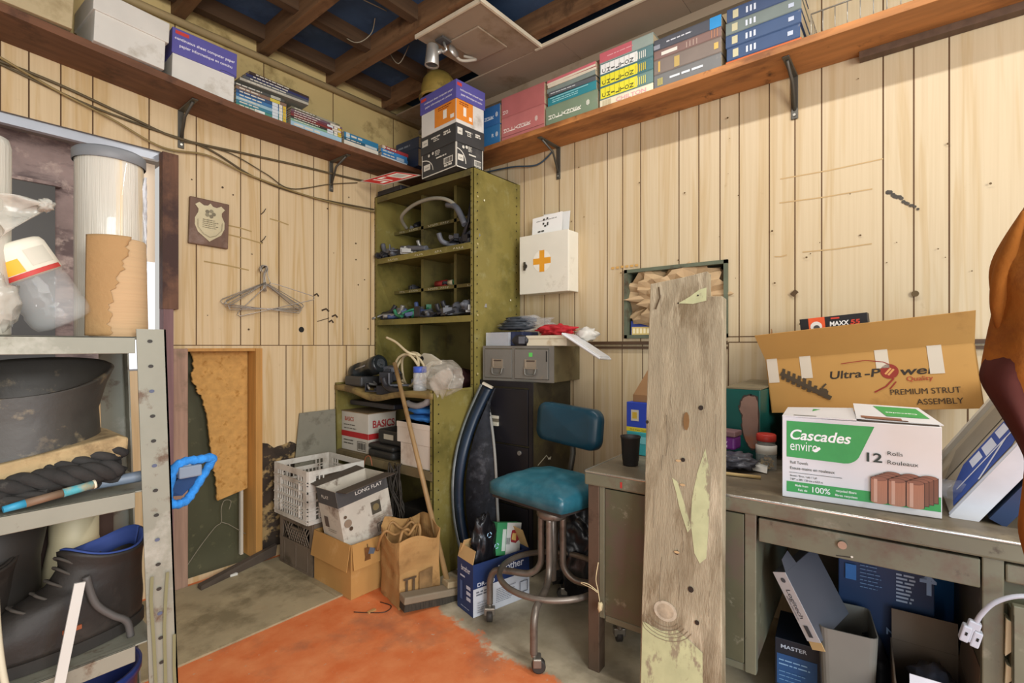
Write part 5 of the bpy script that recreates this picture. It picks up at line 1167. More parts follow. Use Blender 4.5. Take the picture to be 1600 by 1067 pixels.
rad = .225; m = MB().tube([(sx + rad * math.cos(a), sy + rad * math.sin(a), .245) for a in [2 * PI * k / 48 for k in range(48)]], .0125, 10, True); m.build('foot_ring', TUB, t, W=True)
CAS = mat('caster_rubber', '#35302b', .6, var=.2)
for k in range(4):
    a = math.atan2(1.099 - sy, 1.472 - sx) + k * PI / 2; ca, sa = math.cos(a), math.sin(a); q = lambda r, z: (sx + r * ca, sy + r * sa, z)
    pts = smooth([q(.048, .50), q(.048, .36), q(.052, .28), q(.10, .232), q(.19, .228), q(.255, .222), q(.282, .18), q(.285, .10), q(.285, .07)], 5)
    MB().tube(pts, .0145, 10).build('leg', TUB, t, W=True)
    b = a + 1.9; cb, sb = math.cos(b), math.sin(b); c = q(.285, 0)
    cs = MB().tube([(c[0], c[1], .072), (c[0], c[1], .058)], .012, 8).box(-.016, .016, -.024, .024, .028, .062, Matrix.Translation((c[0] + .012 * cb, c[1] + .012 * sb, 0)) @ Matrix.Rotation(b, 4, 'Z')).build('caster', mat('caster_fork', '#8d867b', .35, .7, var=.2), t, W=True, bev=.004)
    w1 = Vector((c[0] + .018 * cb, c[1] + .018 * sb, .0265)); n_ = Vector((-sb, cb, 0))
    MB().tube([w1 - n_ * .013, w1 - n_ * .011, w1 + n_ * .011, w1 + n_ * .013], [.022, .026, .026, .022], 20).build('wheel', CAS, cs, W=True)

# black rubbish bag behind the stool
one(MB().blob((2.165, 1.30, .215), (.185, .17, .23), -.3, 2.6, 4, 15, flatb=-.213).build('rubbish_bag', BB), 'black rubbish bag on the floor behind the stool', 'bag')

# ---------------------------------------------------------------- steel desk along the right wall
DK = mat('worn_green_grey_steel', '#6b6a56', .5, .1, var=.12, scale=5, dirt=[('#665848', 4, .32, (1, 1, 1)), ('#86836f', 7, .26, (1, 1, 1)), ('#3f352a', 11, .2, (1, 1, 1))], dsoft=.1)
DKB = mat('desk_panel_green', '#55543f', .5, .1, var=.15, scale=4, dirt=[('#5c5144', 5, .40, (1, 1, 1)), ('#8f8a76', 9, .2, (1, 1, 1))], dsoft=.1)
DKL = mat('desk_leg_brown', '#5a4a3c', .5, .2, var=.2, scale=6, dirt='#3c2f25', dscale=6, damt=.35)
TOP = mat('desk_linoleum', '#6f6553', .5, var=.1, scale=6, dirt=[('#8d8169', 5, .3, (1, 1, 1)), ('#574c3c', 8, .25, (1, 1, 1))])
t = thing('steel_desk', 'worn grey green steel office desk along the right wall', 'desk', (1.632, .958, 0), -87)
L_, D_ = 1.68, .74
tp = MB().box(-.01, L_, -.012, D_, .698, .746).build('desktop', DK, t, bev=.006)
MB().box(-.004, L_ - .006, -.006, D_ - .006, .746, .750).build('top_surface', TOP, tp)
MB().tube([(L_, -.0115, .747), (-.002, -.0115, .747), (-.010, -.004, .747), (-.010, D_, .747)], .0045, 8).build('edge_trim', mat('bright_trim', '#c9c6bd', .25, .8, var=.1), tp)
P = Print(tp, frame((-.01, -.012, .698), (1, 0, 0), (0, 0, 1))); P.rect(.145, .01, .008, .022, '#a8322c'); P.done('red_mark')
for nm, x, y_ in (('leg', .0, .0), ('leg', .0, D_ - .05), ):
    MB().box(x, x + .046, y_, y_ + .05, 0, .698).build('leg', DKL, t, bev=.003)
pd = MB().box(.046, .575, .03, D_ - .03, .225, .698).box(.046, .575, .022, .032, .2, .225).build('pedestal', DK, t)
MB().box(.046, .068, .0, .03, .21, .698).box(.545, .578, .0, .03, .20, .698).box(.068, .545, .006, .03, .198, .222).build('pedestal_frame', DK, t, bev=.003)
MB().box(.070, .543, -.001, .025, .226, .692).build('door', DKB, pd, bev=.002)
MB().box(-.002, .01, .05, D_ - .05, .25, .698).build('end_panel', DKB, t)
cd = MB().box(.585, 1.085, -.002, .02, .618, .69).build('centre_drawer', DK, t, bev=.003)
MB().box(.585, 1.085, .02, .4, .63, .685).build('drawer_tray', DK, cd)
MB().cyl((.80, -.002, .660), (.80, -.012, .660), .011).build('lock', mat('worn_nickel'), cd)
P = Print(cd, frame((0, -.002, 0), (1, 0, 0), (0, 0, 1))); P.line([(.785, .625), (.82, .628)], .003, '#2c251c'); P.disc(.822, .63, .003, '#d8d2c0'); P.done('scratch')
rp = MB().box(1.09, 1.67, .03, D_ - .03, .05, .698).build('pedestal', DKB, t)
for a_, b_ in ((1.088, 1.128), (1.64, 1.672)): MB().box(a_, b_, .0, .03, 0, .698).build('corner_post', DK, t, bev=.003)
MB().box(1.13, 1.64, .0, .03, .645, .69).build('pull_out_board', DK, rp, bev=.004)
for za, zb, fwd in ((.40, .605, -.035), (.14, .395, -.012)):
    dr = MB().box(1.138, 1.635, fwd, fwd + .022, za, zb).box(1.138, 1.142, fwd, .35, za + .02, zb - .02).build('drawer', DK, rp, bev=.003)
    MB().box(1.33, 1.44, fwd - .015, fwd, zb - .06, zb - .04).build('handle', STEEL, dr)
MB().box(.58, 1.09, D_ - .03, D_ - .024, .2, .698).build('modesty_panel', DKB, t)
deskM = t.matrix_basis.copy()
def dw(x, y_, z): return deskM @ Vector((x, y_, z))
PAP = mat('cream_paper', '#d6cfae', .7)
for k, (za, zb) in enumerate(((.47, .55), (.40, .44), (.20, .26))):
    o = MB().prism3([dw(1.128, -.01, za), dw(1.150, -.012, za + .03), dw(1.150, -.012, zb), dw(1.130, -.01, zb + .01)], deskM.to_3x3() @ Vector((0, .05, 0))).build('loose_paper', PAP)
    one(o, ('upper cream paper corner caught in the right drawer', 'middle cream paper scrap caught in the right drawer', 'lowest cream paper scrap caught in the right drawer')[k], 'paper')
# grey extension lead hanging out of the right drawer
t = thing('extension_lead', 'grey extension lead with a square socket hanging from the right desk drawer', 'cord', dw(1.10, -.03, .6))
LG = mat('pale_grey_vinyl', '#a9a9ad', .45, var=.06)
MB().tube(smooth([dw(1.30, .02, .625), dw(1.22, -.035, .64), dw(1.15, -.055, .640), dw(1.105, -.06, .615), dw(1.08, -.055, .575), dw(1.07, -.05, .545)], 6), .0055, 8).build('cord', LG, t, W=True)
Mp = Matrix.Translation(dw(1.062, -.05, .52)) @ Matrix.Rotation(R(-87), 4, 'Z') @ Matrix.Rotation(R(14), 4, 'Y')
so = MB().box(-.019, -.002, -.013, .011, -.022, .018, Mp).box(.002, .019, -.010, .013, -.026, .014, Mp).box(-.012, .012, -.008, .008, .014, .034, Mp).box(-.004, .004, -.008, .009, -.02, .02, Mp).build('socket', LG, t, W=True, bev=.003)
MB().box(-.012, -.008, -.0145, -.012, -.004, .004, Mp).box(.010, .014, -.0115, -.009, -.008, .0, Mp).build('slots', HOLE, so, W=True)
# string and tag on the desk leg
one(MB().tube(smooth([dw(.05, -.015, .42), dw(.043, -.02, .36), dw(.05, -.018, .32), dw(.058, -.02, .28)], 6), .0018, 5).tube(smooth([dw(.05, -.02, .315), dw(.02, -.03, .335), dw(-.01, -.03, .335), dw(-.015, -.02, .325), dw(.03, -.03, .325), dw(.05, -.02, .31)], 5), .0015, 5).blob(dw(.062, -.025, .265), (.014, .012, .022), .5, 3, 2, 3).build('string', mat('pale_string', '#cbb98f', .8)), 'pale string knotted around the front desk leg', 'string')

# ---------------------------------------------------------------- the weathered plank
PLK = mat('weathered_plank', '#998c72', .8, var=.16, scale=3.5, stretch=(9, 9, .8), dirt=[('#77674d', 2.4, .40, (3, 3, .8)), ('#b8aa8e', 3, .28, (5, 5, .6)), ('#86623a', 3.5, .15, (1, 1, .8)), ('#4f4233', 8, .10, (2, 2, .5))], bump=.6, bscale=30)
t = thing('weathered_plank', 'tall weathered plank with green paint remains leaning on the desk', 'plank', (1.466, .574, 0), rot=(0, 0, 0))
ax = Vector((.232, .062, 1.452)).normalized(); sd = Vector((0, -1, 0)); sd = (sd - ax * sd.dot(ax)).normalized(); nn = sd.cross(ax).normalized()
if nn.x > 0: nn = -nn
H_ = 1.475
Mk = Matrix(((sd.x, ax.x, nn.x, 1.466), (sd.y, ax.y, nn.y, .5535), (sd.z, ax.z, nn.z, 0), (0, 0, 0, 1)))
ow = [(-.125, 0), (.127, 0), (.127, .2), (.125, .5), (.127, .9), (.126, 1.395), (.077, 1.400), (.076, H_ + .012), (.0, H_ + .002), (-.124, H_ - .008), (-.127, 1.0), (-.123, .6), (-.126, .3)]
pk_ = MB().prism3([Mk @ Vector((a, b, 0)) for a, b in ow], nn * -.042).build('board', PLK, t, W=True, bev=.003)
P = Print(t, Mk, W=True)
GRN = mat('flaked_green_paint', '#b3b489', .7, var=.1, scale=20, dirt=[('#8d8168', 16, .36, (1, 1, .5))], dsoft=.06)
P.poly([(.02, 1.405), (-.02, 1.385), (.03, 1.378), (.074, 1.385), (.074, 1.43), (.05, 1.425)], GRN)
rd = random.Random(12)
def rag(L, j=.006): return [(a + rd.uniform(-j, j), b + rd.uniform(-j, j)) for a, b in L]
P.poly(rag([(.075, .90), (.09, .82), (.094, .72), (.088, .64), (.078, .57), (.06, .55), (.048, .58), (.036, .66), (.04, .74), (.055, .82)]), GRN)
P.poly(rag([(-.03, .80), (-.02, .76), (.0, .70), (.022, .64), (.03, .65), (.015, .72), (-.01, .79)], .004), GRN)
P.poly(rag([(-.122, .34), (-.06, .33), (.0, .335), (.04, .32), (.07, .30), (.075, .22), (.06, .14), (.05, .04), (-.05, .005), (-.122, .005)], .008), GRN)
P.disc(-.045, .385, .038, mat('knot_pale', '#b3a68f', .8, var=.2, scale=40), 18, .030); P.disc(-.045, .385, .028, mat('knot_mid', '#a1927a', .8, var=.3, scale=40), 16, .022)
for r_ in range(5): P.line([(max(-.120, -.05 + (.05 + .012 * r_) * math.cos(R(a))), .375 + (.036 + .01 * r_) * math.sin(R(a))) for a in range(200, 350, 15)], .0018, '#7b6c56')
for a, b, r_ in ((.06, 1.03, .008), (-.121, .975, .006), (.035, .47, .009), (.055, .38, .007), (-.02, 1.385, .003), (.047, 1.405, .003), (-.01, .57, .007), (.005, .86, .007)): P.disc(a, b, r_, '#2a2018', 10)
for a, b in ((-.01, .86), (.005, .785), (-.01, .575)): P.disc(a, b - .004, .009, '#b99a70', 10, .004)
for k in range(12):
    x0 = rd.uniform(-.115, .11); z0 = rd.uniform(.4, 1.38); P.line([(x0, z0), (x0 + rd.uniform(-.004, .004), z0 + .03), (x0 + rd.uniform(-.006, .006), z0 + rd.uniform(.04, .14))], .0012, ('#5b4c3a', '#6a5b46', '#4d4031')[k % 3])
P.line([(-.10, 1.37), (-.085, 1.41), (-.09, 1.45)], .006, '#54442f'); P.disc(.015, .985, .010, '#7a5a35', 10, .03)
P.done('paint_remains')
# ---------------------------------------------------------------- on the desk
ZD = .7515
t = thing('black_cup', 'black ribbed tumbler at the left end of the desk', 'cup', (1.805, .868, ZD))
CUP = mat('matt_black_cup', '#22201f', .55, var=.2, dirt='#3d3934', dscale=8, damt=.2)
MB().lathe([(.0285, 0), (.030, .004), (.030, .016), (.0315, .018), (.037, .105), (.039, .107), (.039, .114), (.036, .114), (.030, .02), (.001, .018)], 28, cap=False).build('cup', CUP, t)
# stacked packets behind the plank
t = thing('turquoise_box', 'turquoise box under the blue carton at the back of the desk', 'box', (2.06, .872, ZD), -92)
MB().box(-.10, .10, -.075, .075, 0, .098).build('carton', mat('turquoise_card', '#3aa7ad', .5, var=.06), t, bev=.003); P = Print(t, face('front', .20, .15, 0)); P.rect(0, .05, .20, .03, '#7ac6c9'); P.done()
t = thing('blue_carton', 'blue carton with a yellow strip on the turquoise box', 'box', (2.06, .875, ZD + .099), -92)
MB().box(-.10, .10, -.07, .07, 0, .125).build('carton', mat('royal_blue_card', '#2746b5', .5, var=.06), t, bev=.002); P = Print(t, face('front', .20, .14, 0)); P.rect(0, 0, .2, .018, '#e0cf3a'); P.text('O-2 Two Gasket', .06, .004, .010, '#2a2a20', .085); P.rect(.022, .045, .036, .048, '#c9c3b0'); P.rect(.028, .055, .022, .028, '#c9a93a'); P.rect(.105, .02, .05, .09, '#1e2f6a'); P.rect(.115, .035, .03, .05, '#d6d6d2'); P.done()
t = thing('brown_card_flap_box', 'brown card box with a raised flap on the blue carton', 'box', (2.075, .86, ZD + .225), -92)
KF = mat('brown_card', '#94704a', .8, var=.1)
MB().box(-.095, .095, -.065, .065, 0, .03).build('carton', KF, t); MB().prism3([(-.095, -.06, .03), (.09, -.06, .03), (.06, .02, .165), (-.045, .02, .17)], (0, .004, .002)).build('flap', KF, t)
# dark green steel box with a rust patch
GRB = mat('dark_green_enamel', '#12514a', .4, var=.15, scale=6, dirt=[('#0d3b36', 5, .3, (1, 1, 1)), ('#5a6a5c', 14, .1, (1, 1, 1))])
t = thing('green_steel_box', 'tall dark green steel box with a big rust patch on the desk', 'box', (2.23, .525, ZD), -94)
MB().box(-.066, .066, -.12, .19, 0, .295).build('body', GRB, t, bev=.004)
MB().prism3([(-.066, -.12, .295), (.066, -.12, .295), (.066, .19, .31), (-.066, .19, .31)], (0, 0, .006)).build('lid', mat('dusty_lid', '#7a6f55', .7, var=.2, dirt='#4b4a3a', dscale=8, damt=.3), t)
P = Print(t, frame((-.066, -.12, 0), (1, 0, 0), (0, 0, 1)), off=.0012)
rd = random.Random(17)
def rg2(L, j=.003): return [(a + rd.uniform(-j, j), b + rd.uniform(-j, j)) for a, b in smooth2(L)]
def smooth2(L): return [(p.x, p.y) for p in smooth([Vector((a, b, 0)) for a, b in L], 4, True)]
RL = [(.075, .265), (.105, .27), (.122, .25), (.124, .15), (.118, .075), (.098, .065), (.080, .09), (.066, .14), (.066, .19), (.056, .215), (.062, .245)]
P.poly(rg2([(.094 + (a - .094) * 1.12, .165 + (b - .165) * 1.06) for a, b in RL]), '#3f332c'); P.poly(rg2(RL, .002), mat('rusty_bare_steel', '#8a6f62', .6, .2, var=.12, scale=12, dirt='#a35f3a', dscale=4, damt=.35)); P.disc(.098, .275, .004, '#16140e', 8); P.done('rust_patch')
# glass jar of small parts
t = thing('glass_jar', 'glass jar with a red lid and brassy bits inside on the desk', 'jar', (2.065, .438, ZD))
GL = film('jar_glass', '#dfe6e2', .8, .05, .1)
MB().lathe([(.034, 0), (.036, .004), (.036, .085), (.03, .1), (.03, .112)], 20, cap=False).build('jar_body', GL, t); MB().lathe([(.033, .108), (.034, .11), (.034, .132), (.03, .135)], 24).build('lid', mat('red_lid', '#b3362c', .4), t)
MB().lathe([(.033, .06), (.0365, .062), (.0365, .092), (.033, .094)], 20, cap=False).build('label', flat('#c9c6bb'), t)
m = MB(); rd = random.Random(14)
for k in range(40): x, y_, z = rd.uniform(-.02, .02), rd.uniform(-.02, .02), rd.uniform(.004, .045); m.box(x - .008, x + .008, y_ - .004, y_ + .004, z, z + .006, Matrix.Rotation(rd.uniform(0, 1), 4, 'Z'))
tag(m.build('contents', mat('brassy_bits', '#b08f4f', .4, .4, var=.3), t), kind='stuff')
# purple tin on a black bag
one(MB().blob((2.0, .535, ZD + .032), (.07, .085, .035), .3, 2.4, 4, 5, flatb=-.031).build('grey_bag', mat('grey_poly', '#4b4b52', .35, var=.3, scale=12)), 'crumpled grey poly bag under the purple tub', 'bag')
one(MB().prism3([(2.0, .47, ZD + .004), (1.99, .42, ZD + .002), (2.05, .43, ZD + .02), (2.04, .49, ZD + .03)], (.003, 0, .001)).build('paper_scrap', mat('white_poly')), 'white paper scrap beside the grey poly bag on the desk', 'paper')
t = thing('sweet_tub', 'small purple tub with a brown lid on the grey poly bag', 'tub', (2.05, .595, ZD + .066), -95)
MB().box(-.062, .062, -.035, .035, 0, .05).build('tub', mat('purple_tub', '#6a2a78', .45, var=.06), t, bev=.008); MB().box(-.064, .064, -.037, .037, .05, .072).build('lid', mat('brown_lid', '#7d5f60', .5), t, bev=.004)
P = Print(t, frame((-.062, -.035, 0), (1, 0, 0), (0, 0, 1))); P.text('Quality', .075, .026, .016, '#e3d6e6', .045, .01); P.text('Street', .078, .010, .016, '#e3d6e6', .04, .01); P.done()
one(MB().tube([(1.865, .62, ZD + .006), (1.90, .42, ZD + .006)], .006, 6).build('thin_stick', mat('pale_wood', '#b79b66', .7)), 'thin pale wooden stick lying along the desk', 'stick')
# paper towel carton
t = thing('paper_towel_carton', 'white and green carton of paper towel rolls on the desk', 'box', (1.8745, .1465, ZD), -83.5)
w_, d_, h_ = .380, .25, .248
WC = mat('bright_white_card', '#dad9d8', .55, var=.03, scale=6, dirt='#c3beb4', dscale=4, damt=.15)
MB().box(-w_/2, w_/2, -d_/2, d_/2, 0, h_).build('carton', WC, t, bev=.0015)
MB().prism3([(-w_/2, -d_/2, h_), (0.0, -d_/2, h_ + .002), (.0, d_/2, h_ + .010), (-w_/2, d_/2, h_)], (0, 0, .003)).build('flap', WC, t)
Mf = frame((.0, -d_/2 + .01, h_ + .006), (.19, .0, -.004), (0, .24, .018))
fl = MB().hexa([Mf @ Vector(q) for q in ((0, 0, 0), (.195, 0, 0), (.17, .25, 0), (.0, .25, 0), (0, 0, .003), (.195, 0, .003), (.17, .25, .003), (.0, .25, .003))]).build('flap', WC, t)
MB().box(.004, .185, -d_/2 + .004, d_/2 - .01, h_ - .0, h_ + .004).build('inner_gap', mat('dark_inside'), t)
GC = '#3f9c52'; GI = '#2f3a33'
P = Print(t, face('front', w_, d_, 0))
P.poly([(.012, .236), (.012, .125), (.16, .122)] + [(.16 + .04 * math.sin(R(a)), .162 - .04 * math.cos(R(a))) for a in range(15, 66, 10)] + [(.232, .236)], GC)
P.rect(.012, .018, w_ - .014, .032, GC); P.poly([(.25, .018), (w_ - .002, .018), (w_ - .002, .058), (.25, .05)], GC)
P.text('Cascades', .022, .181, .043, '#f2f4f0', .155, .018, 'L', 0, .25); P.text('enviro', .022, .147, .043, '#f2f4f0', .072, -.004, 'L'); P.poly([(.078, .150), (.098, .164), (.102, .158), (.092, .148)], '#f2f4f0')
P.text('Roll Towels', .022, .105, .0125, GI, .047, .003, 'L'); P.text('Essuie-mains en rouleaux', .022, .088, .0125, GI, .115, .003, 'L'); P.line([(.02, .078), (.155, .078)], .0012, GI)
P.text('Brown / Brun, 1-ply / 1 pli', .022, .066, .008, GI, .07, .01, 'L'); P.text("7.87'' x 205' / 20 cm x 62,5 m", .022, .055, .008, GI, .085, .01, 'L')
P.text('Made from', .052, .037, .009, '#e9f0e6', .034, .02); P.text('Fait de', .055, .024, .009, '#e9f0e6', .024, .02); P.text('100%', .103, .025, .024, '#e9f0e6', .046, .01); P.text('recycled fibers', .165, .037, .009, '#e9f0e6', .05, .02); P.text('fibres recyclees', .165, .024, .009, '#e9f0e6', .055, .02)
P.text('12', .232, .136, .036, GI, .036, .02); P.text('Rolls', .262, .159, .016, GI, .034, 0, 'L'); P.text('Rouleaux', .262, .134, .016, GI, .068, 0, 'L')
RB = mat('printed_brown', '#a8745a', .6, var=.08, scale=30, stretch=(30, 30, .5)); BR2 = '#7a503c'; CRE = '#c39a84'
for row_ in range(3, -1, -1):
    ox, oy = .010 * row_, .005 * row_
    for k in range(3):
        x = .224 + .040 * k + ox; P.rect(x - .0015, .024 + oy, .040, .070, '#4a2f24'); P.rect(x, .026 + oy, .037, .066, RB if row_ == 0 else BR2)
        P.disc(x + .0185, .026 + oy + .066, .0185, '#5b3a2c', 18, .0065); P.disc(x + .0185, .026 + oy + .066, .0175, '#8a5c48', 18, .0055)
        if row_ == 0:
            P.disc(x + .0185, .026, .0185, RB, 18, .006); P.rect(x + .006, .024, .008, .066, CRE)
P.done()
P = Print(t, frame((-w_/2, -d_/2, h_ + .0035), (1, 0, 0), (0, 1, .02))); P.poly([(.075, .07), (.125, .07), (.125, .19), (.078, .19)], GC); P.text('Cascades', .1, .12, .016, '#e9f0e6', .04, .02); P.rect(.03, .015, .06, .012, '#8d8a84'); P.done()
P = Print(fl, Mf @ Matrix.Translation((0, 0, .003))); P.poly([(.052, .22), (.16, .22), (.175, .07), (.075, .06)], GC); P.text('Cascades', .115, .13, .022, '#f2f4f0', .075, .02, 'C', 180); P.rect(.012, .01, .095, .03, '#8a5c48'); P.rect(.02, .0, .1, .01, '#6a4636'); P.done()
# tan strut carton with a raised flap, lying on a plain carton against the wall
one(MB().box(2.10, 2.44, -.05, .385, ZD, .942).build('plain_carton', KF, bev=.002), 'plain brown carton behind the paper towel carton', 'box')
STB = mat('strut_card', '#b78a4a', .75, var=.06, scale=4, dirt='#9a703a', dscale=3, damt=.2)
t = thing('strut_carton', 'long tan car strut carton with its top flap raised', 'box', (2.285, .135, .984), rot=(0, R(-6.5), R(-91.5)))
t.rotation_euler = (Matrix.Rotation(R(-91.5), 3, 'Z') @ Matrix.Rotation(R(-6.3), 3, 'Y')).to_euler()
w_, d_, h_ = .625, .17, .212
MB().box(-w_/2, w_/2, -d_/2, d_/2, 0, .004).build('bottom', STB, t)
for a in ((-w_/2, w_/2, -d_/2, -d_/2 + .004), (-w_/2, w_/2, d_/2 - .004, d_/2), (-w_/2, -w_/2 + .004, -d_/2, d_/2), (w_/2 - .004, w_/2, -d_/2, d_/2)): MB().box(*a, .004, h_).build('side', STB, t)
Mf = Matrix.Translation((0, -d_/2, h_)) @ Matrix.Rotation(R(22), 4, 'X')
fl = MB().hexa([Mf @ Vector(q) for q in ((-w_/2, 0, 0), (w_/2, 0, 0), (w_/2, .004, 0), (-w_/2, .004, 0), (-w_/2 - .02, 0, .11), (w_/2 + .012, 0, .11), (w_/2 + .012, .004, .11), (-w_/2 - .02, .004, .11))]).build('flap', STB, t)
MB().box(-w_/2, w_/2 , -.0, .004, 0, .10, Matrix.Translation((0, d_/2, h_)) @ Matrix.Rotation(R(-8), 4, 'X')).build('flap', STB, t)
MB().prism3([(-w_/2, -d_/2 + .01, h_), (-w_/2, d_/2 - .01, h_), (-w_/2 + .01, .02, h_ + .13)], (.004, 0, 0)).build('flap', KF, t)
P = Print(t, face('front', w_, d_, 0)); IK = '#33291f'; RD = '#8f2f22'
P.text('Ultra', .215, .122, .040, IK, .098, .018, 'L', 0, .15); P.text('-P', .322, .122, .040, IK, .048, .018, 'L', 0, .15); P.text('wer', .425, .122, .040, IK, .10, .018, 'L', 0, .15); P.disc(.395, .137, .026, RD); P.line([(.382, .128), (.40, .148)], .006, '#d39a5a'); P.line([(.39, .124), (.408, .144)], .006, '#d39a5a')
P.line([(.255, .176), (.33, .182), (.38, .172), (.40, .160)], .003, RD); P.line([(.405, .112), (.38, .085), (.345, .066)], .005, RD); P.line([(.41, .10), (.39, .075)], .004, RD); P.text('Quality', .475, .100, .022, '#a8442c', .07, .005)
P.text('PREMIUM STRUT', .575, .054, .028, IK, .185, 0, 'R'); P.text('ASSEMBLY', .578, .018, .028, IK, .12, 0, 'R')
for k in range(9):
    x, z = .055 + .017 * k, .155 - .0105 * k; hh = .028 if k < 6 else .013
    P.poly([(x - .006, z - hh * .4 - .012), (x + .006, z - hh * .4 - .016), (x + .014, z + hh * .55), (x + .004, z + hh * .7)], '#4a3d2c')
P.line([(.05, .155), (.21, .050)], .016, '#4a3d2c'); P.disc(.19, .075, .014, '#4a3d2c', 8); P.line([(.185, .09), (.20, .105)], .006, '#4a3d2c'); P.done()
t2 = t
TP = mat('clear_tape', '#cfc3b0', .3, var=.03)
for x, z0, hh in ((.0, .12, .10), (.117, .13, .10), (.355, .15, .075), (.50, .12, .11)):
    MB().box(-w_/2 + x + .004, -w_/2 + x + .042, -d_/2 - .0014, -d_/2 - .0008, z0, z0 + hh).build('tape', TP, t2, label='pale strip of packing tape')
t = thing('brake_part_box', 'flat black and orange parts box standing in the tan strut carton', 'box', (2.275, .235, 1.204), -91); 
t.rotation_euler = (Matrix.Rotation(R(-91.5), 3, 'Z') @ Matrix.Rotation(R(-5), 3, 'Y')).to_euler()
MB().box(-.11, .11, -.03, .03, 0, .13).build('carton', mat('black_print_card', '#1f1d1e', .45, var=.05), t, bev=.001); P = Print(t, face('front', .22, .06, 0)); P.rect(.03, .0, .055, .13, '#d8562a'); P.text('MAXX', .10, .092, .024, '#e3e1dc', .062, .03, 'L', 0, .1); P.text('55', .166, .092, .024, '#c8402c', .03, .03, 'L', 0, .1); P.rect(.105, .118, .028, .006, '#c8402c'); P.disc(.055, .095, .02, '#d9d4cc', 14); P.disc(.056, .09, .011, '#4a4745', 12); P.done()
# tilted product carton in film and the dark blue slab under it at the right end of the desk
BW = mat('beige_print_card', '#a9a08c', .5, var=.1, scale=5)
P0, P1, TLp = Vector((1.811, -.075, .752)), Vector((1.783, -.211, .978)), Vector((2.168, -.098, .906))
def axes(o):
    ex = (P1 - P0).normalized(); ey = (TLp - P0); ey = (ey - ex * ey.dot(ex)).normalized(); n = ex.cross(ey)
    if n.y < 0: n = -n
    return ex, ey, n
ex, ey, n_ = axes(P0)
def bx(mb, a0, a1, b0, b1, c0, c1):
    return mb.hexa([P0 + ex * a + ey * b + n_ * c for a, b, c in ((a0, b0, c0), (a1, b0, c0), (a1, b1, c0), (a0, b1, c0), (a0, b0, c1), (a1, b0, c1), (a1, b1, c1), (a0, b1, c1))])
t = thing('product_carton', 'tilted blue white and beige product carton wrapped in film at the right of the desk', 'carton', P0)
bx(MB(), 0, .36, 0, .34, -.05, 0).build('carton', BW, t, W=True, bev=.002)
bx(MB(), .0, .36, -.004, -.0005, -.05, .004).build('pale_edge', mat('white_edge', '#d0d4da', .5), t, W=True)
bx(MB(), .0, .36, .34, .36, -.10, .012).build('end_flap', mat('pale_card', '#cfccbf', .6), t, W=True)
sg = 1 if ex.cross(ey).dot(n_) > 0 else -1
P = Print(t, Matrix(((ex.x, ey.x, n_.x, P0.x), (ex.y, ey.y, n_.y, P0.y), (ex.z, ey.z, n_.z, P0.z), (0, 0, 0, 1))), W=True); BLU = '#2f4f9a'; LW = '#cfd6e4'
P.rect(.0, .0, .36, .022, LW); P.poly([(.02, .03), (.24, .03), (.34, .10), (.34, .18), (.10, .18), (.04, .12)], BLU)
for q in ([(.12, .115), (.16, .115), (.16, .165), (.12, .165)], [(.17, .10), (.21, .10), (.21, .165), (.17, .165)], [(.225, .115), (.26, .115), (.26, .17), (.225, .17)], [(.27, .12), (.31, .12), (.31, .17), (.27, .17)]): P.poly(q, LW)
P.line([(.05, .09), (.30, .09)], .007, LW); P.line([(.12, .03), (.24, .09)], .009, LW); P.poly([(.02, .20), (.36, .20), (.36, .30), (.10, .30)], '#8f8a7c'); P.done()
MB().blob(P0 + ex * .04 + ey * .10 + n_ * .004, (.05, .10, .03), .3, 2.3, 3, 3).build('film', film('film_wrap', '#cfd6e0', .82, .1, .9, 25), t, W=True)
t = thing('slate_slab', 'dark slate blue flat case lying under the tilted product carton', 'case', P0 + ex * .05 - n_ * .09)
bx(MB(), .05, .40, -.01, .30, -.095, -.058).box(0, .001, 0, .001, 0, .001, Matrix.Translation(P0 + ex * .1 - n_ * .08)).build('case', mat('slate_blue_plastic', '#2c3d5c', .4, var=.1), t, W=True, bev=.003)
one(MB().blob(dw(1.17, .24, .80), (.07, .10, .05), .25, 2, 3, 6, flatb=-.046).build('dark_cloth', mat('dark_blue_cloth', '#2a3040', .8, var=.3)), 'dark bundled cloth at the right end of the desk', 'cloth')

# ---------------------------------------------------------------- under the desk
def on(x, y_, rz=0): return dict(loc=(x, y_, .001), rz=rz)
NB = mat('dark_navy_card', '#1c3558', .5, var=.12, scale=4)
t = thing('navy_carton', 'navy carton with pale print standing under the left of the kneehole', 'box', (1.95, .30, .001), -84)
MB().box(-.075, .075, -.10, .10, 0, .245).build('carton', mat('near_black_blue_card', '#171d28', .5, var=.1), t, bev=.002); P = Print(t, face('front', .15, .20, 0)); P.text('MASTER', .055, .215, .017, '#aeb6c0', .075, .02); P.rect(.006, .095, .115, .10, '#234a78'); P.rect(.006, .02, .115, .06, '#1d3a62'); P.lines(.012, .16, .09, 2, .014, .004, '#7fa3c4', 2); P.lines(.012, .11, .09, 3, .014, .003, '#5f86ad', 3); P.done()
t = thing('webcam_box', 'grey and white slim box tilted on the navy carton under the desk', 'box', (1.75, .238, .319))
zc = Vector((-.02, .092, .193)).normalized(); yc_ = Vector((.9, -.40, .1)); yc_ = (yc_ - zc * yc_.dot(zc)).normalized(); xc = yc_.cross(zc)
Mw = Matrix(((xc.x, yc_.x, zc.x, 1.75), (xc.y, yc_.y, zc.y, .238), (xc.z, yc_.z, zc.z, .319), (0, 0, 0, 1)))
DGC = mat('dark_grey_card', '#4b4d53', .5, var=.08); LGC = mat('light_grey_card', '#b3b0ae', .55, var=.05)
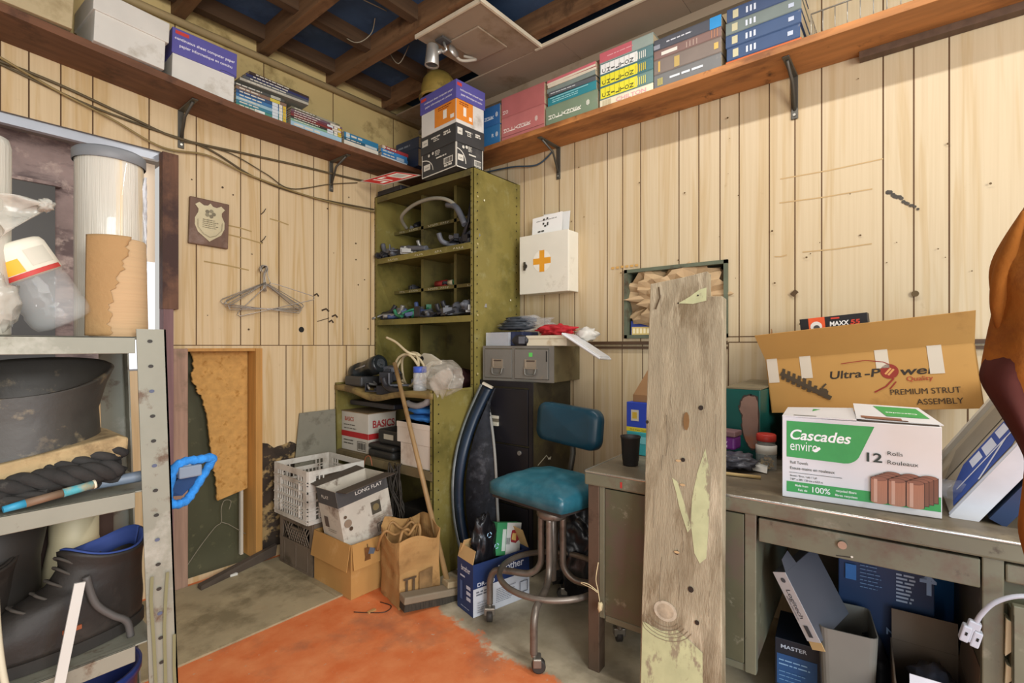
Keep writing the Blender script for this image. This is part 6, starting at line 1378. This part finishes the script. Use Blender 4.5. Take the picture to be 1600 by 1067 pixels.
MB().box(-.022, .022, 0, .17, 0, .215, Mw).build('carton', DGC, t, W=True, bev=.002); MB().box(-.0225, .0225, -.002, -.0004, 0, .215, Mw).build('end_face', LGC, t, W=True)
P = Print(t, Mw @ frame((0, -.002, 0), (0, 0, -1), (1, 0, 0)), W=True); P.text('Logitech', -.115, -.006, .021, '#4a4a4e', .09, .008); P.disc(-.19, .002, .008, '#4a4a4e', 14); P.lines(-.14, -.015, .10, 1, .01, .003, '#77777a', 3); P.rect(-.05, -.007, .036, .014, '#3d3d40'); P.done()
MB().prism3([Mw @ Vector(q) for q in ((.022, .0, .215), (.022, .06, .215), (.022, .05, .26), (.022, .01, .25))], xc * .002).prism3([Mw @ Vector(q) for q in ((-.02, .165, .215), (.02, .165, .215), (.02, .15, .265), (-.02, .15, .265))], yc_ * .002).build('flap', DGC, t, W=True)
MB().prism3([Mw @ Vector(q) for q in ((-.02, .0, .0), (.022, .0, .0), (.03, -.01, -.02), (-.012, -.01, -.02))], yc_ * .002).build('flap', mat('kraft_flap'), t, W=True)
t = thing('waste_bin', 'slim grey tapered bin under the desk beside the tilted slim box', 'bin', (1.86, .17, .001), -80)
def bw_(u, v):
    cs = rounded(.115 + .03 * v, .17 + .03 * v, .02, 4); p = cs[round(u * len(cs)) % len(cs)]; return (p[0], p[1], v * .37)
nr = len(rounded(1, 1, .1, 4))
MB().grid(bw_, nr, 3, False).box(-.05, .05, -.08, .08, 0, .004).build('bin_body', mat('bin_grey', '#6e6b62', .5, var=.08), t, solid=.003)
t = thing('dark_blue_carton', 'large dark blue carton with sideways lettering at the back of the kneehole', 'box', (2.12, .085, .001), -86)
MB().box(-.125, .125, -.11, .11, 0, .56).build('carton', NB, t, bev=.003); P = Print(t, face('front', .25, .22, 0))
P.text('M', .215, .50, .055, '#8fb0d8', .045, .03, 'C', -90); P.rect(.23, .44, .012, .06, '#8fb0d8'); P.lines(.155, .40, .05, 8, .012, .006, '#9fb4cc', 3); P.lines(.06, .42, .06, 8, .012, .003, '#5f7fa4', 4); P.rect(.02, .44, .03, .05, '#2f6ba8'); P.text('2', .13, .30, .04, '#7f9cc0', .022, .01, 'C', -90); P.line([(.185, .28), (.19, .33)], .004, '#7f9cc0'); P.line([(.11, .18), (.112, .23)], .004, '#7f9cc0'); P.done()
t = thing('black_tool', 'black plastic tool standing in front of the dark blue carton', 'tool', (1.95, .085, .001))
MB().tube(smooth([(0, 0, .0), (0, .0, .12), (.01, 0, .2), (.0, .01, .26), (.01, .03, .30)], 5), [.05] * 6 + [.03] * 6 + [.022] * 9, 10).build('body', BLKP, t); MB().blob((0, 0, .07), (.07, .08, .07), .3, 3, 3, 2, flatb=-.069).build('base', BB, t); MB().box(-.055, -.05, -.01, .02, .04, .16).build('pale_label', flat('#8d8d8a'), t)
t = thing('bright_blue_box', 'bright blue box glimpsed at the back of the kneehole', 'box', (2.285, -.068, .001), -86); MB().box(-.055, .055, -.05, .05, 0, .53).build('carton', mat('bright_blue_card', '#2a6fb5', .4, var=.15, scale=5), t, bev=.002)
t = open_box('open_carton', 'open brown carton holding a grey bag under the desk', .165, .26, .30, (1.84, -.03, .001), -86, mat('dull_brown_card', '#6a5a4a', .8, var=.12), KF, {'right': (6, .10), 'back': (6, .09)})
one(MB().blob((1.84, -.04, .26), (.10, .06, .055), .3, 2.4, 3, 4).build('grey_poly_bag', mat('grey_poly')), 'grey poly bag bulging in the open carton under the desk', 'bag')
one(MB().box(-.055, .055, -.0015, .0015, 0, .17, Matrix.Translation((1.695, -.045, .165)) @ Matrix.Rotation(R(-86), 4, 'Z') @ Matrix.Rotation(R(-10), 4, 'X')).build('white_card', mat('white_sheet', '#c9c9cc', .6)), 'white card leaning on the front of the open carton', 'card')
one(MB().blob((1.70, .07, .10), (.06, .085, .10), .3, 2.3, 4, 7, flatb=-.098).build('pale_sack', mat('pale_sack', '#8d8872', .7, var=.2)), 'pale grey green sack on the floor at the front of the kneehole', 'sack')
# ---------------------------------------------------------------- work jacket at the right edge, hung on a stand
t = thing('coat_stand', 'slim dark coat stand just beyond the right end of the view', 'coat stand', (1.42, -.36, 0))
IR = mat('stand_iron', '#2b2826', .5, .5)
MB().lathe([(.15, 0), (.15, .012), (.03, .03), (.014, .05)], 24).build('base', IR, t); MB().cyl((0, 0, .03), (0, 0, 1.62), .013).build('pole', IR, t); MB().tube(smooth([(0, 0, 1.55), (.0, .05, 1.565), (0, .075, 1.60)], 5), .007, 8).build('hook', IR, t)
JK = mat('rust_brown_jacket', '#8a521f', .95, var=.2, scale=7, dirt='#6a3a1c', dscale=4, damt=.3, bump=.4, bscale=70, spec=.1)
JK2 = mat('maroon_lining', '#4a2620', .95, var=.25, scale=7, spec=.1)
t = thing('work_jacket', 'rust brown work jacket with dark lining hanging at the right edge', 'jacket', (1.42, -.30, 1.55))
def prj(u, v, x): return pp(u, v, x)
L1 = [(1640, 265), (1606, 315), (1572, 365), (1552, 400), (1545, 425), (1546, 450), (1550, 480), (1540, 530), (1532, 575), (1534, 598), (1560, 640), (1590, 690), (1600, 720), (1596, 770), (1590, 820), (1595, 850), (1604, 880)]
lft = smooth([pp(u, v, 1.385) for u, v in L1], 3)
def jk(u, v):
    k = u * (len(lft) - 1); i = min(int(k), len(lft) - 2); p = lft[i].lerp(lft[i + 1], k - i)
    top = .25 + .75 * min(1, u * 5); hw = .15 * top; th = .075 * top; a = 2 * PI * v
    fold = .012 * math.sin(5 * a + 9 * u) + .008 * math.sin(9 * a - 14 * u)
    return p + Vector((-(th + fold) * math.sin(a), -hw + hw * math.cos(a), 0))
MB().grid(jk, 48, 48).build('outer_shell', JK, t, W=True)
MB().tube([pp(1630, 285, 1.40) + Vector((0, -.03, 0)), pp(1630, 310, 1.40) + Vector((-.03, -.07, 0)), pp(1600, 330, 1.40) + Vector((-.03, -.16, 0))], .022, 8).build('collar', JK, t, W=True)
lin_ = smooth([pp(u, v, 1.37) for u, v in [(1606, 500), (1575, 530), (1545, 556), (1533, 575), (1534, 598), (1560, 640), (1590, 690), (1602, 715)]], 4)
def jl(u, v):
    k = u * (len(lin_) - 1); i = min(int(k), len(lin_) - 2); p = lin_[i].lerp(lin_[i + 1], k - i)
    return p.lerp(pp(1610, 560 + 120 * u, 1.345), v) + Vector((-.03 * math.sin(PI * v), 0, 0))
MB().grid(jl, 20, 8).build('lining', JK2, t, W=True, solid=.004)
fo = smooth([pp(1600, 330, 1.36), pp(1580, 385, 1.355), pp(1567, 430, 1.36), pp(1560, 480, 1.365), pp(1563, 520, 1.365)], 6)
MB().tube(fo, [.004 + .012 * math.sin(PI * k / (len(fo) - 1)) for k in range(len(fo))], 8).build('fold', JK, t, W=True)
# ---------------------------------------------------------------- slotted steel rack at the left
RK = mat('pale_enamel_worn', '#807f71', .5, .2, var=.1, scale=8, dirt=[('#5c4a3a', 12, .26, (1, 1, 1)), ('#98968a', 5, .3, (1, 1, 1)), ('#6f6c5c', 16, .18, (1, 1, 1))], dsoft=.08)
RX0, RX1, RY0, RY1 = -.62, .315, 1.08, 1.36
t = thing('steel_rack', 'pale worn slotted steel rack standing at the left', 'rack', (-.15, 1.22, 0))
SHZ = (1.236, .960, .685, .36, .10)
for k, z in enumerate(SHZ):
    MB().box(RX0, .296, RY0 + .004, RY1 - .004, z - .004, z - .001).box(RX0, .262, RY0 + .002, RY0 + .005, z - .030, z).box(RX0, .262, RY0 + .002, RY0 + .016, z - .003, z).box(RX0, .296, RY1 - .006, RY1 - .003, z - .03, z).build('shelf', RK, t, W=True, bev=.001)
def post(x, y_, sx_, sy_, lean=.03):
    def q(xx, yy, z): return (xx + lean * (1.246 - z), yy, z)
    m = MB()
    a, b = sorted((x, x - .045 * sx_)); m.hexa([q(a, y_, 0), q(b, y_, 0), q(b, y_ + .003 * sy_, 0), q(a, y_ + .003 * sy_, 0), q(a, y_, 1.25), q(b, y_, 1.25), q(b, y_ + .003 * sy_, 1.25), q(a, y_ + .003 * sy_, 1.25)])
    m.hexa([q(x, y_, 0), q(x - .003 * sx_, y_, 0), q(x - .003 * sx_, y_ + .035 * sy_, 0), q(x, y_ + .035 * sy_, 0), q(x, y_, 1.25), q(x - .003 * sx_, y_, 1.25), q(x - .003 * sx_, y_ + .035 * sy_, 1.25), q(x, y_ + .035 * sy_, 1.25)])
    o = m.build('post', RK, t, W=True)
    if sy_ > 0:
        P = Print(o, frame((x, y_, 0), (1, 0, 0), (0, 0, 1)), W=True)
        for k in range(27):
            z = 1.228 - .0455 * k; P.disc(-.0255 + lean * (1.246 - z), z, .0042, ('#26221c', '#26221c', '#4a5064')[k % 3], 12, .0032)
        if x > 0:
            for pts in ([(-.036, .80), (-.039, .76), (-.037, .68), (-.036, .58)], [(-.012, .80), (-.016, .76), (-.020, .70), (-.0215, .58)], [(-.005, .68), (-.007, .62), (-.006, .55)]): P.line([(a + .02 * (1.246 - b) * 1.0 + .01 * (1.246 - b), b) for a, b in pts], .005, '#6d6a4a')
        P.done('slots')
    return o
post(.308, RY0, 1, 1); post(.308, RY1, 1, -1); post(RX0, RY0, -1, 1, 0); post(RX0, RY1, -1, -1, 0)
# rolls and jar on the top shelf
Z1 = 1.2365
CRD = mat('roll_core', '#b39566', .8); WRP = mat('wrapped_roll', '#b9b3a6', .22, var=.06, scale=4, stretch=(14, 14, .3), dirt='#cdb893', dscale=4, damt=.3, dstretch=(8, 8, .2), bump=.5, bscale=30, coat=.5)
t = thing('wrap_roll', 'tall roll of clear wrap standing behind the brown paper towel on the rack', 'roll', (.262, 1.255, Z1))
MB().lathe([(.054, 0), (.055, .002), (.055, .352), (.054, .354), (.03, .352), (.03, .33)], 40, cap=False).build('roll', WRP, t); MB().lathe([(.058, .345), (.059, .347), (.059, .364), (.055, .368), (.04, .366)], 40, cap=False).build('end_cap', mat('grey_cap', '#6a6c6e', .5), t)
MB().grid(lambda u, v: (.0565 * math.cos(-.5 + .55 * u) + .004 * math.sin(9 * u + 13 * v), .0565 * math.sin(-.5 + .55 * u), .02 + .31 * v), 8, 20).build('loose_film', film('film_edge', '#e6ebf2', .45, .1, 1, 30), t, solid=.001)
TW = mat('brown_towel_paper', '#98784f', .85, var=.08, scale=6, dirt='#9a784c', dscale=5, damt=.3, bump=.35, bscale=110)
t = thing('paper_towel_roll', 'brown paper towel roll with a torn loose end on the rack', 'paper towel', (.254, 1.150, Z1))
MB().lathe([(.0435, 0), (.044, .002), (.0405, .176), (.039, .178), (.018, .177), (.018, .16)], 40, cap=False).build('roll', mat('brown_towel_ribbed', '#a98c68', .85, var=.06, scale=2, stretch=(1, 1, 60), bump=.5, bscale=2), t)
def tw(u, v):
    rd_ = .004 * math.sin(40 * v) + .003 * math.sin(97 * v)
    q_ = max(0, min(1, (v - .25) / .75)); a1 = R(-119 + 36 * q_ * q_ * (3 - 2 * q_)) + rd_ / .045 * .8; a0 = R(-172); a = a0 + (a1 - a0) * u; r = .0455 - .002 * v + .006 * (1 - u) ** 2
    return (r * math.cos(a), r * math.sin(a), .0015 + .180 * v)
MB().grid(tw, 16, 36).build('torn_sheet', TW, t, solid=.0008)
t = thing('plastic_jar', 'clear plastic jar with a red and yellow label tipped on the rack', 'jar', (.165, 1.155, Z1))
Mj = Matrix.Translation((.176, 1.150, Z1 + .030)) @ Matrix.Rotation(R(-30), 4, 'Y') @ Matrix.Scale(1.2, 4)
JG = film('jar_plastic', '#cfd2d0', .8, .06, .15)
MB().lathe([(.02, -.008), (.033, -.004), (.0365, .004), (.037, .018), (.035, .022), (.0365, .028), (.0365, .055), (.034, .062), (.0355, .068)], 28, Mj, cap=False).build('jar_body', JG, t, W=True)
LBW = mat('jar_label_white', '#cfc9b8', .5); MB().lathe([(.0355, .066), (.037, .069), (.037, .106), (.0345, .112), (.03, .114)], 28, Mj).build('lid', LBW, t, W=True)
def band(a0, a1, z0, z1, c, nm, r=.0374):
    m = MB().grid(lambda u, v: Mj @ Vector((r * math.cos(R(a0 + (a1 - a0) * u)), r * math.sin(R(a0 + (a1 - a0) * u)), z0 + (z1 - z0) * v)), 12, 2); m.build(nm, flat(c), t, W=True, keep=True)
band(-190, -30, .067, .073, '#a8322c', 'label_band'); band(-190, -100, .074, .092, '#dba02a', 'label_yellow'); band(-190, -120, .092, .106, '#b8324a', 'label_red'); band(-170, -130, .090, .096, '#e6e2d8', 'label_white', .0376); band(-85, -40, .078, .1, '#b9b5a6', 'label_print')
FW = mat('white_film_roll', '#b5b2a6', .3, var=.05, scale=4, stretch=(8, 8, .4), bump=.4, bscale=20)
t = thing('white_roll', 'tall white wrapped roll at the left edge of the rack', 'roll', (.063, 1.14, Z1)); MB().lathe([(.047, 0), (.048, .002), (.048, .30), (.045, .312), (.02, .318), (.001, .318)], 36, wob=lambda a, z: 1 + .012 * math.sin(5 * a + 9 * z)).build('roll', FW, t)
FM = film('film_clump', '#c9c6ba', .58, .12, 1, 34)
MB().grid(lambda u, v: (.03 + .05 * u + .006 * math.sin(11 * v), -.04 - .010 * math.sin(4 * u + 6 * v), .15 + .07 * v * (1 - .8 * u) + .055 * u), 14, 12).blob((.083, -.042, .212), (.012, .012, .011), .4, 3, 3, 4).build('loose_film', FM, t, solid=.001)
MB().blob((.028, -.03, .05), (.028, .02, .05), .35, 3, 3, 6, flatb=-.049).build('film_bunch', FM, t)
# black overshoe lying on the second shelf
Z2 = .9605
BT = mat('grey_black_rubber', '#393631', .5, var=.2, scale=7, dirt=[('#8a7a5e', 11, .30, (1, 1, 1)), ('#2e2b28', 4, .35, (1, 1, 1))], bump=.2, bscale=50)
SOL = mat('muddy_sole', '#9a8560', .85, var=.2, scale=14, dirt='#6f5c3f', dscale=9, damt=.35, bump=.6, bscale=50)
t = thing('rubber_boot', 'muddy black rubber boot lying with its wide opening forward on the second shelf', 'boot', (.13, 1.22, Z2))
def boot(u, v):
    a = 2 * PI * u
    prof = [(.0, .130, .095, .205), (.25, .118, .09, .185), (.5, .104, .085, .14), (.72, .106, .085, .09), (.9, .122, .085, .045), (1, .124, .08, .035)]
    for p, q in zip(prof, prof[1:]):
        if p[0] <= v <= q[0]:
            f = (v - p[0]) / (q[0] - p[0]); rx, ry, z = [p[k] + (q[k] - p[k]) * f for k in (1, 2, 3)]; break
    return (.130 + rx * math.cos(a) + .008 * math.sin(3 * a) * (1 - v), 1.205 + ry * math.sin(a) + .02 * (1 - v), Z2 + z + (.014 * math.cos(a) + .028 * math.sin(a)) * (1 - v) ** 2)
MB().grid(boot, 48, 20).build('shaft', BT, t, W=True, solid=.006)
m = MB().prism3([(.02, 1.112, Z2 + .03), (.258, 1.112, Z2 + .060), (.260, 1.112, Z2 + .092), (.245, 1.112, Z2 + .098), (.09, 1.112, Z2 + .072), (.02, 1.112, Z2 + .05)], (0, .15, 0)); m.build('sole', SOL, t, W=True, bev=.004)
MB().lathe([(.020, 0), (.022, .004), (.016, .006), (.001, .006)], 20, Matrix.Translation((.152, 1.138, Z2 + .122)) @ Matrix.Rotation(R(90), 4, 'X')).build('ankle_disc', mat('muddy_disc', '#7a674b', .8, var=.2), t, W=True)
# knitted gloves and scarf heap, brush handle, mop head
KN = mat('dark_knit', '#292725', .9, var=.3, scale=20, dirt='#57534c', dscale=14, damt=.2, bump=.8, bscale=60)
m = MB()
for k, (pts, r_) in enumerate((([(-.05, 1.11, .985), (.05, 1.105, .985), (.12, 1.11, .998), (.19, 1.10, 1.0), (.245, 1.12, .998)], .017), ([(-.05, 1.13, .98), (.06, 1.13, .98), (.16, 1.12, .985), (.255, 1.13, .985)], .016), ([(.15, 1.12, 1.01), (.2, 1.12, 1.018), (.255, 1.125, 1.03)], .014), ([(.0, 1.10, .972), (.08, 1.10, .975), (.15, 1.095, .978)], .010))):
    s_ = smooth(pts, 16)
    for q in range(3): m.tube([p + Vector((0, math.cos(j * .32 + q * 2.09), math.sin(j * .32 + q * 2.09))) * r_ * .55 for j, p in enumerate(s_)], r_ * .62, 8)
one(m.build('knit_scarf', KN), 'dark cable knit scarf heaped along the front of the second shelf', 'scarf')
t = thing('brush_handle', 'paint spattered turquoise and brown stick lying on the second rack shelf', 'stick', (.12, 1.085, .97))
p0, p1 = Vector((.095, 1.070, .972)), Vector((.207, 1.085, .984)); q = lambda f: p0.lerp(p1, f)
MB().tube([q(.22), q(.62)], .0065, 10).build('brown_middle', mat('brown_stick', '#6d5845', .6, var=.2), t, W=True); MB().tube([q(.62), q(.97)], .007, 10).build('spattered_end', mat('spattered_stick', '#8d8a72', .6, var=.2, scale=30, dirt='#3f8f9a', dscale=26, damt=.36), t, W=True)
MB().tube([q(.97), q(1)], .0075, 12).build('end_cap', mat('cream_end', '#c9c2aa', .6), t, W=True); MB().tube([q(0), q(.22)], [.005, .0065], 10).build('turquoise_tip', mat('turquoise_tip', '#2f86a8', .5), t, W=True)
t = thing('mop_head', 'bright blue microfibre mop head sticking out of the right side of the rack', 'mop', (.36, 1.14, .95))
MBL = mat('blue_microfibre', '#2a7ac4', .95, var=.25, scale=60, bump=1, bscale=90)
loop = smooth([Vector((.325 + (a - .325) * .80, b, .945 + (c - .945) * .86)) for a, b, c in [(.330, 1.11, .985), (.352, 1.11, 1.0), (.385, 1.11, 1.0), (.420, 1.12, .996), (.408, 1.13, .965), (.386, 1.135, .928), (.365, 1.13, .905), (.335, 1.12, .905), (.322, 1.12, .925)]], 6, True)
MB().tube(loop, [.0085 + .001 * math.sin(k * 2.1) for k in range(len(loop))], 10, True).build('fringe', MBL, t, W=True)
MB().prism3([(.325, 1.12, .94), (.352, 1.12, .975), (.38, 1.12, .975), (.37, 1.13, .94), (.35, 1.13, .922), (.33, 1.13, .925)], (0, .01, 0)).build('pad', mat('dark_blue_pad', '#1d3a62', .9, var=.2), t, W=True)
MB().tube([(.12, 1.13, .972), (.32, 1.118, .978), (.36, 1.112, .98)], [.007, .011, .012], 10).box(.335, .375, 1.098, 1.12, .962, .985).build('handle', mat('slate_plastic', '#6a7684', .5, var=.1), t, W=True, bev=.003)
# leather boots on the third shelf
Z3 = .6855
LT = mat('dark_leather', '#231f1b', .6, var=.2, scale=8, dirt='#37302a', dscale=6, damt=.3, bump=.3, bscale=50)
def leather_boot(nm, label, ox, oy, rz, s=1, wl=True):
    t = thing(nm, label, 'boot', (ox, oy, Z3), rz)
    sec = [(0, .045, .115, .020, .0), (.04, .046, .120, .018, .0), (.075, .045, .10, .035, 0), (.095, .044, .072, .062, 0), (.125, .046, .062, .073, 0), (.15, .052, .066, .075, 0)]   # z, half width, half length, centre shift
    def f(u, v):
        a = 2 * PI * u; k = v * (len(sec) - 1); i = min(int(k), len(sec) - 2); g = k - i
        z, hw, hl, cx_, _ = [sec[i][j] + (sec[i + 1][j] - sec[i][j]) * g for j in range(5)]
        nx = math.copysign(abs(math.cos(a)) ** .8, math.cos(a)); lift = .012 * math.sin(2 * a + 1) * max(0, v - .7) * 3
        return Vector((cx_ + hl * nx, hw * math.sin(a) * (1 - .12 * (nx < 0) * abs(nx)), .018 + z + lift)) * s
    MB().grid(f, 40, 22).build('upper', LT, t, solid=.005)
    def cl(u, v):
        p = f(u, 1.0); return Vector((p.x, p.y, p.z)) + Vector((0, 0, .003 - .035 * v)) + Vector((.075 * s - p.x, -p.y, 0)) * (.06 + .10 * v)
    MB().grid(cl, 40, 3).build('blue_lining' if wl else 'lining', mat('blue_lining', '#2b3f7a', .8) if wl else LT, t, solid=.004)
    def so(u, z): 
        p = f(u, 0); return Vector((.0 + (p.x) * 1.05, p.y * 1.1, z))
    m = MB(); ring = [[m.b.verts.new(so(i / 40, z)) for i in range(40)] for z in (0, .02 * s)]
    for i in range(40): m._f([ring[0][i], ring[0][(i + 1) % 40], ring[1][(i + 1) % 40], ring[1][i]])
    m._f(ring[0]); m._f(ring[1]); m.build('sole', mat('boot_sole', '#26221e', .8), t)
    m = MB()
    for k in range(5):
        v = .42 + .11 * k; up_ = Vector((-.006, 0, .006)); m.tube(smooth([f(.40, v), f(.45, v + .02) + up_, f(.5, v + .03) + up_, f(.55, v + .02) + up_, f(.60, v)], 4), .0025, 6)
    m.build('laces', mat('dark_lace', '#3d3832', .8), t)
    MB().box(-.005, .02, -.052 * s, -.046 * s, .045, .052).build('orange_tab', flat('#8a4b2c'), t)
    return t
leather_boot('work_boot', 'dark leather work boot with a blue lined collar on the third shelf', .165, 1.165, 12, .98)
leather_boot('work_boot', 'dark leather boot in the shade at the left of the third shelf', -.02, 1.20, 8, 1.05, False)
one(MB().lathe([(.05, .0), (.052, .05), (.045, .1), (.036, .15), (.036, .25)], 24, Matrix.Translation((.215, 1.30, Z3)), cap=False).build('pale_boot', mat('pale_rubber', '#a9a184', .5, var=.1), solid=.005), 'pale rubber boot standing behind the leather boots', 'boot')
t = thing('white_strip', 'white plastic strip leaning on the front of the third shelf', 'strip', (.14, 1.06, .5)); MB().prism3([(.176, 1.062, .832), (.190, 1.062, .830), (.118, 1.040, .42), (.104, 1.040, .42)], (0, .004, .0)).build('slat', mat('white_slat', '#b3b1aa', .5, var=.05), t, W=True)
one(MB().tube(smooth([(.085, 1.06, .89), (.088, 1.055, .80), (.095, 1.05, .72), (.110, 1.05, .64), (.115, 1.05, .5)], 6), .0045, 8).build('hanging_cord', mat('pale_cord', '#b3ae98', .6)), 'pale cord hanging down the left edge of the rack', 'cord')
one(MB().tube(smooth([(.20, 1.115, .82), (.212, 1.112, .77), (.235, 1.11, .74), (.256, 1.11, .72), (.262, 1.11, .69)], 6), .006, 8).build('rubber_hose', mat('hose_dark', '#4a4744', .6)), 'short dark hose curling over the work boot', 'hose')
t = thing('blue_bucket', 'dark blue bucket rim on the fourth shelf of the rack', 'bucket', (.205, 1.20, .3605)); MB().lathe([(.075, 0), (.088, .235), (.094, .238), (.094, .252), (.088, .252), (.074, .01)], 32, cap=False).build('pail', mat('navy_pail', '#1f2f66', .4, var=.1), t); MB().lathe([(.076, .0), (.001, .002)], 24, cap=False).build('bottom', mat('navy_pail'), t)

one(MB().box(-.55, .285, 1.336, 1.342, Z3, Z3 + .235).build('brown_board', mat('dark_brown_board', '#3f302a', .8, var=.2)), 'dark brown board standing at the back of the third shelf', 'board')
one(MB().lathe([(.075, 0), (.08, .02), (.072, .08), (.07, .15), (.082, .23), (.080, .232), (.066, .15)], 32, Matrix.Translation((.085, 1.255, Z3)), cap=False, wob=lambda a, z: 1 + .05 * math.sin(2 * a + 8 * z)).build('tall_boot', mat('black_rubber', '#26231f', .5, var=.3, dirt='#4b463e', dscale=6, damt=.2), solid=.005), 'tall black rubber boot standing behind the leather boots', 'boot')
